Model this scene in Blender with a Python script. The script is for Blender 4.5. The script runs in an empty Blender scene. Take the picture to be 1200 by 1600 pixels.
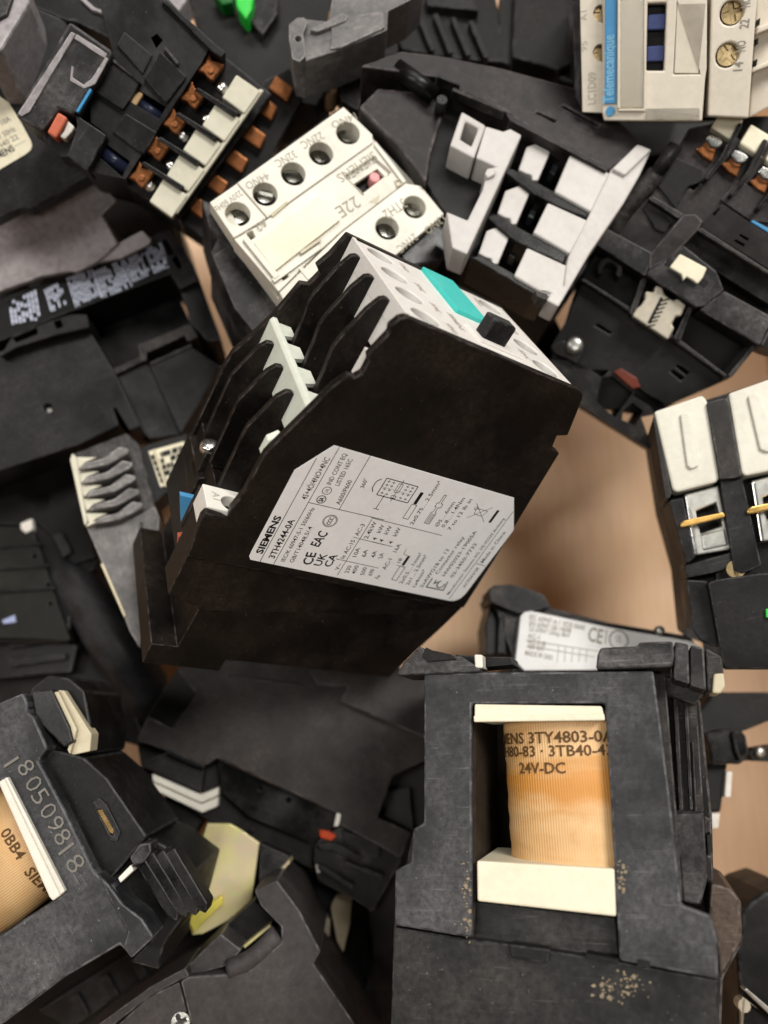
import bpy, bmesh, math, random
from mathutils import Matrix, Vector, Quaternion

# ------------------------------------------------------------------ camera
SC = bpy.context.scene
COL = SC.collection
cam_data = bpy.data.cameras.new('camera')
cam = bpy.data.objects.new('camera', cam_data); COL.objects.link(cam); SC.camera = cam
TILT = math.radians(17); CAM_H = 0.305
cam.location = (0, -CAM_H * math.tan(TILT), CAM_H)
cam.rotation_euler = (TILT, 0, 0)
cam_data.sensor_fit = 'VERTICAL'; cam_data.sensor_height = 36
cam_data.lens = 36 * 1205 / 1600
cam_data.clip_start = .01; cam_data.clip_end = 20
cam_data.dof.use_dof = True; cam_data.dof.focus_distance = .178; cam_data.dof.aperture_fstop = 8
# ------------------------------------------------------------------ light: indoor ceiling lamps plus one added fill
W = bpy.data.worlds.new('World'); SC.world = W; W.use_nodes = True
W.node_tree.nodes['Background'].inputs[0].default_value = (1, .95, .88, 1)
W.node_tree.nodes['Background'].inputs[1].default_value = .015
def area(name, loc, aim, sx, sy, power, col):
    d = bpy.data.lights.new(name, 'AREA'); d.shape = 'RECTANGLE'; d.size = sx; d.size_y = sy; d.energy = power; d.color = col
    o = bpy.data.objects.new(name, d); COL.objects.link(o); o.location = loc
    o.rotation_euler = (Vector(aim) - Vector(loc)).to_track_quat('-Z', 'Y').to_euler()
area('overhead_lamp', (.5, .35, 1.4), (0, 0, .05), .3, .6, 22, (1, .965, .905))
area('overhead_lamp', (.0, 1.1, 1.3), (0, 0, .05), 1.0, .25, 10, (1, .965, .91))
area('overhead_lamp', (-.9, -.05, 1.45), (0, 0, .05), .25, .9, 11, (1, .97, .92))
area('overhead_lamp', (-.1, -.95, 1.6), (0, 0, .05), .8, .25, 6, (1, .96, .9))  # fill lamp added to whiten the relay's data label
vs = SC.view_settings
vs.view_transform = 'Standard'; vs.look = 'None'; vs.gamma = 1; vs.exposure = -.18; vs.use_curve_mapping = False

# ------------------------------------------------------------------ materials
MATS = {}
def nodes(name):
    m = bpy.data.materials.new(name); m.use_nodes = True; MATS[name] = m
    nt = m.node_tree
    return m, nt, nt.nodes['Principled BSDF'], lambda t: nt.nodes.new('ShaderNode' + t), nt.links.new
def lin(c): return tuple(v / 12.92 if v <= .04045 else ((v + .055) / 1.055) ** 2.4 for v in c) + (1,)
def rgb(r, g, b): return lin((r / 255, g / 255, b / 255))
def coords(nt, N, L, scale=1000):
    tc = N('TexCoord'); oi = N('ObjectInfo'); mul = N('VectorMath'); mul.operation = 'SCALE'; mul.inputs[3].default_value = scale
    L(tc.outputs['Object'], mul.inputs[0])
    off = N('MapRange'); off.inputs[3].default_value = 0; off.inputs[4].default_value = 200
    L(oi.outputs['Random'], off.inputs[0])
    add = N('VectorMath'); add.operation = 'ADD'; L(mul.outputs[0], add.inputs[0]); L(off.outputs[0], add.inputs[1])
    return add.outputs[0]
def noise(N, L, vec, scale, detail=4, rough=.55):
    n = N('TexNoise'); n.inputs['Scale'].default_value = scale; n.inputs['Detail'].default_value = detail; n.inputs['Roughness'].default_value = rough
    L(vec, n.inputs['Vector']); return n.outputs[0]
def ramp(N, L, val, a, b, lo=0., hi=1.):
    r = N('MapRange'); r.inputs[1].default_value = a; r.inputs[2].default_value = b; r.inputs[3].default_value = lo; r.inputs[4].default_value = hi
    L(val, r.inputs[0]); return r.outputs[0]
def mix(N, L, fac, c1, c2):
    m = N('Mix'); m.data_type = 'RGBA'
    for sock, v in ((m.inputs[0], fac), (m.inputs[6], c1), (m.inputs[7], c2)):
        if hasattr(v, 'is_linked'): L(v, sock)
        else: sock.default_value = v
    return m.outputs[2]
def plastic(name, base, dust=(120, 112, 105), damt=.3, rough=.45, speck=.3, scr=.2, bump=.12, var=.25, metal=0., spec=.2, grain=3., wear=.055):
    m, nt, P, N, L = nodes(name)
    v = coords(nt, N, L)
    big = noise(N, L, v, wear, 6, .62)
    mid = noise(N, L, v, .45, 4, .6)
    fine = noise(N, L, v, grain, 3, .6)
    c = rgb(*base); d = rgb(*dust)
    dk = tuple(k * (1 - var) for k in c[:3]) + (1,); lt = tuple(min(1, k * (1 + var)) for k in c[:3]) + (1,)
    col = mix(N, L, ramp(N, L, mid, .3, .7), dk, lt)
    if damt:
        f = N('Math'); f.operation = 'MULTIPLY'; L(ramp(N, L, big, .42, .66, 0, damt), f.inputs[0]); L(ramp(N, L, noise(N, L, v, .8, 6, .7), .35, .62, .3, 1.), f.inputs[1])
        col = mix(N, L, f.outputs[0], col, d)
    if speck:
        sp = noise(N, L, v, 1.5, 2, .5)
        col = mix(N, L, ramp(N, L, sp, .715, .755, 0, speck), col, tuple(min(1, k * 1.5) for k in d[:3]) + (1,))
    if scr:
        mp = N('Mapping'); mp.inputs['Rotation'].default_value = (.4, .9, .7); mp.inputs['Scale'].default_value = (.07, 2.2, .5); L(v, mp.inputs[0])
        sn = noise(N, L, mp.outputs[0], 1., 3, .6)
        f2 = N('Math'); f2.operation = 'MULTIPLY'; L(ramp(N, L, sn, .62, .70, 0, scr), f2.inputs[0]); L(ramp(N, L, big, .45, .6), f2.inputs[1])
        col = mix(N, L, f2.outputs[0], col, tuple(min(1, k * 1.3) for k in d[:3]) + (1,))
    L(col, P.inputs['Base Color'])
    L(ramp(N, L, big, .35, .7, rough - .1, min(1, rough + .16)), P.inputs['Roughness'])
    P.inputs['Metallic'].default_value = metal; P.inputs['Specular IOR Level'].default_value = spec
    if bump:
        b = N('Bump'); b.inputs['Strength'].default_value = bump; b.inputs['Distance'].default_value = .0003
        L(fine, b.inputs['Height']); L(b.outputs[0], P.inputs['Normal'])
    return m
plastic('black_hero', (15, 13, 12), (80, 67, 58), .24, .4, .6, .14, .2, grain=4.)
plastic('black_soft', (10, 10, 10), (80, 76, 74), .22, .5, .25, .15)
plastic('black_satin', (14, 14, 15), (96, 94, 94), .22, .42, .35, .2)
plastic('black_flat', (12, 12, 12), (70, 70, 70), .15, .6, .2, .1)
plastic('black_gloss', (9, 9, 9), (84, 80, 78), .2, .26, .25, .2)
plastic('black_dusty', (25, 24, 25), (128, 124, 124), .55, .55, .5, .5, .2)
plastic('black_worn', (23, 22, 22), (120, 112, 108), .45, .5, .5, .55, .2)
plastic('black_brown', (29, 25, 25), (104, 96, 96), .35, .42, .3, .3)
plastic('black_grainy', (35, 32, 31), (110, 102, 97), .3, .5, .35, .12, .35, grain=5)
plastic('black_olive', (20, 21, 18), (80, 80, 72), .2, .55, .1, .1)
plastic('black_scuffed', (16, 17, 18), (112, 108, 104), .3, .42, .4, .25, .15, wear=.035)
plastic('black_cable', (34, 34, 36), (100, 100, 102), .3, .5, .1, .1, .1)
plastic('charcoal_grain', (54, 51, 51), (112, 106, 106), .25, .5, .15, .06, .5, grain=4)
plastic('grey_dust', (140, 134, 136), (176, 171, 173), .6, .62, .4, .35, .2)
plastic('grey_worn', (92, 90, 90), (168, 162, 160), .55, .5, .5, .6, .3)
plastic('grey_scuffed', (37, 38, 40), (130, 128, 129), .42, .5, .5, .3, .2, wear=.035)
plastic('brown_dirty', (58, 47, 42), (120, 104, 92), .5, .6, .5, .6, .3)
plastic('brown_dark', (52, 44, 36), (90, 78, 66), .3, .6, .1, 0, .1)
for nm, c in (('cream', (219, 215, 203)), ('cream_yellow', (230, 222, 198)), ('cream_grey', (206, 202, 184)), ('cream_dark', (196, 186, 160)), ('cream_shade', (186, 178, 154)),
              ('white', (226, 222, 214)), ('front_white', (222, 218, 213)), ('strip_white', (214, 218, 206)), ('light_grey', (192, 188, 185)), ('pale_grey', (216, 213, 200)), ('beige', (222, 213, 198)), ('beige_pale', (218, 210, 193)), ('white_blue', (150, 160, 196))):
    plastic(nm, c, (126, 108, 84), .16, .42, .12, .10, .05, .05)
plastic('label_cream', (226, 219, 194), (150, 136, 104), .3, .5, .1, .1, .02, .04)
plastic('label_white', (222, 221, 220), (170, 166, 160), .15, .4, .1, .1, .02, .03)
plastic('label_silver', (240, 239, 239), (150, 148, 146), .12, .38, .15, .05, .03, .03)
plastic('blue', (72, 140, 188), (120, 160, 190), .15, .35, .05, .05, .04, .08)
plastic('navy', (58, 70, 118), (110, 116, 140), .2, .4, .05, .05, .04, .1)
plastic('navy_dark', (30, 34, 52), (70, 74, 96), .2, .3, .05, .05, .04, .1)
plastic('teal', (62, 190, 182), (140, 200, 194), .15, .4, .05, .05, .04, .05)
plastic('green', (40, 190, 60), (120, 190, 120), .1, .35, .05, 0, .04, .1)
plastic('green_dark', (18, 90, 34), (80, 120, 80), .1, .4, .05, 0, .04, .1)
plastic('pink', (222, 150, 150), (200, 180, 170), .1, .4, 0, 0, .02, .05)
plastic('tan', (186, 156, 116), (150, 130, 100), .2, .5, .1, .1, .05, .1)
plastic('tan_wire', (150, 124, 92), (110, 96, 78), .3, .5, .1, .1, .05, .1)
plastic('red_dark', (96, 40, 26), (100, 70, 60), .3, .45, .1, 0, .05, .2)
plastic('red_orange', (190, 70, 34), (130, 80, 60), .3, .4, .1, 0, .05, .2)
plastic('copper_red', (196, 104, 78), (120, 84, 66), .25, .4, .1, .1, .08, .15)
plastic('mud', (138, 124, 104), (168, 154, 132), .4, .9, 0, 0, .5, .35)
plastic('raised_grey', (112, 108, 102), (150, 145, 138), .35, .5, .1, 0, .15, .15)
plastic('copper', (156, 100, 62), (70, 44, 30), .6, .3, .1, .2, .12, .2, metal=.75)
plastic('brass', (222, 180, 104), (140, 104, 60), .3, .3, .1, .2, .1, .15, metal=.9)
plastic('brass_dark', (176, 156, 118), (96, 78, 54), .5, .34, .1, .2, .1, .2, metal=.9)
plastic('bronze', (128, 104, 66), (90, 74, 50), .4, .42, .1, .2, .1, .2, metal=.8)
plastic('steel', (226, 226, 222), (150, 148, 140), .3, .24, .1, .2, .08, .1, metal=1.)
plastic('steel_dull', (184, 184, 178), (120, 118, 110), .4, .36, .1, .3, .1, .15, metal=.9)
plastic('steel_dark', (96, 104, 104), (70, 72, 70), .4, .4, .1, .2, .1, .2, metal=.8)
plastic('metal_beige', (186, 178, 162), (126, 118, 104), .4, .42, .1, .2, .1, .1, metal=.35)
for nm, c in (('ink', (22, 20, 22)), ('ink_soft', (140, 134, 124)), ('ink_faint', (178, 170, 158)), ('white_ink', (196, 202, 222)), ('ink_pale', (150, 150, 150)), ('pale_ink', (126, 182, 214)), ('coil_ink', (92, 66, 38)), ('ink_c2', (146, 140, 124))):
    plastic(nm, c, c, 0, .55, 0, 0, 0, .08)
# rubbed, dust-greyed arrises of the black mouldings
EDGE = {'black_hero': (27, 23, 21), 'black_soft': (20, 20, 20), 'black_satin': (25, 25, 26), 'black_flat': (26, 26, 26), 'black_gloss': (24, 23, 23), 'black_dusty': (44, 42, 43), 'black_worn': (48, 46, 45),
        'black_brown': (54, 49, 49), 'black_grainy': (48, 46, 45), 'black_olive': (34, 35, 31), 'black_scuffed': (28, 28, 29), 'charcoal_grain': (60, 57, 57), 'grey_dust': (128, 124, 125), 'grey_worn': (108, 105, 104), 'grey_scuffed': (54, 54, 57), 'brown_dirty': (70, 60, 54)}
for nm, c in EDGE.items(): plastic(nm + '_edge', c, tuple(min(255, int(k * 1.3 + 56)) for k in c), .7, .42, .5, .0, .2, .3, wear=.3)
def zinc(name, bright):
    m, nt, P, N, L = nodes(name); v = coords(nt, N, L)
    a = noise(N, L, v, .09, 4); b = noise(N, L, v, .5, 4)
    col = mix(N, L, ramp(N, L, a, .35, .65), rgb(204, 198, 128) if not bright else rgb(226, 210, 90), rgb(198, 180, 152) if not bright else rgb(196, 186, 84))
    col = mix(N, L, ramp(N, L, b, .55, .75, 0, .5), col, rgb(176, 196, 128))
    L(col, P.inputs['Base Color']); P.inputs['Metallic'].default_value = .2; L(ramp(N, L, b, .3, .7, .3, .5), P.inputs['Roughness'])
zinc('zinc', False); zinc('zinc_bright', True)
def coil_tape():
    m, nt, P, N, L = nodes('coil_tape'); v = coords(nt, N, L)
    mp = N('Mapping'); mp.inputs['Scale'].default_value = (.05, .16, .05); L(v, mp.inputs[0])
    big = noise(N, L, mp.outputs[0], 1, 5, .6); mid = noise(N, L, v, .3, 4)
    tc = N('TexCoord'); sx = N('SeparateXYZ'); L(tc.outputs['Object'], sx.inputs[0])
    band = N('Math'); band.operation = 'SUBTRACT'; L(sx.outputs[1], band.inputs[0]); band.inputs[1].default_value = .0045
    ab = N('Math'); ab.operation = 'ABSOLUTE'; L(band.outputs[0], ab.inputs[0])
    wob = N('Math'); wob.operation = 'MULTIPLY_ADD'; L(big, wob.inputs[0]); wob.inputs[1].default_value = -.016; L(ab.outputs[0], wob.inputs[2])
    col = mix(N, L, ramp(N, L, big, .45, .75, 0, .55), rgb(220, 180, 128), rgb(206, 150, 84))
    col = mix(N, L, ramp(N, L, wob.outputs[0], -.007, -.0015, .85, 0), col, rgb(202, 134, 46))
    col = mix(N, L, ramp(N, L, mid, .5, .8, 0, .35), col, rgb(190, 132, 66))
    w = N('TexWave'); w.bands_direction = 'X'; w.inputs['Scale'].default_value = .55; w.inputs['Distortion'].default_value = .4; w.inputs['Detail'].default_value = 2; L(v, w.inputs['Vector'])
    col = mix(N, L, ramp(N, L, w.outputs[1], 0, 1, .14, 0), col, rgb(150, 96, 44))
    L(col, P.inputs['Base Color']); P.inputs['Roughness'].default_value = .42
    b = N('Bump'); b.inputs['Strength'].default_value = .3; b.inputs['Distance'].default_value = .0002; L(w.outputs[1], b.inputs['Height']); L(b.outputs[0], P.inputs['Normal'])
coil_tape()
def clear():
    m, nt, P, N, L = nodes('clear'); P.inputs['Base Color'].default_value = rgb(240, 236, 224); P.inputs['Transmission Weight'].default_value = .85; P.inputs['Roughness'].default_value = .22; P.inputs['IOR'].default_value = 1.45
clear()
def cardboard():
    m, nt, P, N, L = nodes('cardboard'); v = coords(nt, N, L)
    mp = N('Mapping'); mp.inputs['Scale'].default_value = (.6, .05, .3); L(v, mp.inputs[0])
    a = noise(N, L, v, .02, 5); f = noise(N, L, v, 1.6, 4, .65); s = noise(N, L, mp.outputs[0], 1, 4)
    col = mix(N, L, ramp(N, L, a, .35, .65), rgb(216, 182, 148), rgb(228, 198, 168))
    col = mix(N, L, ramp(N, L, s, .4, .75, 0, .35), col, rgb(198, 162, 128))
    col = mix(N, L, ramp(N, L, f, .55, .75, 0, .3), col, rgb(206, 172, 136))
    L(col, P.inputs['Base Color']); P.inputs['Roughness'].default_value = .85
    b = N('Bump'); b.inputs['Strength'].default_value = .25; b.inputs['Distance'].default_value = .0004; L(s, b.inputs['Height']); L(b.outputs[0], P.inputs['Normal'])
cardboard()

# ------------------------------------------------------------------ mesh helpers (millimetres in, metres out)
K = .001
def area2(p): return sum(p[i][0] * p[(i + 1) % len(p)][1] - p[(i + 1) % len(p)][0] * p[i][1] for i in range(len(p))) / 2
def clean(p):
    q = []
    for a in p:
        if not q or (a[0] - q[-1][0]) ** 2 + (a[1] - q[-1][1]) ** 2 > .01: q.append(tuple(a))
    if len(q) > 2 and (q[0][0] - q[-1][0]) ** 2 + (q[0][1] - q[-1][1]) ** 2 < .01: q.pop()
    return q
AX = {2: lambda a, b, h: (a, b, h), 0: lambda a, b, h: (h, a, b), 1: lambda a, b, h: (a, h, b)}
def add_prism(bm, poly, holes, z0, z1, bev=.35, axis=2, seg=2):
    f = AX[axis]; poly = clean(poly)
    if len(poly) < 3: return
    if z1 < z0: z0, z1 = z1, z0
    before = set(bm.verts)
    def ring(p, h): return [bm.verts.new(Vector(f(a, b, h)) * K) for a, b in p]
    loops = [poly] + [clean(h) for h in holes]
    if len(loops) == 1:
        v0, v1 = ring(poly, z0), ring(poly, z1)
        faces = [bm.faces.new(v0), bm.faces.new(v1)]
        n = len(poly)
        faces += [bm.faces.new((v0[i], v0[(i + 1) % n], v1[(i + 1) % n], v1[i])) for i in range(n)]
    else:
        faces = []
        caps = []
        for h in (z0, z1):
            es = []; rs = []
            for p in loops:
                r = ring(p, h); rs.append(r)
                es += [bm.edges.new((r[i], r[(i + 1) % len(r)])) for i in range(len(r))]
            g = bmesh.ops.triangle_fill(bm, use_beauty=True, edges=es)['geom']
            faces += [q for q in g if isinstance(q, bmesh.types.BMFace)]
            caps.append(rs)
        for r0, r1 in zip(*caps):
            n = len(r0)
            faces += [bm.faces.new((r0[i], r0[(i + 1) % n], r1[(i + 1) % n], r1[i])) for i in range(n)]
    bmesh.ops.recalc_face_normals(bm, faces=faces)
    if bev > 0:
        bev = min(bev * .72, (z1 - z0) * .45)
        new = [v for v in bm.verts if v not in before]
        es = set(e for v in new for e in v.link_edges if len(e.link_faces) == 2 and e.calc_face_angle(0) > .35)
        if es: bmesh.ops.bevel(bm, geom=list(es), offset=bev * K, segments=seg, profile=.5, affect='EDGES', clamp_overlap=True, material=1)
def circle(x, y, r, n=20): return [(x + r * math.cos(2 * math.pi * k / n), y + r * math.sin(2 * math.pi * k / n)) for k in range(n)]
def box(bm, x0, x1, y0, y1, z0, z1, bev=.35): add_prism(bm, [(x0, y0), (x1, y0), (x1, y1), (x0, y1)], [], z0, z1, bev)
def finish(name, bm, mat, parent, label=None, smooth=None):
    me = bpy.data.meshes.new(name); bm.to_mesh(me); bm.free()
    o = bpy.data.objects.new(name, me); COL.objects.link(o)
    me.materials.append(MATS[mat]); me.materials.append(MATS.get(mat + '_edge', MATS[mat]))
    if smooth:
        for p in me.polygons: p.use_smooth = True
    if parent is not None: o.parent = parent
    if label: o['label'] = label
    return o
def add_lathe(bm, prof, n=24, M=None):
    M = M or Matrix.Identity(4)
    rings = [[bm.verts.new(M @ (Vector((r * math.cos(2 * math.pi * k / n), r * math.sin(2 * math.pi * k / n), z)) * K)) for k in range(n)] for r, z in prof]
    for a, b in zip(rings, rings[1:]):
        for k in range(n): bm.faces.new((a[k], a[(k + 1) % n], b[(k + 1) % n], b[k]))
    bm.faces.new(list(reversed(rings[0]))); bm.faces.new(rings[-1])
def screw_mesh(r, kind, rot):
    """screw head seen from +z, top at z=0"""
    bm = bmesh.new(); n = 24
    if kind == 'dome':
        add_lathe(bm, [(r, -2.4), (r, -1.2), (r * .93, -.7), (r * .75, -.3), (r * .45, -.06), (r * .12, 0)], n)
    else:
        w = r * .2; l = r * .84
        hole = [(-l, -w), (l, -w), (l, w), (-l, w)] if kind == 'slot' else [(-l, -w), (-w, -w), (-w, -l), (w, -l), (w, -w), (l, -w), (l, w), (w, w), (w, l), (-w, l), (-w, w), (-l, w)]
        c, s = math.cos(math.radians(rot)), math.sin(math.radians(rot))
        hole = [(a * c - b * s, a * s + b * c) for a, b in hole]
        add_prism(bm, circle(0, 0, r, n), [hole], -.9, 0, .12, seg=1)
        add_prism(bm, circle(0, 0, r * .995, n), [], -3, -.9, 0)
    return bm
def catmull(P, sub=6):
    P = [Vector(p) for p in P]; Q = [P[0] * 2 - P[1]] + P + [P[-1] * 2 - P[-2]]; out = []
    for i in range(1, len(Q) - 2):
        for k in range(sub):
            t = k / sub; a, b, c, d = Q[i - 1:i + 3]
            out.append(.5 * (2 * b + (c - a) * t + (2 * a - 5 * b + 4 * c - d) * t * t + (3 * b - a - 3 * c + d) * t ** 3))
    return out + [P[-1]]
def add_tube(bm, P, r, n=14):
    C = catmull(P) if len(P) > 2 else [Vector(p) for p in P]
    up = Vector((0, 0, 1)); rings = []
    for i, p in enumerate(C):
        t = (C[min(i + 1, len(C) - 1)] - C[max(i - 1, 0)]).normalized()
        a = t.cross(up)
        if a.length < .05: a = t.cross(Vector((1, 0, 0)))
        a.normalize(); b = t.cross(a)
        rings.append([bm.verts.new((p + (a * math.cos(6.28319 * k / n) + b * math.sin(6.28319 * k / n)) * r) * K) for k in range(n)])
    fs = []
    for a, b in zip(rings, rings[1:]):
        for k in range(n): fs.append(bm.faces.new((a[k], a[(k + 1) % n], b[(k + 1) % n], b[k])))
    fs.append(bm.faces.new(rings[0])); fs.append(bm.faces.new(rings[-1]))
    bmesh.ops.recalc_face_normals(bm, faces=fs)
# ---- lettering: outlines of the built-in font as thin meshes
FONT = {}
def glyphs(s, bold=0., ext=0.):
    key = (s, bold, ext)
    if key not in FONT:
        cu = bpy.data.curves.new('lettering', 'FONT'); cu.body = s; cu.size = 1; cu.resolution_u = 2; cu.offset = bold; cu.extrude = ext
        o = bpy.data.objects.new('lettering', cu); COL.objects.link(o)
        dg = bpy.context.evaluated_depsgraph_get()
        me = bpy.data.meshes.new_from_object(o.evaluated_get(dg))
        vs_ = [v.co.copy() for v in me.vertices]; fs = [tuple(p.vertices) for p in me.polygons]
        bpy.data.objects.remove(o); bpy.data.curves.remove(cu); bpy.data.meshes.remove(me)
        FONT[key] = (vs_, fs)
    return FONT[key]
CAPH = max(v.y for v in glyphs('H')[0])
def text_verts(s, width, cap, bold=0., ext=0.):
    vs_, fs = glyphs(s, bold, ext)
    x0 = min(v.x for v in vs_); x1 = max(v.x for v in vs_); k = width / max(x1 - x0, 1e-6); ky = cap / CAPH
    return [((v.x - x0) * k, v.y * ky, v.z) for v in vs_], fs
class Ink:
    """flat print gathered into one mesh; map(u, v, h) -> local mm"""
    def __init__(s, fmap): s.f = fmap; s.V = []; s.F = []
    def add(s, vs_, fs): b = len(s.V); s.V += [tuple(k * K for k in s.f(*v)) for v in vs_]; s.F += [tuple(i + b for i in f) for f in fs]
    def text(s, t, x0, y0, x1, y1, cap, bold=.012):
        d = math.hypot(x1 - x0, y1 - y0); c, sn = (x1 - x0) / d, (y1 - y0) / d
        vs_, fs = text_verts(t, d, cap, bold)
        s.add([(x0 + a * c - b * sn, y0 + a * sn + b * c, 0) for a, b, _ in vs_], fs)
    def line(s, x0, y0, x1, y1, w=.12):
        d = math.hypot(x1 - x0, y1 - y0); nx, ny = -(y1 - y0) / d * w / 2, (x1 - x0) / d * w / 2
        s.add([(x0 - nx, y0 - ny, .003), (x1 - nx, y1 - ny, .003), (x1 + nx, y1 + ny, .003), (x0 + nx, y0 + ny, .003)], [(0, 1, 2, 3)])
    def path(s, pts, w=.12, closed=False):
        n = len(pts)
        for i in range(n if closed else n - 1): s.line(*pts[i], *pts[(i + 1) % n], w)
    def fill(s, pts): s.add([(a, b, .002) for a, b in pts], [tuple(range(len(pts)))])
    def arc(s, x, y, r, a0, a1, w=.12, n=18, ry=None):
        ry = ry or r
        s.path([(x + r * math.cos(math.radians(a0 + (a1 - a0) * k / n)), y + ry * math.sin(math.radians(a0 + (a1 - a0) * k / n))) for k in range(n + 1)], w)
    def build(s, name, mat, parent):
        me = bpy.data.meshes.new(name); me.from_pydata(s.V, [], s.F); o = bpy.data.objects.new(name, me); COL.objects.link(o)
        me.materials.append(MATS[mat]); o.parent = parent; return o
def root(name, label, cat, group, loc, quat):
    e = bpy.data.objects.new(name, None); COL.objects.link(e); e.empty_display_size = .01
    e.location = loc; e.rotation_mode = 'QUATERNION'; e.rotation_quaternion = quat
    e['label'] = label; e['category'] = cat
    if group: e['group'] = group
    return e
def coil(name, mat, parent, cx, y0, y1, rx, cz, rz, lines):
    bm = bmesh.new(); n = 64; rnd = random.Random(7); m = 26; rings = []
    for j in range(m + 1):
        y = y0 + (y1 - y0) * j / m; k = 1 + .006 * math.sin(j * 1.3) + .004 * rnd.uniform(-1, 1)
        rings.append([bm.verts.new(Vector((cx + rx * k * math.sin(6.28319 * i / n), y, cz + rz * k * math.cos(6.28319 * i / n))) * K) for i in range(n)])
    fs = [bm.faces.new((a[i], a[(i + 1) % n], b[(i + 1) % n], b[i])) for a, b in zip(rings, rings[1:]) for i in range(n)]
    bmesh.ops.recalc_face_normals(bm, faces=fs)
    o = finish(name, bm, mat, parent, smooth=True)
    # wrap the print round the oval
    tab = []; s = 0; px_, pz_ = None, None
    for i in range(-400, 401):
        t = i / 400 * math.pi; x, z = rx * math.sin(t), rz * math.cos(t)
        if px_ is not None: s += math.hypot(x - px_, z - pz_)
        tab.append((t, s)); px_, pz_ = x, z
    mid = tab[400][1]
    def wrap(u, v, h):
        s_ = u + mid; lo = 0
        for q in range(len(tab) - 1):
            if tab[q + 1][1] >= s_: lo = q; break
        (ta, sa), (tb, sb) = tab[lo], tab[lo + 1]; t = ta + (tb - ta) * ((s_ - sa) / max(sb - sa, 1e-9))
        return (cx + (rx * 1.014 + .06 + h) * math.sin(t), v, cz + (rz * 1.014 + .06 + h) * math.cos(t))
    ink = Ink(wrap)
    for (t, u0, u1, y, cap) in lines: ink.text(t, u0, y, u1, y, cap, .014)
    ink.build('lettering', 'coil_ink', o)
    return o
def T(name, label, cat, group, loc, quat, parts):
    r = root(name, label, cat, group, loc, quat); objs = []
    for p in parts:
        kind, nm, mat = p[:3]; o = None
        if kind == 'prism':
            poly, holes, z0, z1, bev, axis, par = p[3:10]
            bm = bmesh.new(); add_prism(bm, poly, holes, z0, z1, bev, axis)
            o = finish(nm, bm, mat, objs[par] if par is not None else r, p[10] if len(p) > 10 else None)
        elif kind == 'cyl':
            x, y, rad, z0, z1, n, bev, par = p[3:]
            bm = bmesh.new(); add_prism(bm, circle(x, y, rad, n), [], z0, z1, bev); o = finish(nm, bm, mat, objs[par] if par is not None else r)
        elif kind == 'screw':
            x, y, z, rad, k, rot, par = p[3:]
            o = finish(nm, screw_mesh(rad, k, rot), mat, objs[par] if par is not None else r, smooth=(k == 'dome')); o.location = (x * K, y * K, z * K)
        elif kind == 'text':
            s, x0, y0, x1, y1, cap, z, thick, bold, par = p[3:]
            d = math.hypot(x1 - x0, y1 - y0); c, sn = (x1 - x0) / d, (y1 - y0) / d
            ext = .2 if thick > .1 else 0.
            vs_, fs = text_verts(s, d, cap, bold, ext)
            V = [((x0 + a * c - b * sn) * K, (y0 + a * sn + b * c) * K, (z + (h / .2 * thick if ext else .03)) * K) for a, b, h in vs_]
            me = bpy.data.meshes.new(nm); me.from_pydata(V, [], fs); o = bpy.data.objects.new(nm, me); COL.objects.link(o)
            me.materials.append(MATS[mat]); o.parent = objs[par] if par is not None else r
        elif kind == 'rects':
            R, z, par = p[3:]
            V = [(x * K, y * K, z * K) for q in R for x, y in q]; F = [tuple(range(4 * i, 4 * i + 4)) for i in range(len(R))]
            me = bpy.data.meshes.new(nm); me.from_pydata(V, [], F); o = bpy.data.objects.new(nm, me); COL.objects.link(o)
            me.materials.append(MATS[mat]); o.parent = objs[par] if par is not None else r
        elif kind == 'tube':
            P, rad, par = p[3:]
            bm = bmesh.new(); add_tube(bm, P, rad); o = finish(nm, bm, mat, objs[par] if par is not None else r, smooth=True)
        elif kind == 'coil':
            o = coil(nm, mat, r, *p[3:])
        objs.append(o)
    return r
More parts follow.
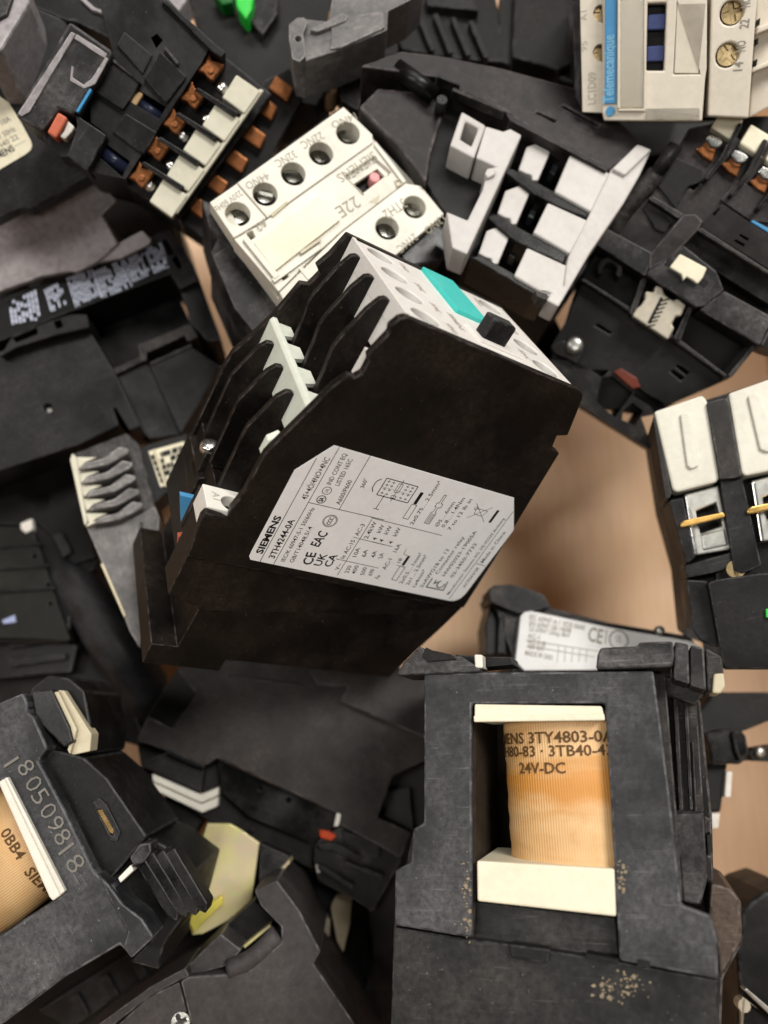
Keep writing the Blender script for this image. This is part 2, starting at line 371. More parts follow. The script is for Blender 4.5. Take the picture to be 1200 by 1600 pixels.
# ------------------------------------------------------------------ setting: bottom of the cardboard box
bm = bmesh.new()
add_prism(bm, [(-420, -380), (420, -380), (420, 460), (-420, 460)], [], -5, 0, 0)
o = finish('cardboard_floor', bm, 'cardboard', None); o['kind'] = 'structure'
for nm, P in (('unseen_box_wall', [(168, -205), (172, -205), (172, 330), (168, 330)]), ('unseen_box_wall', [(-184, -205), (-180, -205), (-180, 330), (-184, 330)]),
              ('unseen_box_wall', [(-180, -205), (168, -205), (168, -201), (-180, -201)]), ('unseen_box_wall', [(-180, 326), (168, 326), (168, 330), (-180, 330)])):
    bm = bmesh.new(); add_prism(bm, P, [], 0, 170, 0); o = finish(nm, bm, 'cardboard', None); o['kind'] = 'structure'  # box walls out of view, added to shade the gaps near the edges
HERO_TXT = [
 ('SIEMENS',2.5,-2.3,14,-2.6,1.6),
 ('3TH4244-0A',1.9,1.1,13.9,0.8,1.5),
 ('4S+4Ö/4NO+4NC',19.9,0.7,31.7,0.8,1.35),
 ('IEC/K 60947-5-1 50/60Hz',1.6,3.9,18.3,3.7,1),
 ('GB/T14048.5/.4',1.8,6.1,13.1,5.7,1),
 ('IND CONT EQ',25.3,4.2,33.9,3.9,1.1),
 ('LISTED 165C',25.6,6.2,33,5.8,1.1),
 ('A600/P600',20.8,8.9,27.8,8.5,1.1),
 ('EAC',7.9,9.9,12.5,10.2,2.3),
 ('CE',2.2,10.8,6.1,10.3,2.4),
 ('360°',26.7,12.1,29.4,11.8,1),
 ('V~',2.3,18.3,4.4,18.2,1.1),
 ('Ie AC-15 | AC-3',6.1,17.9,17.2,17.8,1.1),
 ('230',2,21.3,4.5,21,1.1),
 ('400',2.2,23.2,5,22.8,1.1),
 ('500',2.4,25.7,5,25.2,1.1),
 ('690',2.7,27.8,4.9,27.5,1.1),
 ('10A',7.4,20.7,10.3,20.3,1.1),
 ('6A',8,23,10.3,22.5,1.1),
 ('4A',8.4,25.5,10.5,25,1.1),
 ('2A',8.6,27.6,10.4,27.1,1.1),
 ('2.4kW',13.4,20.6,18.7,20.3,1.1),
 ('4   kW',13.5,22.9,18.4,22.7,1.1),
 ('4   kW',13.4,24.9,18.6,24.8,1.1),
 ('4   kW',13.5,27.6,18.7,27.3,1.1),
 ('AC-1   16A',5.4,30.4,14.1,30.1,1.1),
 ('Ie',2.1,30,3.3,30.2,1.1),
 ('2x0.5…1mm²',2.1,37.5,12.9,37.3,1.05),
 ('2x1…2.5mm²',2.1,39.6,12.7,39,1.05),
 ('1x4mm²',1.9,41.9,8.1,41.4,1.05),
 ('2xAWG18 to 12',2.2,44,16,43.9,1.05),
 ('Contactor relay',7.5,45.7,20.7,45.7,1.05),
 ('HW02023-19005A',7.4,48.1,23.3,48,1.05),
 ('02-3450-7732',7.5,50.6,19.7,50.5,1.05),
 ('Manufacturer: Siemens AG, DE-92220 Amberg',1.6,53.2,29,53.1,0.85),
 ('AC9203/28',5,56.4,12.4,56.3,0.9),
 ('Made in China',14.3,56.3,25.2,56.2,1),
 ('2x0.75…2.5mm²',20.4,29.7,34,29.6,1.05),
 ('Ø5…6mm',21.6,36.5,29.6,36.7,1.05),
 ('0.8…1.4Nm',21.9,38.3,31.5,38.5,1.05),
 ('7 to 12 lb in',21.6,40.5,31.7,40.6,1.05),
 ('18',8.5,33.1,10,32.9,0.95),
]
HERO_LINES = [
 (-0.2,-1.8,30.9,-2.2),
 (0.1,1.7,35.3,1.3),
 (19.4,9.4,35.2,9.1),
 (19.4,1.6,19.8,21.7),
 (19.5,18.2,19.5,39.2),
 (0.8,18.8,19.1,18.6),
 (12.9,18.4,12.8,25.7),
 (12.9,21.9,12.8,28.2),
 (5.6,15.9,5.5,28.2),
 (0.1,54.2,31.6,53.9),
 (13.6,54.4,13.5,57.6),
]
# ------------------------------------------------------------------ the relay in the middle
def hero(loc, quat):
    r = root('contactor', 'black eight-pole relay with white data label and turquoise tab, on top of the heap', 'contactor', 'contactors heaped in the box', loc, quat)
    B = 'black_hero'
    def pr(nm, mat, poly, a, b, bev=.35, axis=0, par=None, holes=(), seg=2):
        bm = bmesh.new(); add_prism(bm, poly, holes, a, b, bev, axis, seg); return finish(nm, bm, mat, par or r)
    def bx(nm, mat, x0, x1, y0, y1, z0, z1, bev=.3, par=None):
        bm = bmesh.new(); box(bm, x0, x1, y0, y1, z0, z1, bev); return finish(nm, bm, mat, par or r)
    near = [(0, 0), (48.4, 0), (49.8, .5), (50.5, 1.6), (53.6, 11.1), (50.9, 12.1), (51.9, 15.4), (54.9, 16), (57, 33), (59.3, 51.7), (60.9, 68.6), (-18.3, 69), (-19, 62), (-19.5, 57.8), (-19.0, 56.2), (-15, 56.6), (-13.4, 57.2), (-14.2, 54), (-13.3, 49), (-13.2, 38.2), (-9.3, 26.4), (-6.8, 18.7), (-5, 15.4), (-3.6, 15.6), (-2.5, 14.1), (-2.6, 11.2), (-3.4, 10.2), (-1.7, 4.4), (-2.2, 3), (-1.2, .8)]
    far = [(-.6, -.1), (48.5, 0), (50.5, 12.3), (52.7, 13), (52.7, 15.3), (55, 15.8), (60.9, 68.6), (-14.6, 68.6), (-14.5, 64), (-14.3, 43.5), (-13.7, 37.6), (-12, 34), (-8.5, 25.3), (-5.8, 15), (-3.7, 14.5), (-2.5, 10.9), (-4.1, 9.6), (-2.4, 5.9)]
    side = pr('side_panel', B, near, 0, 2.2, .45)
    pr('side_panel', B, far, 42.8, 45, .4)
    pr('core', B, [(4.5, 9.5), (46, 3), (50, 14), (53, 18), (59.8, 66), (-13.4, 66), (-13.4, 59), (-4, 58.5), (-4, 36), (4.5, 28)], 2.2, 42.8, .3)
    for x in (11.25, 22.5, 33.75):
        pr('fin', B, [(1.0, 1.6), (.4, 1.2), (-.6, 1.1), (-1.7, 1.7), (-3.3, 5), (-5.6, 13.2), (-5.9, 15.6), (-5.3, 20), (-4.7, 28.5), (5.5, 28.5), (5.5, 10), (2.6, 9.2), (1, 7.4)], x - .8, x + .8, .35)
        pr('fin', B, [(-8.4, 28.4), (-9.2, 27.8), (-10.6, 28), (-12.1, 30), (-15, 38.9), (-15.1, 41.5), (-14.8, 57.5), (-3, 59.5), (-3, 37), (-7.2, 36), (-8.5, 34.2)], x - .8, x + .8, .35)
    # white front cap with sunk screw holes
    hx = (38.3, 27.2, 16.6, 6.2); hy = (7.1, 41.2)
    holes = [circle(a, b, 3.35, 28) for a in hx for b in hy]
    cap = pr('front_cap', 'front_white', [(2.3, .5), (42.7, .5), (42.7, 47.6), (2.3, 47.6)], .2, 5, .5, 2, None, holes)
    pr('cap_wall', 'front_white', [(2.3, .55), (42.7, .55), (42.7, 2.4), (2.3, 2.4)], 4.8, 11, .2, 2, cap)
    pr('cap_wall', 'front_white', [(2.3, 45.6), (42.7, 45.6), (42.7, 47.4), (2.3, 47.4)], 4.8, 11, .2, 2, cap)
    bx('cap_rim', 'front_white', 2.4, 42.6, .5, 1.5, -.15, .6, .25, cap)
    bx('cap_clip', 'front_white', 2.3, 5, -2.4, 3, 10.4, 16.5, .3)
    for a in hx:
        for b in hy:
            o = finish('screw', screw_mesh(2.9, 'slot', 40 + 31 * a), 'steel_dull', r); o.location = (a * K, b * K, 6.2 * K); o.rotation_euler = (math.pi, 0, 0)
    bx('turquoise_tab', 'teal', 18.6, 42.5, 20.6, 30.2, -.9, 1, .3)
    bx('push_button', 'black_satin', 6.8, 10.9, 22.4, 29, -5.1, 3, .7)
    bx('button_guide', 'front_white', 4.6, 13, 20.8, 33, -.3, 1, .2)
    ink = Ink(lambda u, v, h: (-u, v, .14 - h))
    for s, x0, y0 in (('13NO', 40, 13), ('21NC', 28.5, 13), ('31NC', 18, 13), ('43NO', 8, 13), ('14NO', 40, 36), ('22NC', 29, 36), ('SIEMENS', 16, 17), ('44 E', 14, 28.5), ('32NC', 12, 36)):
        ink.text(s, -x0, y0, -x0 + len(s) * 1.2, y0, 1.5)
    ink.build('lettering', 'ink_faint', cap)
    # pale strip of the lower terminal tier
    st = pr('terminal_strip', 'strip_white', [(-8.8, 26.2), (-8.3, 25.3), (-7.3, 25.2), (-6.6, 26.2), (-6.6, 35.8), (-8.6, 35)], 2.3, 44.2, .25)
    for a, b in ((2.4, 10), (13, 20.6), (24.2, 31.8), (35.4, 42.4)):
        pr('strip_tooth', 'strip_white', [(a, -6.7), (b, -6.7), (b, -3.2), (a + (b - a) * .25, -3.2)], 26, 27.1, .15, 2, st)
        pr('strip_tooth', 'strip_white', [(a + 2, -6.7), (b, -6.7), (b, -3.6), (b - 2, -3.6)], 28.2, 29.4, .15, 2, st)
        bx('terminal_floor', 'strip_white', a, b, -7.2, -4.5, 33, 37.5, .2, st)
    pr('strip_clip', 'strip_white', [(-12.9, 36.2), (-11, 34.2), (-9.6, 35), (-9.6, 40), (-12.9, 40)], 2.3, 4.6, .25, 0, st)
    # coil terminal A1
    a1 = pr('coil_terminal', 'white', [(2.25, -18.5), (10.5, -18.5), (10.5, -9), (2.25, -9)], 56, 62, .3, 2, None, [circle(5.4, -12, 2.75, 24)])
    bm = bmesh.new(); add_prism(bm, circle(5.4, -12, 2.65), [], 60, 62, .2); finish('screw', bm, 'black_soft', r)
    ink = Ink(lambda u, v, h: (-u, v, 55.96 - h)); ink.text('A1', -8.4, -16.6, -5.4, -16.6, 1.7); ink.build('lettering', 'ink_faint', a1)
    o = finish('screw', screw_mesh(2.35, 'dome', 20), 'steel', r, None, True); o.location = (29.4 * K, -14.4 * K, 56.2 * K); o.rotation_euler = (math.pi * .86, 0, 0)
    bx('screw_shelf', B, 26.6, 32.6, -14.8, -8, 57.6, 66, .4)
    # base with rail foot
    pr('base', B, [(-14.6, 81.4), (60.8, 69), (59, 78), (56.5, 88), (54.4, 99.5), (4, 100.5), (4, 105), (-16.2, 105), (-16.3, 98.2), (-9.8, 98), (-9.6, 84.7)], .5, 44.6, .35)
    pr('base_shoulder', B, [(-18.2, 69.1), (58, 69.1), (40, 76), (-8, 84.6), (-18.2, 81.4)], .45, 9.5, .3)
    pr('base_shoulder', B, [(-14.8, 69.1), (58, 69.1), (40, 76), (-8, 84.5), (-14.8, 81.5)], 9.5, 44.7, .3)
    pr('end_wall', B, [(-14.8, 64), (-12, 62.5), (-12, 69.3), (-14.8, 69.3)], 24, 44.6, .4)
    bx('terminal_cheek', B, 10.5, 12.2, -18.6, -8, 57.5, 69.5, .4)
    bx('terminal_bay', B, 2.2, 10.5, -18.3, -9, 61.5, 69.3, .3)
    pr('coil_clip', 'blue', [(-19.2, 66), (-15, 66), (-14.6, 74), (-16, 74)], 18.4, 20, .25)
    pr('coil_tab', 'copper_red', [(-17.3, 74), (-15.3, 73), (-14.2, 80.4), (-15.2, 80.4)], 12.8, 14.4, .2)
    # data label on the side
    lab = [(-4.2, 66.3), (-4.9, 65.4), (-5.0, 64), (-5.4, 40), (0, 31.5), (51.4, 31.1), (58, 40), (58, 63.4), (57.5, 65.4), (56.2, 66.6), (54.8, 66.9)]
    lb = pr('label', 'label_silver', lab, -.1, .05, .03, 0, side, (), 1)
    lb.parent = side
    ink = Ink(lambda u, v, h: (-.115 - h, v, 66.5 - u))
    # the print reads along -z with lines stacking along +y: flip v so letters stand upright
    def tx(s, x0, y0, x1, y1, cap, bold=.012):
        d = math.hypot(x1 - x0, y1 - y0); vs_, fs = text_verts(s, d, cap, bold); c, sn = (x1 - x0) / d, (y1 - y0) / d
        ink.add([(x0 + a * c + b * sn, y0 + a * sn - b * c, 0) for a, b, _ in vs_], [tuple(reversed(f)) for f in fs])
    for t in HERO_TXT: tx(*t, .035 if t[0] == 'SIEMENS' else .02 if t[0] in ('3TH4244-0A', 'CE', 'EAC') else .006)
    for q in HERO_LINES: ink.line(*q, .16)
    for rr in (1.75, 1.45): ink.arc(15.9, 8.9, 1.75 if rr > 1.5 else 1.5, 0, 360, .13, 24)
    for k in (-.75, 0, .75): ink.arc(16 + k, 8.9, .45, 60, 300, .2, 10)
    ink.arc(21, 4, 1.05, 0, 360, .22, 20); tx('SA', 20.4, 4.5, 21.6, 4.5, 1.0, .05); ink.arc(23.6, 4.1, 1.05, 0, 360, .16, 20); tx('UL', 23.1, 4.5, 24.2, 4.5, .8)
    # contact diagram
    ink.path([(30.9, 16), (30.95, 24.7), (26, 24.7), (26, 16)], .22, True); ink.line(28.4, 16, 28.4, 24.7, .06)
    for yy in (17, 18.3, 22.2, 23.6):
        for xx in (26.8, 28, 29.2, 30.2): ink.line(xx - .35, yy, xx + .35, yy, .14); ink.line(xx, yy - .4, xx, yy + .4, .14)
    ink.path([(30.4, 19.7), (30.4, 20.9), (27.9, 20.9), (27.9, 19.7)], .14, True); ink.line(31.6, 20.3, 25.2, 20.3, .14); ink.path([(26.9, 19.7), (26.9, 20.9), (26.2, 20.9), (26.2, 19.7)], .14, True)
    ink.path([(30.3, 14.9), (29.6, 14.2), (28.9, 14), (27.4, 14), (26.4, 14.7)], .22); ink.line(26.5, 17.9, 22.2, 17.9, .18); ink.line(22.2, 17.2, 22.2, 18.8, .16)
    ink.fill([(29.8, 26.2), (29.8, 27.1), (26.2, 27.1), (26.2, 26.2)]); ink.path([(26, 26), (26, 27.4), (21.6, 27.5), (21.6, 26)], .16, True)
    ink.path([(30.8, 32.6), (30.8, 33.2), (28.2, 33.2), (28.2, 33.8), (27, 33.8), (27, 33.2), (25.5, 33.2), (25.2, 33.7), (21.8, 33.7), (21.8, 32.2), (25.2, 32.2), (25.5, 32.6), (27, 32.6), (27, 32.1), (28.2, 32.1), (28.2, 32.6)], .16, True)
    for k in (32.6, 33, 33.4): ink.line(22, k, 25, k, .14)
    ink.path([(29.7, 43.2), (29.7, 46.9), (27.9, 46.2), (27.9, 43.8)], .14, True); ink.arc(29.6, 43.2, .5, 0, 360, .12, 12); ink.line(31, 42.4, 26.4, 48, .12); ink.line(31.1, 47.5, 26.3, 42.4, .12); ink.fill([(30.8, 49.2), (30.8, 50), (26.7, 50), (26.7, 49.2)])
    ink.fill([(11.2, 33.8), (11.2, 34.6), (7.9, 34.6), (7.9, 33.8)]); ink.path([(7.5, 33.6), (7.5, 35.2), (2.8, 35.3), (2.8, 33.8)], .18, True); ink.line(7.6, 32.4, 7.6, 33.6, .12); ink.path([(11.2, 33.6), (11.4, 32.4), (13.2, 32.2)], .14)
    # KC mark
    ink.path([(5.9, 44.9), (2.7, 44.9), (2.7, 50.6), (5.9, 50.0)], .34); ink.path([(5.6, 46.4), (4.2, 46.4), (5.6, 48)], .34); ink.arc(4.4, 48.6, 1.1, 60, 300, .34, 12)
    # UKCA mark
    tx('UK', 2.4, 13.2, 6.4, 13.2, 1.9, .02); tx('CA', 2.7, 15.8, 6.8, 15.8, 1.9, .02)
    ink.build('printing', 'ink', lb)
    return r
hero((0.00449, -0.01336, 0.17296),(0.00977, 0.59536, 0.68827, -0.41442))
# ------------------------------------------------------------------ the heap round it (sizes in millimetres, each in its own frame)
T('contactor','cream-faced relay with round screw holes, half hidden behind the relay with the turquoise tab','contactor','contactors heaped in the box',(-0.01618, 0.04131, 0.13073),(0.9245, 0.11535, 0.07082, 0.35635),[
 ('prism','body','black_soft',[(-18.6,25.4),(32.0,26.9),(35.9,-16.4),(36.0,-18.6),(29.3,-25.3),(20.8,-23.7),(-22.4,-19.4),(-20.1,-6.2),(-20.0,0.3),(-19.3,13.0)],[],-42,-9.9,0.8,2,None),
 ('prism','side_plate','black_dusty',[(-19.4,26.6),(-22.8,19.0),(-22.6,15.7),(-26.9,13.7),(-31.9,-2.3),(-32.2,-14.1),(-22.7,-19.6),(-19.6,12.7),(-18.3,25.0)],[],-40,-9,0.5,2,None),
 ('prism','skirt','black_gloss',[(13.1,-18.2),(31.4,-17.1),(32.4,-19.8),(25.7,-26.6),(21.3,-26.9),(11.3,-21.9)],[],-20,-4,1.2,2,None),
 ('prism','terminal_panel','cream',[(-11.9,21.1),(26.2,22.1),(27.7,11.4),(26.2,9.5),(-11.6,9.2)],[[(25.4,15.5),(25.3,16.5),(24.8,17.4),(24.1,18.1),(23.2,18.6),(22.2,18.7),(21.2,18.6),(20.3,18.1),(19.5,17.4),(19.1,16.5),(18.9,15.5),(19.1,14.5),(19.5,13.6),(20.3,12.9),(21.2,12.4),(22.2,12.2),(23.2,12.4),(24.1,12.9),(24.8,13.6),(25.3,14.5)],[(15.3,15.1),(15.1,16.1),(14.7,17.0),(14.0,17.7),(13.0,18.2),(12.0,18.3),(11.0,18.2),(10.1,17.7),(9.4,17.0),(8.9,16.1),(8.8,15.1),(8.9,14.1),(9.4,13.1),(10.1,12.4),(11.0,12.0),(12.0,11.8),(13.0,12.0),(14.0,12.4),(14.7,13.1),(15.1,14.1)],[(5.3,14.8),(5.1,15.8),(4.7,16.7),(3.9,17.4),(3.0,17.9),(2.0,18.0),(1.0,17.9),(0.1,17.4),(-0.6,16.7),(-1.1,15.8),(-1.2,14.8),(-1.1,13.8),(-0.6,12.9),(0.1,12.2),(1.0,11.7),(2.0,11.5),(3.0,11.7),(3.9,12.2),(4.7,12.9),(5.1,13.8)],[(-4.6,14.6),(-4.8,15.6),(-5.3,16.5),(-6.0,17.2),(-6.9,17.7),(-7.9,17.8),(-8.9,17.7),(-9.8,17.2),(-10.5,16.5),(-11.0,15.6),(-11.1,14.6),(-11.0,13.6),(-10.5,12.7),(-9.8,11.9),(-8.9,11.5),(-7.9,11.3),(-6.9,11.5),(-6.0,11.9),(-5.3,12.7),(-4.8,13.6)]],-4,0,0.4,2,None),
 ('prism','terminal_panel','cream',[(-21.2,20.9),(-12.2,21.0),(-11.9,9.2),(-22.4,9.8)],[[(-14.1,14.3),(-14.2,15.3),(-14.7,16.2),(-15.4,17.0),(-16.3,17.4),(-17.3,17.6),(-18.3,17.4),(-19.2,17.0),(-20.0,16.2),(-20.4,15.3),(-20.6,14.3),(-20.4,13.3),(-20.0,12.4),(-19.2,11.7),(-18.3,11.2),(-17.3,11.1),(-16.3,11.2),(-15.4,11.7),(-14.7,12.4),(-14.2,13.3)]],-4,0,0.4,2,None),
 ('prism','front_panel','cream',[(-22.4,9.8),(-11.6,9.1),(26.3,9.5),(26.3,-4.3),(2.7,-4.8),(-6.4,-5.7),(-22.2,-8.0)],[[(13.4,6.7),(24.0,6.5),(25.1,0.2),(14.0,-0.4)],[(-18.7,9.2),(-16.9,8.9),(-17.4,7.0),(-19.3,7.2)],[(-19.0,-4.5),(-17.0,-4.5),(-17.5,-6.4),(-19.3,-6.3)]],-7,-0.5,0.4,2,None),
 ('prism','terminal_panel','cream',[(2.4,-5.2),(26.0,-4.6),(29.2,-7.6),(29.2,-17.7),(11.1,-18.7),(-24.6,-20.2),(-22.4,-8.4),(-6.5,-6.2)],[[(26.8,-11.3),(26.6,-10.3),(26.2,-9.4),(25.4,-8.7),(24.5,-8.2),(23.5,-8.0),(22.5,-8.2),(21.6,-8.7),(20.9,-9.4),(20.4,-10.3),(20.3,-11.3),(20.4,-12.3),(20.9,-13.2),(21.6,-13.9),(22.5,-14.4),(23.5,-14.5),(24.5,-14.4),(25.4,-13.9),(26.2,-13.2),(26.6,-12.3)],[(16.4,-11.5),(16.2,-10.5),(15.8,-9.6),(15.0,-8.9),(14.1,-8.4),(13.1,-8.3),(12.1,-8.4),(11.2,-8.9),(10.5,-9.6),(10.0,-10.5),(9.9,-11.5),(10.0,-12.5),(10.5,-13.4),(11.2,-14.1),(12.1,-14.6),(13.1,-14.8),(14.1,-14.6),(15.0,-14.1),(15.8,-13.4),(16.2,-12.5)]],-4,0,0.4,2,None),
 ('prism','cap_skirt','cream',[(-19.8,22.4),(28.4,23.7),(31.5,-16.7),(13.2,-17.6),(-23.1,-19.1),(-21.3,10.8)],[[(-16.9,19.0),(25.1,20.4),(27.4,-13.9),(14.5,-14.2),(-20.1,-15.6),(-18.2,8.7)]],-10,-4,0.2,2,None),
 ('prism','label_plate','cream_yellow',[(-19.2,5.8),(3.5,6.1),(3.7,-2.4),(-19.5,-3.3)],[],-0.5,0.5,0.15,2,None),
 ('prism','frame_rail','cream',[(-20.9,8.1),(-19.3,8.1),(-19.5,-4.9),(-21.2,-5.0)],[],-0.5,0.6,0.2,2,None),
 ('prism','frame_rail','cream',[(-21.7,-4.5),(-5.5,-4.4),(-5.6,-5.7),(-21.8,-5.7)],[],-0.5,0.4,0.15,2,None),
 ('prism','slit','cream_shade',[(-10.3,9.5),(-4.5,9.9),(-4.5,9.2),(-10.5,8.6)],[],-0.5,0.05,0,2,None),
 ('prism','slit','cream_shade',[(-10.9,-3.1),(-4.1,-3.2),(-4.2,-3.9),(-11.0,-3.8)],[],0,0.55,0,2,None),
 ('prism','window_bezel','cream',[(14.0,6.6),(24.3,6.5),(25.2,0.7),(14.9,0.4)],[[(14.5,3.9),(23.1,3.6),(23.4,0.3),(15.1,-0.2)]],-3,-1.6,0.3,2,None),
 ('prism','window_floor','black_soft',[(15.9,6.4),(25.8,5.6),(26.1,0.8),(16.2,0.7)],[],-6.5,-5,0,2,None),
 ('cyl','indicator','pink',20.7,2.0,1.5,-5,-1.2,20,0.6,None),
 ('prism','ridge','cream',[(25.9,8.9),(27.0,9.1),(26.4,-4.3),(25.3,-4.3)],[],-0.6,0.3,0.15,2,None),
 ('prism','ridge','cream',[(-14.1,-6.4),(-13.0,-6.4),(-13.0,-10.2),(-14.1,-10.2)],[],-0.5,0.35,0.1,2,None),
 ('screw','screw','steel',25.3,17.7,-5.6,2.6,'slot',20,None),
 ('screw','screw','steel',14.9,17.3,-5.6,2.6,'slot',70,None),
 ('screw','screw','steel',4.6,17.0,-5.6,2.6,'slot',-30,None),
 ('screw','screw','steel',-5.6,16.8,-5.6,2.6,'slot',-50,None),
 ('screw','screw','steel',-15.3,16.5,-5.6,2.6,'slot',0,None),
 ('screw','screw','steel',26.7,-9.8,-5.6,2.6,'slot',80,None),
 ('screw','screw','steel',16.0,-10.1,-5.6,2.6,'slot',60,None),
 ('text', 'lettering', 'ink_c2', 'SIEMENS', 24.64, 7.92, 11.46, 8.18, 2.6, -0.48, 0.05, 0.0, None),
 ('text', 'lettering', 'ink_c2', '22E', 11.95, 0.86, 4.99, 1.23, 3.4, -0.48, 0.05, 0.0, None),
 ('text', 'lettering', 'ink_c2', '3TH2', 22.25, -7.3, 14.94, -7.06, 2.8, 0.02, 0.05, 0.0, None),
 ('text', 'lettering', 'ink_c2', '14NO', 27.48, 19.15, 19.96, 20.57, 2.0, 0.02, 0.05, 0.0, None),
 ('text', 'lettering', 'ink_c2', '22NC', 16.09, 20.0, 9.14, 20.66, 2.2, 0.02, 0.05, 0.0, None),
 ('text', 'lettering', 'ink_c2', '32NC', 6.37, 19.91, -0.02, 20.46, 2.2, 0.02, 0.05, 0.0, None),
 ('text', 'lettering', 'ink_c2', '44NO', -3.63, 19.05, -10.56, 19.91, 2.0, 0.02, 0.05, 0.0, None),
 ('text', 'lettering', 'ink_c2', 'A2', -12.63, 9.66, -15.88, 9.38, 2.0, 0.02, 0.05, 0.0, None),
 ('text', 'lettering', 'ink_c2', '21NC', 18.32, -16.78, 11.42, -17.04, 2.2, 0.02, 0.05, 0.0, None),
 ('text', 'lettering', 'ink_c2', '13NO', 28.41, -17.31, 21.33, -17.39, 2.2, 0.02, 0.05, 0.0, None),
 ('text', 'lettering', 'ink_c2', 'A1', -11.16, -6.14, -15.54, -6.99, 2.4, -0.48, 0.05, 0.0, None),
 ('text', 'lettering', 'ink_c2', '230V 60Hz', -12.75, 19.18, -21.29, 19.21, 1.6, 0.02, 0.05, 0.0, None),
 ('prism','switch_mark','cream_shade',[(23.9,-2.2),(25.9,-2.8),(25.2,-4.5),(23.2,-4.0)],[[(24.1,-2.6),(25.3,-3.0),(24.9,-4.1),(23.8,-3.8)]],-0.5,0.0,0.1,2,None),
 ('prism','switch_mark','cream_shade',[(13.9,-2.8),(18.0,-2.9),(15.9,-4.5)],[],-0.6,-0.42,0.05,2,None),
])
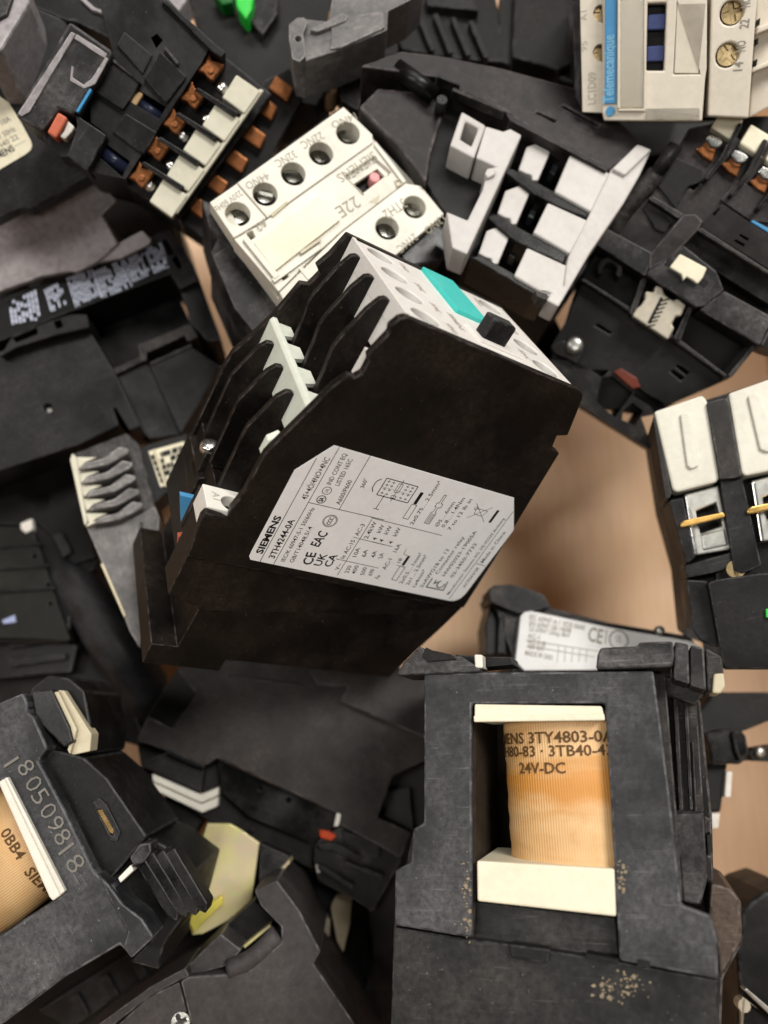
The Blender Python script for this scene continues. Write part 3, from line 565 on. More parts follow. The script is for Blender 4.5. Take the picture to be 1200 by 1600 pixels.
T('contactor','black contactor with a row of five bright copper clips and cream pads','contactor','contactors heaped in the box',(-0.06365, 0.06872, 0.1412),(0.45901, 0.03175, 0.26739, -0.84665),[
 ('prism','body','black_satin',[(-17.5,-26.3),(-28.7,-13.1),(-26.2,4.7),(-26.5,23.4),(17.5,21.5),(18.6,5.0),(22.8,-4.9),(11.9,-15.0),(-8.3,-15.9)],[],-40,-9,0.8,2,None),
 ('prism','lower_body','black_soft',[(-30.2,18.7),(-37.6,22.2),(-34.6,29.8),(-10.0,32.3),(16.7,30.5),(17.2,20.0)],[],-46,-17,0.6,2,None),
 ('prism','deck','black_satin',[(-15.3,-22.7),(-24.3,-10.5),(-23.0,5.3),(-19.3,5.7),(17.9,5.9),(22.4,-3.0),(11.4,-3.6),(11.4,-8.5),(4.9,-12.8),(-6.7,-13.1)],[[(-15.3,-7.5),(-17.2,-6.8),(-16.8,-4.8),(-14.1,-5.1)],[(0.9,-3.6),(-2.8,-3.6),(-3.8,4.5),(-0.2,4.8)],[(17.3,-3.2),(13.5,-2.9),(13.4,4.4),(18.0,4.9)]],-12,0,0.5,2,None),
 ('prism','foot','black_dusty',[(-4.7,-23.1),(-5.5,-11.4),(-1.1,-10.9),(5.2,-11.2),(13.1,-11.0),(14.4,-14.5),(21.4,-14.8),(22.3,-21.8)],[],-14,6,1.1,2,None),
 ('prism','foot_recess_rim','grey_dust',[(-2.8,-21.4),(-3.1,-20.2),(19.4,-19.5),(21.4,-20.4),(21.2,-21.5)],[],5.5,6.5,0.4,2,3),
 ('prism','foot_recess_rim','grey_dust',[(-3.2,-20.2),(-4.1,-12.1),(-2.7,-11.9),(-1.9,-20.1)],[],5.5,6.3,0.3,2,3),
 ('prism','foot_recess_rim','grey_dust',[(3.7,-17.4),(3.7,-16.7),(5.9,-15.7),(5.7,-12.8),(3.2,-12.0),(-3.1,-12.1),(-3.3,-11.2),(3.8,-10.7),(6.4,-12.2),(7.0,-15.8)],[],5.5,6.3,0.3,2,3),
 ('prism','plate','black_satin',[(-4.5,-12.6),(-4.1,-3.4),(4.0,-3.4),(4.7,-11.7)],[],-2,1.6,0.4,2,None),
 ('prism','plate','black_satin',[(-13.9,-3.6),(-13.0,4.8),(-4.3,4.3),(-5.7,-3.4)],[],-2,1.4,0.4,2,None),
 ('prism','plate','black_satin',[(-8.3,-13.0),(-12.2,-13.2),(-12.0,-4.8),(-6.7,-4.2)],[],-2,0.8,0.4,2,None),
 ('prism','plate','black_satin',[(4.1,-2.6),(3.1,6.1),(9.9,6.4),(10.2,-2.8)],[],-2,0.8,0.4,2,None),
 ('prism','rib','black_dusty',[(-14.8,-3.2),(-15.5,-2.8),(-14.5,1.8),(-13.7,1.6)],[],0,2.2,0.3,2,None),
 ('prism','rib','black_dusty',[(-4.1,-4.2),(-4.2,-3.0),(-4.0,-12.7),(-4.9,-12.5)],[],0,2.3,0.3,2,None),
 ('tube','coil_pin','navy_dark',[[-0.9,-2.3,-3.0],[-1.1,4.4,-3.0]],1.6,None),
 ('prism','pin_cap','tan',[(-0.4,-3.7),(-2.7,-3.2),(-2.8,-1.8),(1.0,-1.7),(1.5,-3.1)],[],-4,-0.2,0.5,2,None),
 ('tube','coil_pin','navy_dark',[[15.7,-3.2,-2.0],[15.6,4.5,-2.0]],1.8,None),
 ('prism','housing','black_satin',[(12.6,-11.3),(12.1,-2.5),(22.6,-1.8),(22.6,-7.5),(14.6,-9.5)],[],-8,4.5,0.5,2,None),
 ('prism','coil_clip','blue',[(5.5,-11.2),(5.5,-10.5),(12.0,-10.3),(12.2,-11.0)],[],4.5,6.4,0.2,2,None),
 ('prism','coil_tab','copper_red',[(15.0,-14.2),(14.8,-11.6),(20.7,-11.3),(20.8,-13.8)],[],-4,6.6,0.7,2,None),
 ('prism','coil_socket','white',[(15.1,-11.9),(15.4,-9.7),(16.9,-9.6),(19.4,-10.0),(19.7,-11.5),(17.9,-11.2)],[],-4,5,0.6,2,None),
 ('prism','coil_bay','black_satin',[(21.1,-16.1),(13.9,-15.9),(14.5,-10.5),(22.2,-8.1),(23.7,-9.4),(22.6,-14.6)],[],-10,1.5,0.4,2,None),
 ('prism','bay_floor','black_soft',[(-24.5,1.5),(-26.6,21.5),(17.3,20.7),(17.8,4.1)],[],-12,-9.5,0,2,None),
 ('prism','copper_clip','copper',[(-16.8,5.5),(-19.7,6.1),(-22.4,5.5),(-21.3,7.2),(-22.0,8.7),(-22.5,10.4),(-18.8,10.1),(-17.1,10.0),(-17.0,8.6),(-17.4,7.4)],[],-5,-1.5,0.5,2,None),
 ('cyl','rivet','copper',-18.9,8.4,0.9,-2,-0.9,10,0.3,22),
 ('prism','copper_clip','copper',[(-8.1,5.8),(-11.0,6.3),(-13.8,5.8),(-12.7,7.5),(-13.3,9.0),(-13.8,10.7),(-10.1,10.4),(-8.4,10.3),(-8.3,8.9),(-8.7,7.7)],[],-5,-1.5,0.5,2,None),
 ('cyl','rivet','copper',-10.2,8.6,0.9,-2,-0.9,10,0.3,24),
 ('prism','copper_clip','copper',[(0.3,5.4),(-2.7,6.0),(-5.4,5.5),(-4.3,7.1),(-5.0,8.7),(-5.4,10.3),(-1.7,10.1),(0.0,9.9),(0.1,8.6),(-0.3,7.3)],[],-5,-1.5,0.5,2,None),
 ('cyl','rivet','copper',-1.8,8.3,0.9,-2,-0.9,10,0.3,26),
 ('prism','copper_clip','copper',[(8.8,5.5),(5.8,6.0),(3.1,5.5),(4.2,7.2),(3.6,8.7),(3.1,10.4),(6.9,10.1),(8.6,10.0),(8.6,8.6),(8.2,7.4)],[],-5,-1.5,0.5,2,None),
 ('cyl','rivet','copper',6.7,8.3,0.9,-2,-0.9,10,0.3,28),
 ('prism','copper_clip','copper',[(17.1,5.8),(14.2,6.4),(11.4,5.8),(12.5,7.5),(11.9,9.1),(11.5,10.7),(15.2,10.5),(17.0,10.3),(17.0,9.0),(16.5,7.7)],[],-5,-1.5,0.5,2,None),
 ('cyl','rivet','copper',15.0,8.7,0.9,-2,-0.9,10,0.3,30),
 ('prism','terminal_pad','cream_grey',[(-22.3,14.2),(-23.0,21.5),(-15.6,21.3),(-15.2,14.4)],[],-5,-1,0.5,2,None),
 ('prism','terminal_pad','cream_grey',[(-13.1,13.9),(-13.8,21.2),(-6.4,21.0),(-6.0,14.1)],[],-5,-1,0.5,2,None),
 ('prism','terminal_pad','cream_grey',[(-4.8,13.3),(-5.4,20.7),(2.0,20.4),(2.3,13.5)],[],-5,-1,0.5,2,None),
 ('prism','terminal_pad','cream_grey',[(3.4,13.4),(2.9,20.8),(10.4,20.5),(10.5,13.6)],[],-5,-1,0.5,2,None),
 ('prism','terminal_pad','cream_grey',[(11.6,13.4),(11.2,20.8),(18.7,20.6),(18.8,13.6)],[],-5,-1,0.5,2,None),
 ('screw','screw','steel',-17.9,12.6,-3.2,1.6,'dome',0,None),
 ('screw','screw','steel',-8.7,13.9,-3.2,1.6,'dome',0,None),
 ('screw','screw','steel',-1.1,11.0,-3.2,1.6,'dome',0,None),
 ('screw','screw','steel',7.3,12.6,-3.2,1.6,'dome',0,None),
 ('screw','screw','steel',14.9,11.0,-3.2,1.6,'dome',0,None),
 ('prism','divider','black_gloss',[(-11.8,7.8),(-13.0,8.3),(-14.5,19.9),(-12.8,19.7)],[],-10,0.4,0.5,2,None),
 ('prism','divider','black_gloss',[(-3.6,7.2),(-4.8,7.7),(-6.2,19.4),(-4.5,19.2)],[],-10,0.4,0.5,2,None),
 ('prism','divider','black_gloss',[(4.5,6.8),(3.3,7.3),(2.0,18.9),(3.7,18.8)],[],-10,0.4,0.5,2,None),
 ('prism','divider','black_gloss',[(12.3,6.8),(11.1,7.3),(9.9,19.0),(11.6,18.8)],[],-10,0.4,0.5,2,None),
 ('prism','terminal_rail','cream_grey',[(-23.6,20.9),(-23.9,22.0),(16.9,21.1),(17.2,19.9)],[],-4,-1.6,0.4,2,None),
 ('prism','copper_clip','copper',[(-25.8,19.8),(-26.2,26.0),(-21.8,26.7),(-21.5,20.1)],[],-22,-14,0.8,2,None),
 ('prism','copper_clip','copper',[(-17.4,21.6),(-17.8,27.8),(-13.3,28.5),(-13.0,21.9)],[],-22,-14,0.8,2,None),
 ('prism','copper_clip','copper',[(-8.8,21.2),(-9.1,27.5),(-4.6,28.1),(-4.4,21.5)],[],-22,-14,0.8,2,None),
 ('prism','copper_clip','copper',[(-0.1,20.3),(-0.3,26.5),(4.2,27.2),(4.3,20.6)],[],-22,-14,0.8,2,None),
 ('prism','copper_clip','copper',[(8.4,19.3),(8.2,25.5),(12.8,26.2),(12.8,19.6)],[],-22,-14,0.8,2,None),
 ('prism','copper_clip','copper',[(-32.7,20.7),(-33.2,26.8),(-28.8,27.5),(-28.4,21.0)],[],-22,-14,0.8,2,None),
 ('prism','side_wall','black_satin',[(-24.1,-9.8),(-25.2,-9.2),(-24.3,6.6),(-24.4,9.6),(-22.5,9.5),(-22.3,5.8)],[],-30,1.5,0.5,2,None),
])
T('contactor','dark contactor with green push tabs beside the copper clip row','contactor','contactors heaped in the box',(-0.04315, 0.1166, 0.11819),(0.98509, 0.04895, 0.00819, -0.16475),[
 ('prism','body','black_soft',[(-25.8,12.7),(29.1,31.6),(30.4,19.5),(19.6,4.3),(22.9,-2.6),(30.1,-7.3),(28.5,-14.2),(16.3,-15.2),(-2.9,-9.1),(-13.8,-3.1)],[],-32,0,1,2,None),
 ('prism','side_plate','black_dusty',[(-2.1,14.3),(4.5,17.4),(7.0,10.8),(5.4,2.1),(-1.2,6.4)],[],-4,3,0.5,2,None),
 ('prism','push_tab','green',[(-6.1,9.7),(-0.5,11.6),(0.5,7.1),(-0.0,3.1),(-3.9,5.9)],[],0,6,0.8,2,None),
 ('prism','push_tab','green_dark',[(-14.0,9.7),(-7.8,11.8),(-6.4,8.2),(-9.2,6.4)],[],0,5,0.8,2,None),
 ('prism','top_cap','grey_dust',[(-27.5,-0.2),(-18.3,3.0),(-19.3,-3.3)],[],0,8,0.8,2,None),
])
T('contactor','grey dusty housing corner with scuffed top beside the copper-clip contactor','contactor','contactors heaped in the box',(-0.09842, 0.08887, 0.15154),(0.98968, 0.04292, 0.05474, -0.12527),[
 ('prism','body','grey_dust',[(-8.5,5.6),(3.0,9.8),(4.6,5.0),(2.7,-10.6),(-1.8,-12.7)],[],-38,0,1,2,None),
 ('prism','rib','black_dusty',[(-5.4,3.3),(0.8,5.6),(1.3,-0.7),(-2.2,-5.6)],[],-1,1.2,0.5,2,None),
])
T('contactor','clear-edged black housing with chipped corner above the copper-clip contactor','contactor','contactors heaped in the box',(-0.08057, 0.10644, 0.14018),(0.957, 0.04475, 0.0236, -0.28563),[
 ('prism','body','black_satin',[(-14.9,-11.1),(-16.4,-2.2),(5.3,12.6),(11.8,-4.3),(12.3,-7.0),(-1.5,-8.2),(-3.0,-9.3)],[],-20,0,0.8,2,None),
 ('prism','edge_strip','clear',[(6.2,0.2),(7.5,1.0),(12.7,-3.3),(13.1,-7.4),(12.4,-7.5),(11.9,-3.8)],[],-2,1.2,0.3,2,None),
 ('prism','edge_strip','grey_dust',[(-3.8,-2.1),(-3.2,-1.2),(1.3,-2.1),(6.7,-1.1),(7.0,-1.9),(1.3,-3.2)],[],-1,1,0.3,2,None),
])
T('contactor','black contactor with a rounded cream type label on its flat side','contactor','contactors heaped in the box',(-0.10268, 0.06724, 0.12506),(0.92294, 0.26688, 0.06549, 0.26956),[
 ('prism','body','black_satin',[(4.2,27.7),(23.4,32.3),(30.2,24.9),(19.8,-0.0),(20.3,-9.5),(13.3,-12.4),(-6.5,-13.0),(-7.3,-11.8),(-8.8,-11.2),(-22.2,-11.3)],[],-9,0,0.7,2,None),
 ('prism','label','label_cream',[(2.3,17.3),(3.5,15.6),(4.7,13.2),(4.7,7.5),(4.4,2.7),(4.0,1.4),(3.0,0.5),(1.1,0.1),(-7.2,-0.4),(-9.6,-0.4)],[],0,0.35,0.08,2,None),
 ('prism','rule_line','ink_soft',[(-6.7,3.2),(-4.8,3.1),(3.2,3.2),(3.2,3.1),(-4.9,2.9),(-6.8,3.1)],[],0.3,0.38,0,2,1),
 ('text', 'lettering', 'ink', 'SIEMENS', -8.69, 2.03, -0.72, 2.11, 1.7, 0.36, 0.05, 0.02, 1),
 ('text', 'lettering', 'ink_soft', '3TH40 22', -6.92, 4.07, 1.97, 4.37, 1.3, 0.36, 0.05, 0.02, 1),
 ('text', 'lettering', 'ink_soft', '220V 50Hz', -5.51, 6.17, 2.34, 6.41, 1.3, 0.36, 0.05, 0.02, 1),
 ('text', 'lettering', 'ink_soft', '10A', -0.09, 8.99, 2.77, 9.14, 1.3, 0.36, 0.05, 0.02, 1),
])
T('contactor_cover','flat grey dusty cover lying on the contactor with white printed band','cover',None,(-0.10201, 0.05841, 0.10458),(0.94968, 0.22586, 0.0002, 0.21703),[
 ('prism','plate','grey_dust',[(-23.2,6.8),(-12.8,7.6),(-8.4,8.1),(-4.9,8.5),(-3.0,7.0),(17.2,8.4),(20.4,4.1),(22.0,-0.1),(15.8,-2.2),(16.5,-11.6),(8.3,-14.0),(0.7,-14.2),(-0.2,-13.3),(-9.3,-11.1),(-22.4,-10.2),(-32.8,-10.6)],[],-3,0,0.5,2,None),
 ('prism','lug','grey_dust',[(16.4,-11.3),(24.8,-10.8),(26.1,-14.3),(24.9,-15.3),(15.4,-15.6),(8.0,-13.9)],[],-3.5,-1,0.4,2,None),
])
T('contactor','black contactor with a band of white printed data along its upper edge','contactor','contactors heaped in the box',(-0.09053, 0.03568, 0.08613),(0.96976, 0.10845, 0.03703, 0.21548),[
 ('prism','body','black_satin',[(-45.3,11.9),(-6.0,8.2),(-3.6,13.2),(26.5,16.0),(26.9,-3.4),(27.1,-10.1),(30.2,-21.1),(8.3,-38.5),(-3.3,-35.9),(-6.7,-30.2),(-24.2,-27.7),(-37.6,-29.4),(-61.1,-28.1)],[],-44,-17,0.7,2,None),
 ('prism','under_body','black_soft',[(-36.9,33.4),(-13.0,31.5),(25.0,31.9),(32.8,30.9),(35.0,22.7),(27.3,15.3),(-15.8,15.6),(-45.4,11.6)],[],-44,-17,0.5,2,None),
 ('prism','print_band','black_flat',[(-29.4,15.3),(-22.5,18.8),(-11.6,17.7),(-2.0,18.5),(24.4,20.6),(28.4,17.0),(28.1,7.7),(26.6,6.5),(-12.9,6.4),(-25.5,5.6),(-33.2,5.7)],[],-18,4,0.5,2,None),
 ('prism','end_cap','black_satin',[(25.3,20.0),(31.9,20.3),(34.0,12.8),(34.7,5.3),(34.6,1.3),(27.8,0.6),(26.8,6.8),(28.4,16.8)],[[(28.5,17.5),(30.3,17.7),(30.6,12.3),(28.8,11.9)],[(29.0,10.8),(31.2,11.6),(31.4,7.2),(29.7,6.8)]],-18,4.5,1.2,2,None),
 ('prism','end_wall','black_satin',[(27.9,1.9),(34.7,2.5),(33.3,-18.4),(29.2,-17.4),(26.3,-9.7)],[],-30,1,0.6,2,None),
 ('prism','guide_rail','black_worn',[(8.3,-10.2),(26.3,-9.9),(26.9,-14.9),(23.1,-15.1),(23.3,-12.9),(9.7,-13.7),(8.6,-15.9),(7.5,-15.4)],[],-18,1.5,0.5,2,None),
 ('prism','guide_rail','black_worn',[(-1.6,-14.4),(8.0,-14.1),(7.8,-15.7),(-1.5,-16.4)],[],-18,1.2,0.5,2,None),
 ('prism','guide_rail','black_worn',[(9.4,-16.7),(23.6,-16.0),(23.6,-17.0),(9.3,-17.7)],[],-18,0.8,0.4,2,None),
 ('prism','side_panel','black_satin',[(-41.2,4.3),(-14.0,2.8),(-4.3,1.0),(-3.8,-0.6),(-1.9,-15.4),(-1.4,-34.5),(-4.8,-34.6),(-5.8,-26.3),(-6.9,-25.8),(-7.3,-31.6),(-20.1,-32.6),(-54.9,-30.5)],[[(-23.6,-18.1),(-23.7,-17.5),(-24.1,-17.0),(-24.7,-16.7),(-25.4,-16.7),(-26.0,-17.0),(-26.4,-17.5),(-26.6,-18.1),(-26.4,-18.8),(-26.0,-19.3),(-25.4,-19.6),(-24.7,-19.6),(-24.1,-19.3),(-23.7,-18.8)]],-18,0,0.6,2,None),
 ('prism','panel_rim','black_worn',[(-41.0,4.0),(-13.6,3.1),(-4.2,0.8),(-3.7,-0.1),(-14.0,2.1),(-41.4,2.8)],[],-1,0.8,0.3,2,8),
 ('cyl','recess_disc','black_flat',-12.8,-24.8,3.1,-0.5,0.25,24,0.2,None),
 ('cyl','pin','steel_dull',-25.4,-18.2,0.9,-5,-2.5,14,0.5,None),
 ('prism','side_panel','black_satin',[(-1.8,-15.7),(7.4,-15.1),(9.0,-17.3),(9.1,-41.5),(-0.5,-39.0),(-1.6,-34.1)],[],-18,-1.5,0.4,2,None),
 ('prism','side_panel','black_satin',[(9.2,-17.6),(23.5,-16.9),(29.4,-26.1),(9.3,-41.9)],[],-18,0,0.4,2,None),
 ('prism','terminal_slot','black_flat',[(-22.7,18.7),(-15.2,19.6),(-15.1,17.4),(-23.1,16.0)],[],2,4.6,0.3,2,None),
 ('prism','terminal_slot','black_flat',[(-10.4,19.4),(-5.3,18.1),(-6.8,16.2),(-10.4,16.2)],[],2,4.6,0.3,2,None),
 ('prism','latch_tab','black_satin',[(-31.0,0.6),(-24.9,5.4),(-17.2,5.4),(-12.0,5.4),(-6.6,5.0),(-2.3,3.3),(-3.1,-0.7),(-13.2,0.8),(-25.5,1.5)],[[(-25.6,4.7),(-17.6,5.1),(-18.0,3.0),(-25.0,2.8)],[(-12.4,4.9),(-9.9,4.8),(-10.2,2.3),(-12.3,2.3)]],-10,5,0.4,2,None),
 ('prism','print_panel','black_flat',[(-10.8,15.9),(-4.3,16.5),(-6.0,7.9),(-11.6,7.4)],[],3.8,4.2,0,2,None),
 ('rects','printing','white_ink',[[(-22.92,14.24),(-23.03,13.82),(-22.27,13.81),(-22.16,14.25)],[(-23.05,13.75),(-23.41,12.34),(-22.66,12.29),(-22.29,13.74)],[(-23.47,12.11),(-23.78,10.92),(-23.04,10.82),(-22.72,12.06)],[(-23.83,10.72),(-24.12,9.61),(-23.38,9.47),(-23.09,10.62)],[(-24.17,9.43),(-24.26,9.08),(-23.52,8.93),(-23.43,9.29)],[(-21.28,16.16),(-21.52,15.22),(-20.75,15.26),(-20.5,16.22)],[(-21.95,13.52),(-22.36,11.9),(-21.61,11.84),(-21.19,13.51)],[(-22.43,11.64),(-22.67,10.68),(-21.93,10.58),(-21.68,11.57)],[(-22.71,10.52),(-22.82,10.11),(-22.08,9.99),(-21.97,10.42)],[(-22.84,10.04),(-23.09,9.06),(-22.35,8.91),(-22.09,9.92)],[(-20.37,15.2),(-20.65,14.08),(-19.88,14.09),(-19.6,15.23)],[(-20.69,13.9),(-20.87,13.19),(-20.11,13.17),(-19.93,13.9)],[(-20.9,13.07),(-21.11,12.24),(-20.36,12.19),(-20.14,13.05)],[(-21.46,10.84),(-21.8,9.52),(-21.05,9.39),(-20.71,10.75)],[(-21.85,9.31),(-22.01,8.66),(-21.27,8.51),(-21.11,9.17)],[(-19.35,14.66),(-19.72,13.16),(-18.96,13.13),(-18.58,14.68)],[(-20.04,11.85),(-20.49,10.06),(-19.74,9.96),(-19.29,11.79)],[(-20.56,9.77),(-20.87,8.53),(-20.12,8.38),(-19.81,9.66)],[(-17.75,16.46),(-18.02,15.35),(-17.25,15.39),(-16.97,16.53)],[(-18.39,13.82),(-18.68,12.65),(-17.92,12.62),(-17.63,13.82)],[(-19.0,11.35),(-19.43,9.58),(-18.68,9.47),(-18.24,11.28)],[(-16.57,16.57),(-16.95,15.0),(-16.17,15.02),(-15.79,16.63)],[(-17.01,14.74),(-17.2,13.96),(-16.43,13.96),(-16.24,14.76)],[(-17.23,13.83),(-17.6,12.3),(-16.84,12.26),(-16.46,13.83)],[(-17.66,12.05),(-18.11,10.2),(-17.35,10.1),(-16.9,12.0)],[(-18.18,9.9),(-18.6,8.14),(-17.86,7.99),(-17.43,9.79)],[(-15.39,16.67),(-15.87,14.66),(-15.09,14.68),(-14.61,16.74)],[(-15.94,14.33),(-16.25,13.06),(-15.48,13.04),(-15.17,14.34)],[(-16.3,12.85),(-16.66,11.34),(-15.9,11.28),(-15.53,12.83)],[(-16.72,11.1),(-16.94,10.14),(-16.19,10.04),(-15.96,11.03)],[(-17.34,8.49),(-17.52,7.74),(-16.77,7.59),(-16.59,8.36)],[(-14.2,16.77),(-14.64,14.92),(-13.87,14.94),(-13.42,16.84)],[(-14.71,14.61),(-15.18,12.62),(-14.42,12.58),(-13.94,14.63)],[(-15.26,12.29),(-15.67,10.57),(-14.91,10.49),(-14.5,12.25)],[(-15.73,10.29),(-16.1,8.72),(-15.35,8.6),(-14.98,10.2)]],4.1,2),
 ('rects','printing','white_ink',[[(-11.17,15.7),(-11.26,14.86),(-10.61,14.95),(-10.52,15.79)],[(-11.27,14.73),(-11.37,13.68),(-10.74,13.76),(-10.63,14.81)],[(-11.39,13.51),(-11.53,12.05),(-10.91,12.13),(-10.75,13.59)],[(-11.56,11.82),(-11.6,11.35),(-10.98,11.42),(-10.93,11.9)],[(-11.61,11.27),(-11.7,10.4),(-11.08,10.48),(-10.99,11.35)],[(-11.71,10.26),(-11.88,8.5),(-11.28,8.57),(-11.09,10.34)],[(-10.19,15.83),(-10.38,14.03),(-9.74,14.11),(-9.54,15.93)],[(-10.41,13.73),(-10.57,12.25),(-9.95,12.33),(-9.78,13.82)],[(-10.78,10.29),(-10.92,8.99),(-10.32,9.06),(-10.17,10.36)],[(-10.95,8.78),(-10.99,8.39),(-10.38,8.45),(-10.34,8.85)],[(-9.2,15.97),(-9.4,14.29),(-8.76,14.37),(-8.55,16.07)],[(-9.43,14.01),(-9.54,13.07),(-8.91,13.15),(-8.79,14.1)],[(-9.56,12.91),(-9.77,11.05),(-9.15,11.13),(-8.93,13.0)],[(-8.22,16.11),(-8.35,15.01),(-7.71,15.1),(-7.56,16.2)],[(-8.55,13.46),(-8.78,11.56),(-8.16,11.64),(-7.91,13.54)],[(-8.82,11.26),(-8.91,10.58),(-8.29,10.65),(-8.2,11.33)],[(-8.92,10.47),(-9.13,8.8),(-8.52,8.87),(-8.3,10.54)],[(-7.23,16.25),(-7.43,14.76),(-6.78,14.85),(-6.57,16.34)],[(-7.46,14.52),(-7.63,13.23),(-7.0,13.31),(-6.82,14.61)],[(-7.66,13.02),(-7.8,11.99),(-7.17,12.07),(-7.03,13.1)],[(-6.55,14.21),(-6.77,12.65),(-6.14,12.73),(-5.91,14.3)],[(-7.12,10.21),(-7.3,8.94),(-6.69,9.01),(-6.5,10.28)]],4.3,2),
 ('rects','printing','white_ink',[[(-3.5,16.96),(-3.61,15.86),(-3.05,15.87),(-2.94,16.96)],[(-3.63,15.68),(-3.78,14.25),(-3.21,14.26),(-3.07,15.69)],[(-3.81,14.02),(-3.88,13.28),(-3.31,13.3),(-3.24,14.03)],[(-3.9,13.16),(-4.16,10.62),(-3.58,10.65),(-3.32,13.18)],[(-4.2,10.21),(-4.44,7.99),(-3.84,8.04),(-3.62,10.24)],[(-4.47,7.63),(-4.52,7.17),(-3.92,7.22),(-3.88,7.68)],[(-2.65,16.96),(-2.75,16.0),(-2.18,16.01),(-2.09,16.96)],[(-2.88,14.64),(-3.11,12.3),(-2.53,12.32),(-2.31,14.65)],[(-3.15,11.92),(-3.38,9.65),(-2.78,9.68),(-2.57,11.94)],[(-3.41,9.28),(-3.53,8.04),(-2.94,8.08),(-2.82,9.31)],[(-3.55,7.83),(-3.61,7.26),(-3.01,7.3),(-2.96,7.88)],[(-1.81,16.96),(-2.03,14.53),(-1.46,14.54),(-1.25,16.95)],[(-2.07,14.13),(-2.24,12.28),(-1.66,12.3),(-1.5,14.14)],[(-2.27,11.98),(-2.42,10.34),(-1.83,10.37),(-1.69,12.0)],[(-2.45,10.07),(-2.59,8.5),(-2.0,8.53),(-1.86,10.1)],[(-0.96,16.95),(-1.11,15.23),(-0.54,15.24),(-0.4,16.95)],[(-1.13,14.95),(-1.35,12.48),(-0.77,12.51),(-0.56,14.96)],[(-1.38,12.08),(-1.59,9.67),(-1.0,9.71),(-0.8,12.11)],[(-1.62,9.28),(-1.77,7.65),(-1.17,7.69),(-1.03,9.32)],[(-0.11,16.95),(-0.26,15.14),(0.31,15.15),(0.45,16.95)],[(-0.28,14.84),(-0.35,13.93),(0.22,13.95),(0.29,14.85)],[(-0.37,13.79),(-0.55,11.53),(0.04,11.56),(0.21,13.8)],[(-0.58,11.17),(-0.63,10.5),(-0.04,10.53),(0.01,11.19)],[(-0.64,10.39),(-0.73,9.23),(-0.14,9.27),(-0.05,10.42)],[(-0.75,9.05),(-0.86,7.61),(-0.26,7.65),(-0.15,9.08)],[(0.74,16.95),(0.54,14.33),(1.12,14.35),(1.3,16.95)],[(0.51,13.91),(0.41,12.49),(0.99,12.51),(1.09,13.92)],[(0.39,12.26),(0.25,10.4),(0.84,10.43),(0.97,12.28)],[(0.23,10.09),(0.13,8.79),(0.73,8.83),(0.82,10.12)],[(0.12,8.58),(0.04,7.6),(0.65,7.64),(0.71,8.62)],[(1.59,16.95),(1.42,14.54),(2.0,14.55),(2.15,16.95)],[(1.4,14.15),(1.35,13.46),(1.93,13.47),(1.97,14.16)],[(1.34,13.34),(1.2,11.22),(1.79,11.25),(1.92,13.36)],[(1.18,10.88),(1.1,9.83),(1.7,9.86),(1.76,10.91)],[(1.09,9.66),(1.03,8.73),(1.63,8.77),(1.69,9.69)],[(1.02,8.58),(0.97,7.92),(1.58,7.97),(1.62,8.62)],[(2.29,14.57),(2.25,13.96),(2.83,13.98),(2.86,14.58)],[(2.25,13.87),(2.09,11.36),(2.68,11.38),(2.83,13.88)],[(1.97,9.33),(1.88,7.82),(2.48,7.87),(2.57,9.37)],[(3.29,16.94),(3.23,15.8),(3.79,15.8),(3.85,16.94)],[(3.22,15.61),(3.14,14.16),(3.71,14.17),(3.78,15.62)],[(3.04,12.39),(2.97,11.16),(3.56,11.19),(3.62,12.41)],[(2.96,10.97),(2.93,10.32),(3.52,10.35),(3.55,10.99)],[(2.92,10.21),(2.8,8.09),(3.41,8.13),(3.52,10.24)]],4.1,2),
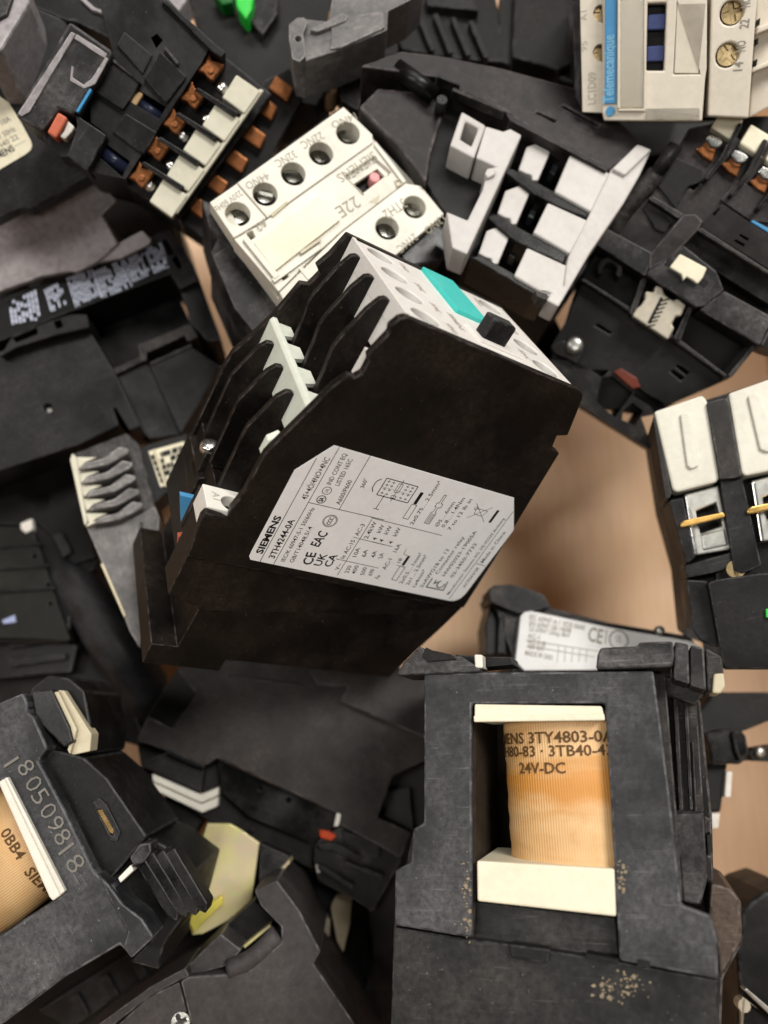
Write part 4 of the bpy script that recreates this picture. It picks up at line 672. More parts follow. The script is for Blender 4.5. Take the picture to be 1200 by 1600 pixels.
 ('rects','printing','white_ink',[[(4.66,15.75),(4.54,14.04),(5.16,14.07),(5.28,15.79)],[(4.52,13.76),(4.44,12.54),(5.06,12.56),(5.14,13.79)],[(4.42,12.34),(4.39,11.89),(5.02,11.91),(5.05,12.36)],[(4.39,11.82),(4.3,10.63),(4.94,10.63),(5.02,11.83)],[(4.29,10.43),(4.21,9.39),(4.85,9.38),(4.92,10.43)],[(4.2,9.22),(4.14,8.34),(4.78,8.33),(4.84,9.21)],[(4.13,8.2),(4.05,7.04),(4.7,7.02),(4.77,8.18)],[(5.59,15.82),(5.51,14.49),(6.13,14.53),(6.21,15.86)],[(5.49,14.28),(5.45,13.52),(6.07,13.54),(6.12,14.31)],[(5.44,13.39),(5.33,11.64),(5.96,11.65),(6.06,13.42)],[(5.31,11.36),(5.2,9.61),(5.84,9.61),(5.94,11.37)],[(5.18,9.33),(5.07,7.52),(5.71,7.5),(5.82,9.32)],[(5.05,7.22),(5.02,6.88),(5.68,6.85),(5.7,7.2)],[(6.52,15.88),(6.42,14.11),(7.04,14.14),(7.14,15.92)],[(6.41,13.82),(6.37,13.21),(7.0,13.23),(7.03,13.85)],[(6.37,13.11),(6.28,11.62),(6.91,11.63),(6.99,13.13)],[(6.27,11.38),(6.16,9.37),(6.8,9.36),(6.9,11.38)],[(6.14,9.04),(6.09,8.26),(6.74,8.25),(6.78,9.03)],[(7.45,15.94),(7.36,13.98),(7.98,14.01),(8.07,15.98)],[(7.34,13.66),(7.27,12.13),(7.9,12.15),(7.97,13.68)],[(7.15,9.81),(7.13,9.3),(7.77,9.29),(7.79,9.8)],[(7.12,9.22),(7.05,7.76),(7.7,7.75),(7.77,9.21)],[(7.04,7.53),(7.01,6.85),(7.66,6.83),(7.69,7.51)],[(8.39,16.01),(8.3,14.07),(8.93,14.1),(9.0,16.05)],[(8.29,13.75),(8.26,13.09),(8.89,13.11),(8.92,13.78)],[(8.26,12.99),(8.22,12.0),(8.85,12.01),(8.89,13.01)],[(8.21,11.84),(8.15,10.56),(8.79,10.57),(8.84,11.85)],[(8.11,9.41),(8.04,7.78),(8.69,7.76),(8.75,9.4)],[(8.03,7.52),(8.0,6.82),(8.65,6.79),(8.68,7.5)],[(9.28,14.87),(9.22,13.35),(9.85,13.37),(9.9,14.9)],[(9.21,13.1),(9.17,11.99),(9.81,12.01),(9.84,13.12)],[(9.14,11.02),(9.12,10.45),(9.76,10.46),(9.78,11.02)],[(9.12,10.36),(9.05,8.64),(9.7,8.62),(9.76,10.36)],[(9.04,8.35),(8.99,6.9),(9.65,6.88),(9.69,8.34)],[(10.13,11.75),(10.09,10.52),(10.73,10.52),(10.76,11.77)],[(10.08,10.31),(10.03,8.48),(10.68,8.47),(10.73,10.32)],[(10.02,8.19),(9.99,6.91),(10.64,6.89),(10.67,8.17)],[(11.19,16.2),(11.16,15.01),(11.78,15.04),(11.81,16.24)],[(11.16,14.82),(11.12,13.05),(11.75,13.07),(11.78,14.85)],[(11.11,12.76),(11.08,11.44),(11.72,11.45),(11.74,12.78)],[(11.08,11.22),(11.06,10.45),(11.7,10.45),(11.71,11.23)],[(11.06,10.32),(11.04,9.63),(11.68,9.62),(11.7,10.32)],[(11.04,9.51),(11.01,8.41),(11.66,8.4),(11.68,9.51)],[(12.12,16.26),(12.11,15.33),(12.73,15.36),(12.74,16.3)],[(12.11,15.18),(12.07,13.16),(12.71,13.18),(12.73,15.21)],[(12.07,12.83),(12.05,11.88),(12.69,11.89),(12.7,12.85)],[(12.05,11.72),(12.03,10.4),(12.67,10.41),(12.69,11.73)],[(12.03,10.19),(12.01,9.05),(12.66,9.04),(12.67,10.19)],[(12.0,8.86),(11.97,6.98),(12.63,6.95),(12.65,8.85)],[(13.04,14.4),(13.02,12.29),(13.66,12.3),(13.67,14.43)],[(13.02,11.94),(13.0,10.39),(13.65,10.39),(13.66,11.95)],[(13.0,10.14),(12.99,8.95),(13.64,8.94),(13.64,10.14)]],4.1,2),
 ('rects','printing','white_ink',[[(14.72,17.32),(14.74,16.1),(15.32,16.11),(15.31,17.33)],[(14.74,15.9),(14.77,14.02),(15.34,14.04),(15.32,15.91)],[(14.77,13.71),(14.8,12.06),(15.35,12.1),(15.34,13.74)],[(14.8,11.79),(14.81,11.11),(15.36,11.15),(15.35,11.83)],[(14.81,11.0),(14.82,10.36),(15.37,10.4),(15.36,11.04)],[(14.82,10.26),(14.84,9.55),(15.37,9.6),(15.37,10.3)],[(14.84,9.43),(14.86,8.14),(15.38,8.19),(15.37,9.48)],[(15.61,17.33),(15.62,16.52),(16.2,16.53),(16.2,17.34)],[(15.63,14.27),(15.64,12.55),(16.19,12.59),(16.2,14.3)],[(15.64,12.27),(15.65,9.76),(16.19,9.81),(16.19,12.31)],[(15.65,9.35),(15.66,8.2),(16.19,8.26),(16.19,9.4)],[(16.51,17.34),(16.5,16.5),(17.09,16.51),(17.1,17.35)],[(16.5,16.36),(16.5,15.19),(17.07,15.21),(17.09,16.37)],[(16.49,15.0),(16.49,14.08),(17.06,14.11),(17.07,15.02)],[(16.49,13.93),(16.48,12.11),(17.03,12.14),(17.06,13.96)],[(16.48,11.81),(16.47,10.17),(17.01,10.21),(17.03,11.85)],[(16.47,9.9),(16.46,9.22),(17.0,9.28),(17.01,9.95)],[(16.46,9.11),(16.46,8.24),(16.99,8.3),(17.0,9.17)],[(17.4,17.35),(17.38,16.18),(17.97,16.19),(17.99,17.36)],[(17.38,15.99),(17.36,14.54),(17.93,14.56),(17.96,16.0)],[(17.35,14.31),(17.32,12.19),(17.88,12.23),(17.92,14.33)],[(17.32,11.85),(17.3,10.81),(17.85,10.86),(17.87,11.88)],[(17.27,8.8),(17.26,8.27),(17.79,8.33),(17.8,8.86)],[(18.3,17.36),(18.23,14.9),(18.81,14.92),(18.89,17.37)],[(18.22,14.5),(18.19,13.13),(18.75,13.16),(18.79,14.52)],[(18.18,12.91),(18.16,12.07),(18.71,12.1),(18.74,12.94)],[(18.15,11.93),(18.14,11.3),(18.69,11.35),(18.71,11.97)],[(18.14,11.2),(18.08,9.16),(18.62,9.22),(18.69,11.25)],[(18.07,8.83),(18.06,8.35),(18.59,8.41),(18.61,8.89)],[(19.19,17.37),(19.12,15.48),(19.7,15.5),(19.79,17.38)],[(19.11,15.17),(19.05,13.51),(19.62,13.54),(19.69,15.19)],[(18.95,10.71),(18.89,9.25),(19.43,9.31),(19.49,10.76)],[(18.89,9.02),(18.86,8.45),(19.39,8.51),(19.42,9.07)],[(19.99,15.31),(19.89,13.19),(20.45,13.22),(20.57,15.33)],[(19.87,12.85),(19.81,11.57),(20.37,11.61),(20.44,12.88)],[(19.8,11.36),(19.78,10.78),(20.32,10.83),(20.35,11.4)],[(19.77,10.69),(19.73,9.83),(20.27,9.88),(20.32,10.73)],[(19.72,9.69),(19.69,9.04),(20.23,9.09),(20.26,9.74)],[(19.69,8.93),(19.67,8.52),(20.2,8.58),(20.22,8.99)],[(20.9,15.91),(20.86,15.22),(21.44,15.24),(21.49,15.92)],[(20.6,10.84),(20.54,9.78),(21.08,9.83),(21.15,10.88)]],4.1,2),
 ('rects','printing','white_ink',[[(22.2,16.14),(22.2,15.35),(22.87,15.35),(22.87,16.13)],[(22.2,15.23),(22.2,14.52),(22.88,14.52),(22.87,15.22)],[(22.2,14.4),(22.2,11.93),(22.88,11.94),(22.88,14.4)],[(22.2,11.52),(22.19,9.74),(22.88,9.77),(22.88,11.54)],[(22.19,9.45),(22.19,8.44),(22.89,8.48),(22.88,9.48)],[(23.21,17.25),(23.22,16.35),(23.89,16.33),(23.88,17.23)],[(23.22,16.2),(23.22,15.49),(23.89,15.48),(23.89,16.19)],[(23.22,15.38),(23.22,14.8),(23.9,14.8),(23.89,15.37)],[(23.23,13.17),(23.23,11.91),(23.92,11.93),(23.91,13.18)],[(23.24,10.51),(23.24,9.85),(23.93,9.88),(23.93,10.54)],[(23.24,9.75),(23.24,8.54),(23.94,8.58),(23.93,9.78)],[(24.23,17.22),(24.24,16.05),(24.91,16.04),(24.9,17.2)],[(24.24,15.86),(24.25,14.38),(24.93,14.38),(24.91,15.85)],[(24.25,14.14),(24.27,11.9),(24.96,11.92),(24.93,14.14)],[(24.27,11.54),(24.28,10.74),(24.97,10.77),(24.96,11.56)],[(24.28,10.61),(24.3,8.72),(24.99,8.76),(24.97,10.64)],[(25.25,16.16),(25.28,14.55),(25.95,14.54),(25.93,16.14)],[(25.28,14.28),(25.31,12.11),(25.99,12.12),(25.96,14.28)],[(25.33,10.37),(25.34,9.59),(26.03,9.63),(26.02,10.4)],[(25.34,9.46),(25.35,8.76),(26.05,8.8),(26.04,9.5)],[(26.29,15.04),(26.33,12.96),(27.02,12.97),(26.97,15.03)],[(26.34,12.62),(26.35,11.73),(27.04,11.75),(27.02,12.63)],[(26.36,11.59),(26.38,10.09),(27.08,10.13),(27.05,11.61)],[(26.4,9.09),(26.41,8.62),(27.11,8.66),(27.1,9.13)],[(27.27,17.13),(27.29,16.21),(27.97,16.19),(27.94,17.1)],[(27.3,16.06),(27.31,15.52),(27.99,15.52),(27.97,16.05)],[(27.31,15.44),(27.33,14.44),(28.02,14.44),(27.99,15.43)],[(27.34,14.27),(27.37,13.07),(28.05,13.08),(28.02,14.27)],[(27.37,12.87),(27.42,10.73),(28.11,10.76),(28.06,12.88)],[(27.43,10.38),(27.46,9.14),(28.16,9.18),(28.12,10.41)]],4.1,2),
 ('prism','band_rule','white_ink',[(4.5,16.7),(4.9,16.7),(4.1,7.5),(3.7,7.5)],[],3.9,4.15,0,2,None),
 ('prism','band_rule','white_ink',[(14.1,17.1),(14.5,17.1),(14.2,7.0),(13.8,7.0)],[],3.9,4.15,0,2,None),
])
T('contactor','small worn contactor with cream saw-tooth comb and grey fins left of the turquoise-tab relay','contactor','contactors heaped in the box',(-0.08002, -0.02885, 0.08836),(0.80684, -0.02991, 0.08496, -0.58387),[
 ('prism','body','black_dusty',[(-23.3,-7.3),(-26.1,10.1),(-21.4,13.1),(-1.9,12.7),(2.7,13.1),(19.3,7.2),(39.0,-1.5),(33.4,-3.2),(12.3,-6.0),(-0.4,-7.7)],[],-46,-4,0.8,2,None),
 ('prism','comb_bar','cream_grey',[(-20.0,-6.9),(-21.7,-5.8),(-20.3,-5.0),(-0.1,-6.4),(0.7,-7.4),(-4.8,-7.3)],[],-8,1.6,0.5,2,None),
 ('prism','comb_tooth','cream_grey',[(-20.7,-5.8),(-18.9,0.5),(-18.2,-3.1),(-16.6,-5.3)],[],-6,0.8,0.3,2,None),
 ('prism','comb_tooth','cream_grey',[(-16.3,-6.0),(-14.5,0.2),(-13.8,-3.4),(-12.2,-5.5)],[],-6,0.8,0.3,2,None),
 ('prism','comb_tooth','cream_grey',[(-11.9,-6.2),(-10.1,-0.0),(-9.4,-3.6),(-7.9,-5.7)],[],-6,0.8,0.3,2,None),
 ('prism','comb_tooth','cream_grey',[(-7.6,-6.4),(-5.7,-0.2),(-5.1,-3.8),(-3.6,-5.9)],[],-6,0.8,0.3,2,None),
 ('prism','comb_tooth','cream_grey',[(-3.2,-6.6),(-1.4,-0.5),(-0.8,-4.0),(0.7,-6.1)],[],-6,0.8,0.3,2,None),
 ('prism','comb_tooth','cream_grey',[(0.2,-6.8),(-0.6,0.2),(1.0,-7.1)],[],-6,0.9,0.2,2,None),
 ('prism','fin','grey_worn',[(-15.5,-5.2),(-17.3,-2.9),(-17.3,2.4),(-19.7,7.4),(-18.5,10.1),(-17.0,9.8),(-15.0,2.9)],[],-4,3.4,0.9,2,None),
 ('prism','fin','grey_worn',[(-11.3,-5.2),(-13.1,-3.0),(-13.1,2.4),(-15.4,7.4),(-14.2,10.0),(-12.7,9.7),(-10.8,2.8)],[],-4,3.1999999999999997,0.9,2,None),
 ('prism','fin','grey_worn',[(-7.1,-5.2),(-8.9,-3.0),(-8.8,2.3),(-11.2,7.3),(-9.9,10.0),(-8.5,9.6),(-6.6,2.8)],[],-4,3.0,0.9,2,None),
 ('prism','fin','grey_worn',[(-3.0,-5.3),(-4.7,-3.0),(-4.6,2.3),(-6.9,7.2),(-5.6,9.9),(-4.2,9.6),(-2.4,2.7)],[],-4,2.8,0.9,2,None),
 ('prism','fin','grey_worn',[(1.2,-5.3),(-0.5,-3.1),(-0.4,2.2),(-2.7,7.2),(-1.4,9.8),(-0.0,9.5),(1.8,2.7)],[],-4,2.5999999999999996,0.9,2,None),
 ('prism','side_plate','grey_worn',[(0.3,-7.4),(-0.3,-0.7),(1.3,5.9),(-0.7,12.7),(3.3,13.2),(18.9,7.8),(39.0,-1.3),(33.5,-2.9),(28.8,-3.4),(12.3,-5.6)],[],-44,-1.5,0.6,2,None),
 ('prism','side_rib','black_worn',[(3.1,7.5),(3.3,8.2),(19.3,5.1),(33.2,3.2),(33.9,2.1),(19.1,4.4)],[],-3,-0.4,0.3,2,None),
 ('prism','edge_strip','cream_dark',[(12.2,-6.1),(12.3,-5.2),(28.8,-2.7),(29.2,-3.4)],[],-6,-1.0,0.3,2,None),
 ('prism','front_panel','black_soft',[(-21.3,11.8),(-22.3,27.9),(-5.9,24.7),(-4.8,16.1),(-2.5,12.4),(-12.6,12.3)],[],-20,-6,0.6,2,None),
 ('prism','label_plate','label_cream',[(-19.2,15.0),(-19.7,26.2),(-7.7,23.7),(-7.1,15.6)],[],-6.4,-5.6,0.1,2,None),
 ('prism','label_rule','cream_dark',[(-19.3,16.2),(-19.3,17.1),(-6.7,17.9),(-6.6,17.0)],[],-6,-5,0.2,2,None),
 ('rects','printing','ink',[[(-17.76,15.22),(-17.88,16.83),(-16.19,16.89),(-16.09,15.38)],[(-17.98,18.15),(-18.02,18.77),(-16.3,18.71),(-16.27,18.13)],[(-18.03,18.88),(-18.23,21.45),(-16.46,21.23),(-16.31,18.81)],[(-18.26,21.87),(-18.39,23.7),(-16.6,23.34),(-16.49,21.62)],[(-18.42,24.0),(-18.47,24.71),(-16.66,24.29),(-16.62,23.62)],[(-18.48,24.83),(-18.52,25.31),(-16.7,24.85),(-16.67,24.39)],[(-15.77,15.41),(-15.9,17.43),(-14.2,17.45),(-14.1,15.56)],[(-15.92,17.76),(-15.98,18.8),(-14.26,18.74),(-14.22,17.76)],[(-16.11,20.82),(-16.22,22.59),(-14.44,22.28),(-14.36,20.62)],[(-16.24,22.88),(-16.32,24.24),(-14.52,23.81),(-14.46,22.55)],[(-16.33,24.46),(-16.35,24.78),(-14.54,24.32),(-14.53,24.02)],[(-13.79,15.59),(-13.87,17.36),(-12.18,17.39),(-12.13,15.75)],[(-13.89,17.65),(-13.95,18.96),(-12.23,18.87),(-12.19,17.66)],[(-13.96,19.17),(-14.01,20.19),(-12.27,20.02),(-12.24,19.07)],[(-14.02,20.36),(-14.07,21.4),(-12.31,21.15),(-12.28,20.17)],[(-14.12,22.62),(-14.19,24.04),(-12.39,23.6),(-12.35,22.28)],[(-11.81,15.78),(-11.85,16.9),(-10.17,16.96),(-10.15,15.93)],[(-11.85,17.08),(-11.87,17.59),(-10.18,17.61),(-10.17,17.13)],[(-11.87,17.68),(-11.93,19.7),(-10.21,19.55),(-10.18,17.69)],[(-11.94,20.03),(-11.99,21.53),(-10.23,21.24),(-10.21,19.86)],[(-9.84,15.96),(-9.85,16.71),(-8.18,16.8),(-8.19,16.12)],[(-9.85,16.83),(-9.86,17.39),(-8.18,17.42),(-8.18,16.91)],[(-9.86,17.48),(-9.86,17.94),(-8.17,17.93),(-8.18,17.51)],[(-9.88,19.41),(-9.89,20.5),(-8.15,20.27),(-8.16,19.27)],[(-9.89,20.68),(-9.91,22.11),(-8.14,21.74),(-8.15,20.43)],[(-9.91,22.34),(-9.92,23.06),(-8.13,22.61),(-8.14,21.95)]],-5.5,None),
])
T('contactor','large dark contactor in shade below the white-printed one, with small white chip','contactor','contactors heaped in the box',(-0.11886, -0.02635, 0.05148),(0.97674, 0.00766, 0.02282, 0.21306),[
 ('prism','body','black_flat',[(-12.4,24.8),(-5.3,24.3),(13.9,27.4),(20.4,26.4),(17.0,-13.5),(15.3,-16.7),(7.8,-15.9),(5.5,-21.3),(-0.7,-36.7),(-26.9,-24.9)],[],-14,-2,0.8,2,None),
 ('prism','side_panel','black_flat',[(-11.8,23.5),(-4.9,22.8),(20.3,24.9),(17.0,-13.4),(9.6,-12.4),(6.0,0.3),(2.2,7.9),(-2.4,7.6),(-14.7,13.7)],[],-3,0,0.5,2,None),
 ('cyl','recess_disc','black_soft',6.6,12.2,3.4,-0.5,0.3,24,0.2,None),
 ('prism','chip','white',[(-2.0,7.8),(2.0,7.9),(1.1,4.1),(-1.4,3.7),(-2.5,5.8)],[],-2,1,0.4,2,None),
 ('prism','lower_panel','black_olive',[(-14.8,12.3),(-2.4,6.7),(1.0,3.3),(0.7,-36.8),(-25.3,-23.8)],[[(-0.5,-5.1),(-0.6,-4.6),(-1.1,-4.2),(-1.6,-4.2),(-2.1,-4.6),(-2.3,-5.1),(-2.1,-5.6),(-1.6,-5.9),(-1.1,-5.9),(-0.6,-5.6)],[(1.1,-16.3),(0.9,-15.7),(0.4,-15.3),(-0.2,-15.3),(-0.7,-15.7),(-0.9,-16.3),(-0.7,-16.9),(-0.2,-17.2),(0.4,-17.2),(0.9,-16.9)],[(-0.6,-22.5),(-0.8,-22.1),(-1.2,-21.8),(-1.7,-21.8),(-2.1,-22.1),(-2.2,-22.5),(-2.1,-23.0),(-1.7,-23.3),(-1.2,-23.3),(-0.8,-23.0)]],-4,0.6,0.5,2,None),
 ('prism','rib','black_flat',[(-13.2,4.1),(2.5,-1.6),(2.5,-2.6),(-13.5,3.0)],[],0.2,1.8,0.3,2,None),
 ('prism','rib','black_flat',[(-15.4,-3.3),(2.3,-9.9),(2.2,-10.9),(-15.7,-4.3)],[],0.2,1.8,0.3,2,None),
 ('prism','rib','black_flat',[(-17.5,-10.6),(2.0,-18.0),(1.9,-19.0),(-17.8,-11.6)],[],0.2,1.8,0.3,2,None),
 ('prism','latch','black_satin',[(6.4,-0.8),(9.9,-1.0),(10.8,-9.2),(7.7,-9.8)],[],-3,2,0.5,2,None),
 ('prism','inset','white_blue',[(-17.2,-21.8),(-12.9,-21.7),(-13.2,-24.2),(-17.0,-23.1)],[],0,1.2,0.2,2,None),
])
T('cable','thick black sheathed cable curving under the turquoise-tab relay','cable',None,(-0.09799, -0.0513, 0.04385),(1.0, 0.00262, -0.0, -0.0),[
 ('tube','sheath','black_cable',[[-18.3,20.4,-6.0],[-9.4,13.2,-1.0],[-1.6,4.1,0.0],[6.6,-7.5,0.0],[12.4,-15.2,-2.0],[15.9,-22.7,-8.0],[17.4,-33.1,-18.0]],8.5,None),
 ('tube','core_wire','black_cable',[[-10.8,17.7,-8.0],[-0.8,13.4,-5.0],[5.0,5.5,-8.0]],3.0,None),
])
T('bracket','worn grey plastic bracket with a rounded ear above the cream relay','bracket',None,(-0.01066, 0.09703, 0.1394),(0.97543, 0.05368, 0.01337, 0.21325),[
 ('prism','arm','grey_worn',[(-10.2,8.4),(-3.1,4.4),(3.1,15.0),(27.0,5.5),(20.8,2.5),(13.6,1.5),(10.8,-4.0),(-3.7,-4.9),(-15.1,-4.7),(-17.1,-3.0),(-15.9,2.8),(-13.8,7.3)],[[(-12.2,2.6),(-12.4,3.1),(-12.8,3.5),(-13.4,3.5),(-13.8,3.1),(-14.0,2.6),(-13.8,2.1),(-13.4,1.8),(-12.8,1.8),(-12.4,2.1)]],-14,0,1.2,2,None),
 ('prism','ear','grey_worn',[(-14.4,5.8),(-11.5,7.0),(-9.5,6.3),(-9.6,4.3),(-11.9,1.7),(-14.0,-4.9),(-16.3,-6.1),(-17.8,-4.5),(-16.4,0.9)],[[(-12.8,0.7),(-13.0,1.3),(-13.5,1.6),(-14.1,1.6),(-14.6,1.3),(-14.8,0.7),(-14.6,0.1),(-14.1,-0.3),(-13.5,-0.3),(-13.0,0.1)]],-3,2.2,1.0,2,None),
 ('prism','rib','grey_worn',[(-9.5,2.8),(0.4,4.5),(2.2,2.9),(0.8,1.8),(-7.8,1.5)],[],-1,1.4,0.4,2,None),
 ('prism','rib','grey_worn',[(-3.2,2.3),(4.4,2.8),(12.3,1.4),(10.4,-3.7),(-3.8,-5.0),(-6.5,-4.4)],[],-1,0.8,0.5,2,None),
])
T('wire_lead','stiff tan wire running down from the worn bracket','wire',None,(-0.01527, 0.1025, 0.12434),(1.0, 0.00262, -0.0, -0.0),[
 ('tube','wire','tan_wire',[[-0.1,20.1,-2.0],[0.1,1.7,2.0],[-0.1,-8.6,0.0],[-1.3,-7.2,-10.0]],1.8,None),
])
T('contactor','large black housing in deep shade behind the light grey framed contactor','contactor','contactors heaped in the box',(0.02033, 0.12615, 0.11588),(1.0, 0.00262, -0.0, -0.0),[
 ('prism','body','black_soft',[(-17.0,19.3),(15.4,19.3),(16.4,4.2),(17.9,19.3),(41.2,19.3),(39.0,-23.4),(32.1,-19.4),(16.4,-14.4),(3.7,-13.4),(-5.9,-11.4),(-14.7,-9.3),(-18.7,-2.1)],[],-30,0,1,2,None),
 ('prism','wall','black_soft',[(-32.7,-20.8),(-24.2,-20.4),(-26.5,-29.6),(-27.9,-39.1),(-33.3,-35.3)],[],-8,6,0.6,2,None),
 ('prism','wall','black_soft',[(-34.8,-25.5),(-25.9,-17.6),(-16.3,-7.4),(-14.8,-22.5),(-25.8,-34.2),(-31.9,-38.0)],[],-10,2,0.6,2,None),
 ('prism','rib','black_satin',[(-10.6,3.4),(-9.0,3.8),(-4.5,-12.1),(-5.9,-12.7)],[],-1,2.5,0.4,2,None),
 ('prism','rib','black_satin',[(-5.0,1.9),(-3.4,2.3),(1.1,-13.1),(-0.4,-13.7)],[],-1,2.5,0.4,2,None),
 ('prism','rib','black_satin',[(0.6,0.5),(2.2,0.9),(6.6,-14.1),(5.1,-14.7)],[],-1,2.5,0.4,2,None),
 ('prism','rib','black_satin',[(6.2,-1.0),(7.8,-0.6),(12.1,-15.1),(10.7,-15.7)],[],-1,2.5,0.4,2,None),
 ('prism','slot_plate','black_satin',[(-7.3,9.1),(8.8,7.0),(9.5,2.8),(-6.6,4.9)],[],-1,3,0.4,2,None),
 ('prism','end_block','black_soft',[(21.3,13.4),(38.5,13.4),(37.0,-18.6),(33.0,-20.6),(19.1,-15.6)],[],-6,3,0.8,2,None),
])
T('contactor','black contactor with a light grey slotted terminal frame and three open bays','contactor','contactors heaped in the box',(0.04123, 0.04722, 0.13149),(0.96507, 0.03112, 0.0386, -0.25727),[
 ('prism','body','black_soft',[(-43.2,21.8),(-37.2,30.9),(-22.2,32.8),(12.8,33.6),(18.5,42.4),(21.5,15.8),(19.3,-15.6),(10.2,-16.6),(-10.5,-15.4),(-24.8,-8.4),(-39.6,5.3)],[],-46,-15,0.8,2,None),
 ('prism','cover','black_brown',[(-61.3,10.6),(-54.3,20.9),(-44.6,25.6),(-27.4,31.7),(-5.9,37.4),(10.0,33.8),(16.2,31.4),(12.4,18.8),(10.7,18.3),(-16.8,19.4),(-21.1,19.9),(-36.7,18.7),(-41.7,19.2)],[[(-13.1,23.9),(-12.7,24.7),(-6.9,24.9),(-7.2,24.1)],[(-7.9,29.6),(-7.4,30.4),(3.8,30.2),(3.4,29.4)]],-16,0,0.6,2,None),
 ('prism','cover_rim','black_worn',[(-35.9,17.5),(-20.9,18.8),(-20.2,18.2),(-35.7,16.5)],[],-2,1.4,0.3,2,None),
 ('prism','cover_rim','black_worn',[(-41.6,19.3),(-34.8,19.7),(-34.6,18.9),(-41.3,18.2)],[],-2,1.4,0.3,2,None),
 ('prism','cover_rim','black_brown',[(-20.1,18.9),(11.9,18.9),(12.0,17.7),(-17.9,17.3)],[],-4,0.8,0.3,2,None),
 ('prism','side_block','black_brown',[(-56.8,2.0),(-55.4,10.3),(-44.1,16.0),(-36.5,15.9),(-32.4,-0.0),(-28.9,-8.8),(-41.7,-2.8)],[],-40,-4,1.2,2,None),
 ('prism','side_block','black_soft',[(-40.6,18.1),(-33.2,21.3),(-28.8,7.5),(-23.6,7.5),(-16.5,7.2),(-13.9,-10.2),(-20.8,-11.4),(-29.9,-6.1)],[],-40,-8,0.6,2,None),
 ('tube','pivot_bar','black_gloss',[[-53.3,17.1,-2.0],[-39.8,15.1,-2.0]],2.6,None),
 ('cyl','pivot_end','black_gloss',-36.8,12.8,1.6,-4,1,14,0.6,None),
 ('prism','window_block','light_grey',[(-30.2,12.0),(-22.5,11.7),(-20.4,1.0),(-27.8,0.9)],[[(-27.9,9.8),(-23.8,9.7),(-22.8,3.9),(-26.4,4.1)]],-8,1.5,0.7,2,None),
 ('prism','left_frame','light_grey',[(-22.6,11.9),(-17.7,13.1),(-16.5,14.9),(-12.9,14.8),(-8.4,-24.7),(-12.6,-25.2),(-19.1,-16.6),(-13.1,-15.9),(-14.0,-5.8),(-15.3,-1.3),(-15.9,-0.6),(-16.1,0.6),(-14.3,2.2),(-20.1,1.8)],[],-10,1,0.7,2,None),
 ('prism','frame_peg','light_grey',[(-15.7,-2.0),(-15.7,-0.2),(-13.8,0.7),(-13.0,-0.6),(-14.3,-2.8)],[],0,2.2,0.6,2,10),
 ('prism','right_strap','light_grey',[(12.8,19.5),(15.6,30.6),(19.7,31.2),(20.4,22.2),(20.4,12.1),(19.2,-5.9),(19.1,-24.6),(15.4,-24.7),(15.6,-22.3),(12.7,-22.7),(17.6,-18.5),(15.5,-13.2),(14.7,-10.2),(13.8,4.9)],[],-9,0,0.7,2,None),
 ('prism','strap_corner','light_grey',[(13.0,18.8),(15.6,29.5),(19.7,30.1),(16.9,18.9)],[],-9,1.2,0.6,2,12),
 ('prism','terminal_pad','light_grey',[(1.0,18.2),(13.1,18.7),(13.9,5.3),(2.6,5.4)],[],-9,-0.6,0.7,2,None),
 ('prism','terminal_pad','light_grey',[(2.6,1.5),(14.7,2.5),(14.7,-9.0),(3.4,-8.7)],[],-9,-0.6,0.7,2,None),
 ('prism','terminal_pad','light_grey',[(4.0,-13.4),(15.6,-12.5),(17.8,-18.9),(15.6,-23.0),(4.9,-22.6)],[],-9,-0.6,0.7,2,None),
 ('prism','inner_tab','light_grey',[(-10.7,15.5),(-6.5,21.2),(-4.5,19.2),(-3.1,7.9),(-4.4,7.0),(-5.3,8.4),(-7.0,8.0),(-9.2,7.9)],[],-12,-3,0.5,2,None),
 ('prism','spring_clip','steel_dark',[(-2.7,21.7),(-1.1,21.9),(-0.4,15.8),(-2.2,15.9)],[],-12,-8,0.3,2,None),
 ('prism','inner_tab','light_grey',[(-9.3,0.2),(-5.1,5.8),(-3.3,3.8),(-1.9,-7.2),(-3.1,-8.0),(-4.0,-6.6),(-5.7,-7.1),(-7.8,-7.1)],[],-12,-3,0.5,2,None),
 ('prism','spring_clip','steel_dark',[(-1.5,5.9),(0.1,6.1),(0.8,0.3),(-0.9,0.3)],[],-12,-8,0.3,2,None),
 ('prism','inner_tab','light_grey',[(-7.9,-13.3),(-3.8,-7.8),(-2.0,-9.7),(-0.6,-20.4),(-1.9,-21.2),(-2.7,-19.9),(-4.4,-20.3),(-6.5,-20.4)],[],-12,-3,0.5,2,None),
 ('prism','spring_clip','steel_dark',[(-0.2,-7.9),(1.4,-7.7),(2.1,-13.4),(0.3,-13.3)],[],-12,-8,0.3,2,None),
 ('prism','divider','black_gloss',[(-12.4,4.4),(-10.8,6.2),(12.9,6.2),(13.8,3.7),(5.6,2.9),(-1.5,2.5)],[],-15,-1.6,0.5,2,None),
 ('prism','divider','black_gloss',[(-9.6,-10.5),(-8.2,-8.5),(14.0,-8.8),(14.5,-11.8),(6.9,-12.4),(0.6,-12.7)],[],-15,-1.6,0.5,2,None),
 ('prism','divider','black_gloss',[(-7.6,-23.4),(-5.7,-21.5),(14.1,-21.3),(15.5,-23.3),(11.9,-23.8)],[],-15,-1.6,0.5,2,None),
 ('prism','notch_tooth','black_worn',[(11.5,-24.7),(15.0,-23.6),(15.4,-25.5),(13.1,-25.9)],[],-3,1.4,0.4,2,None),
])
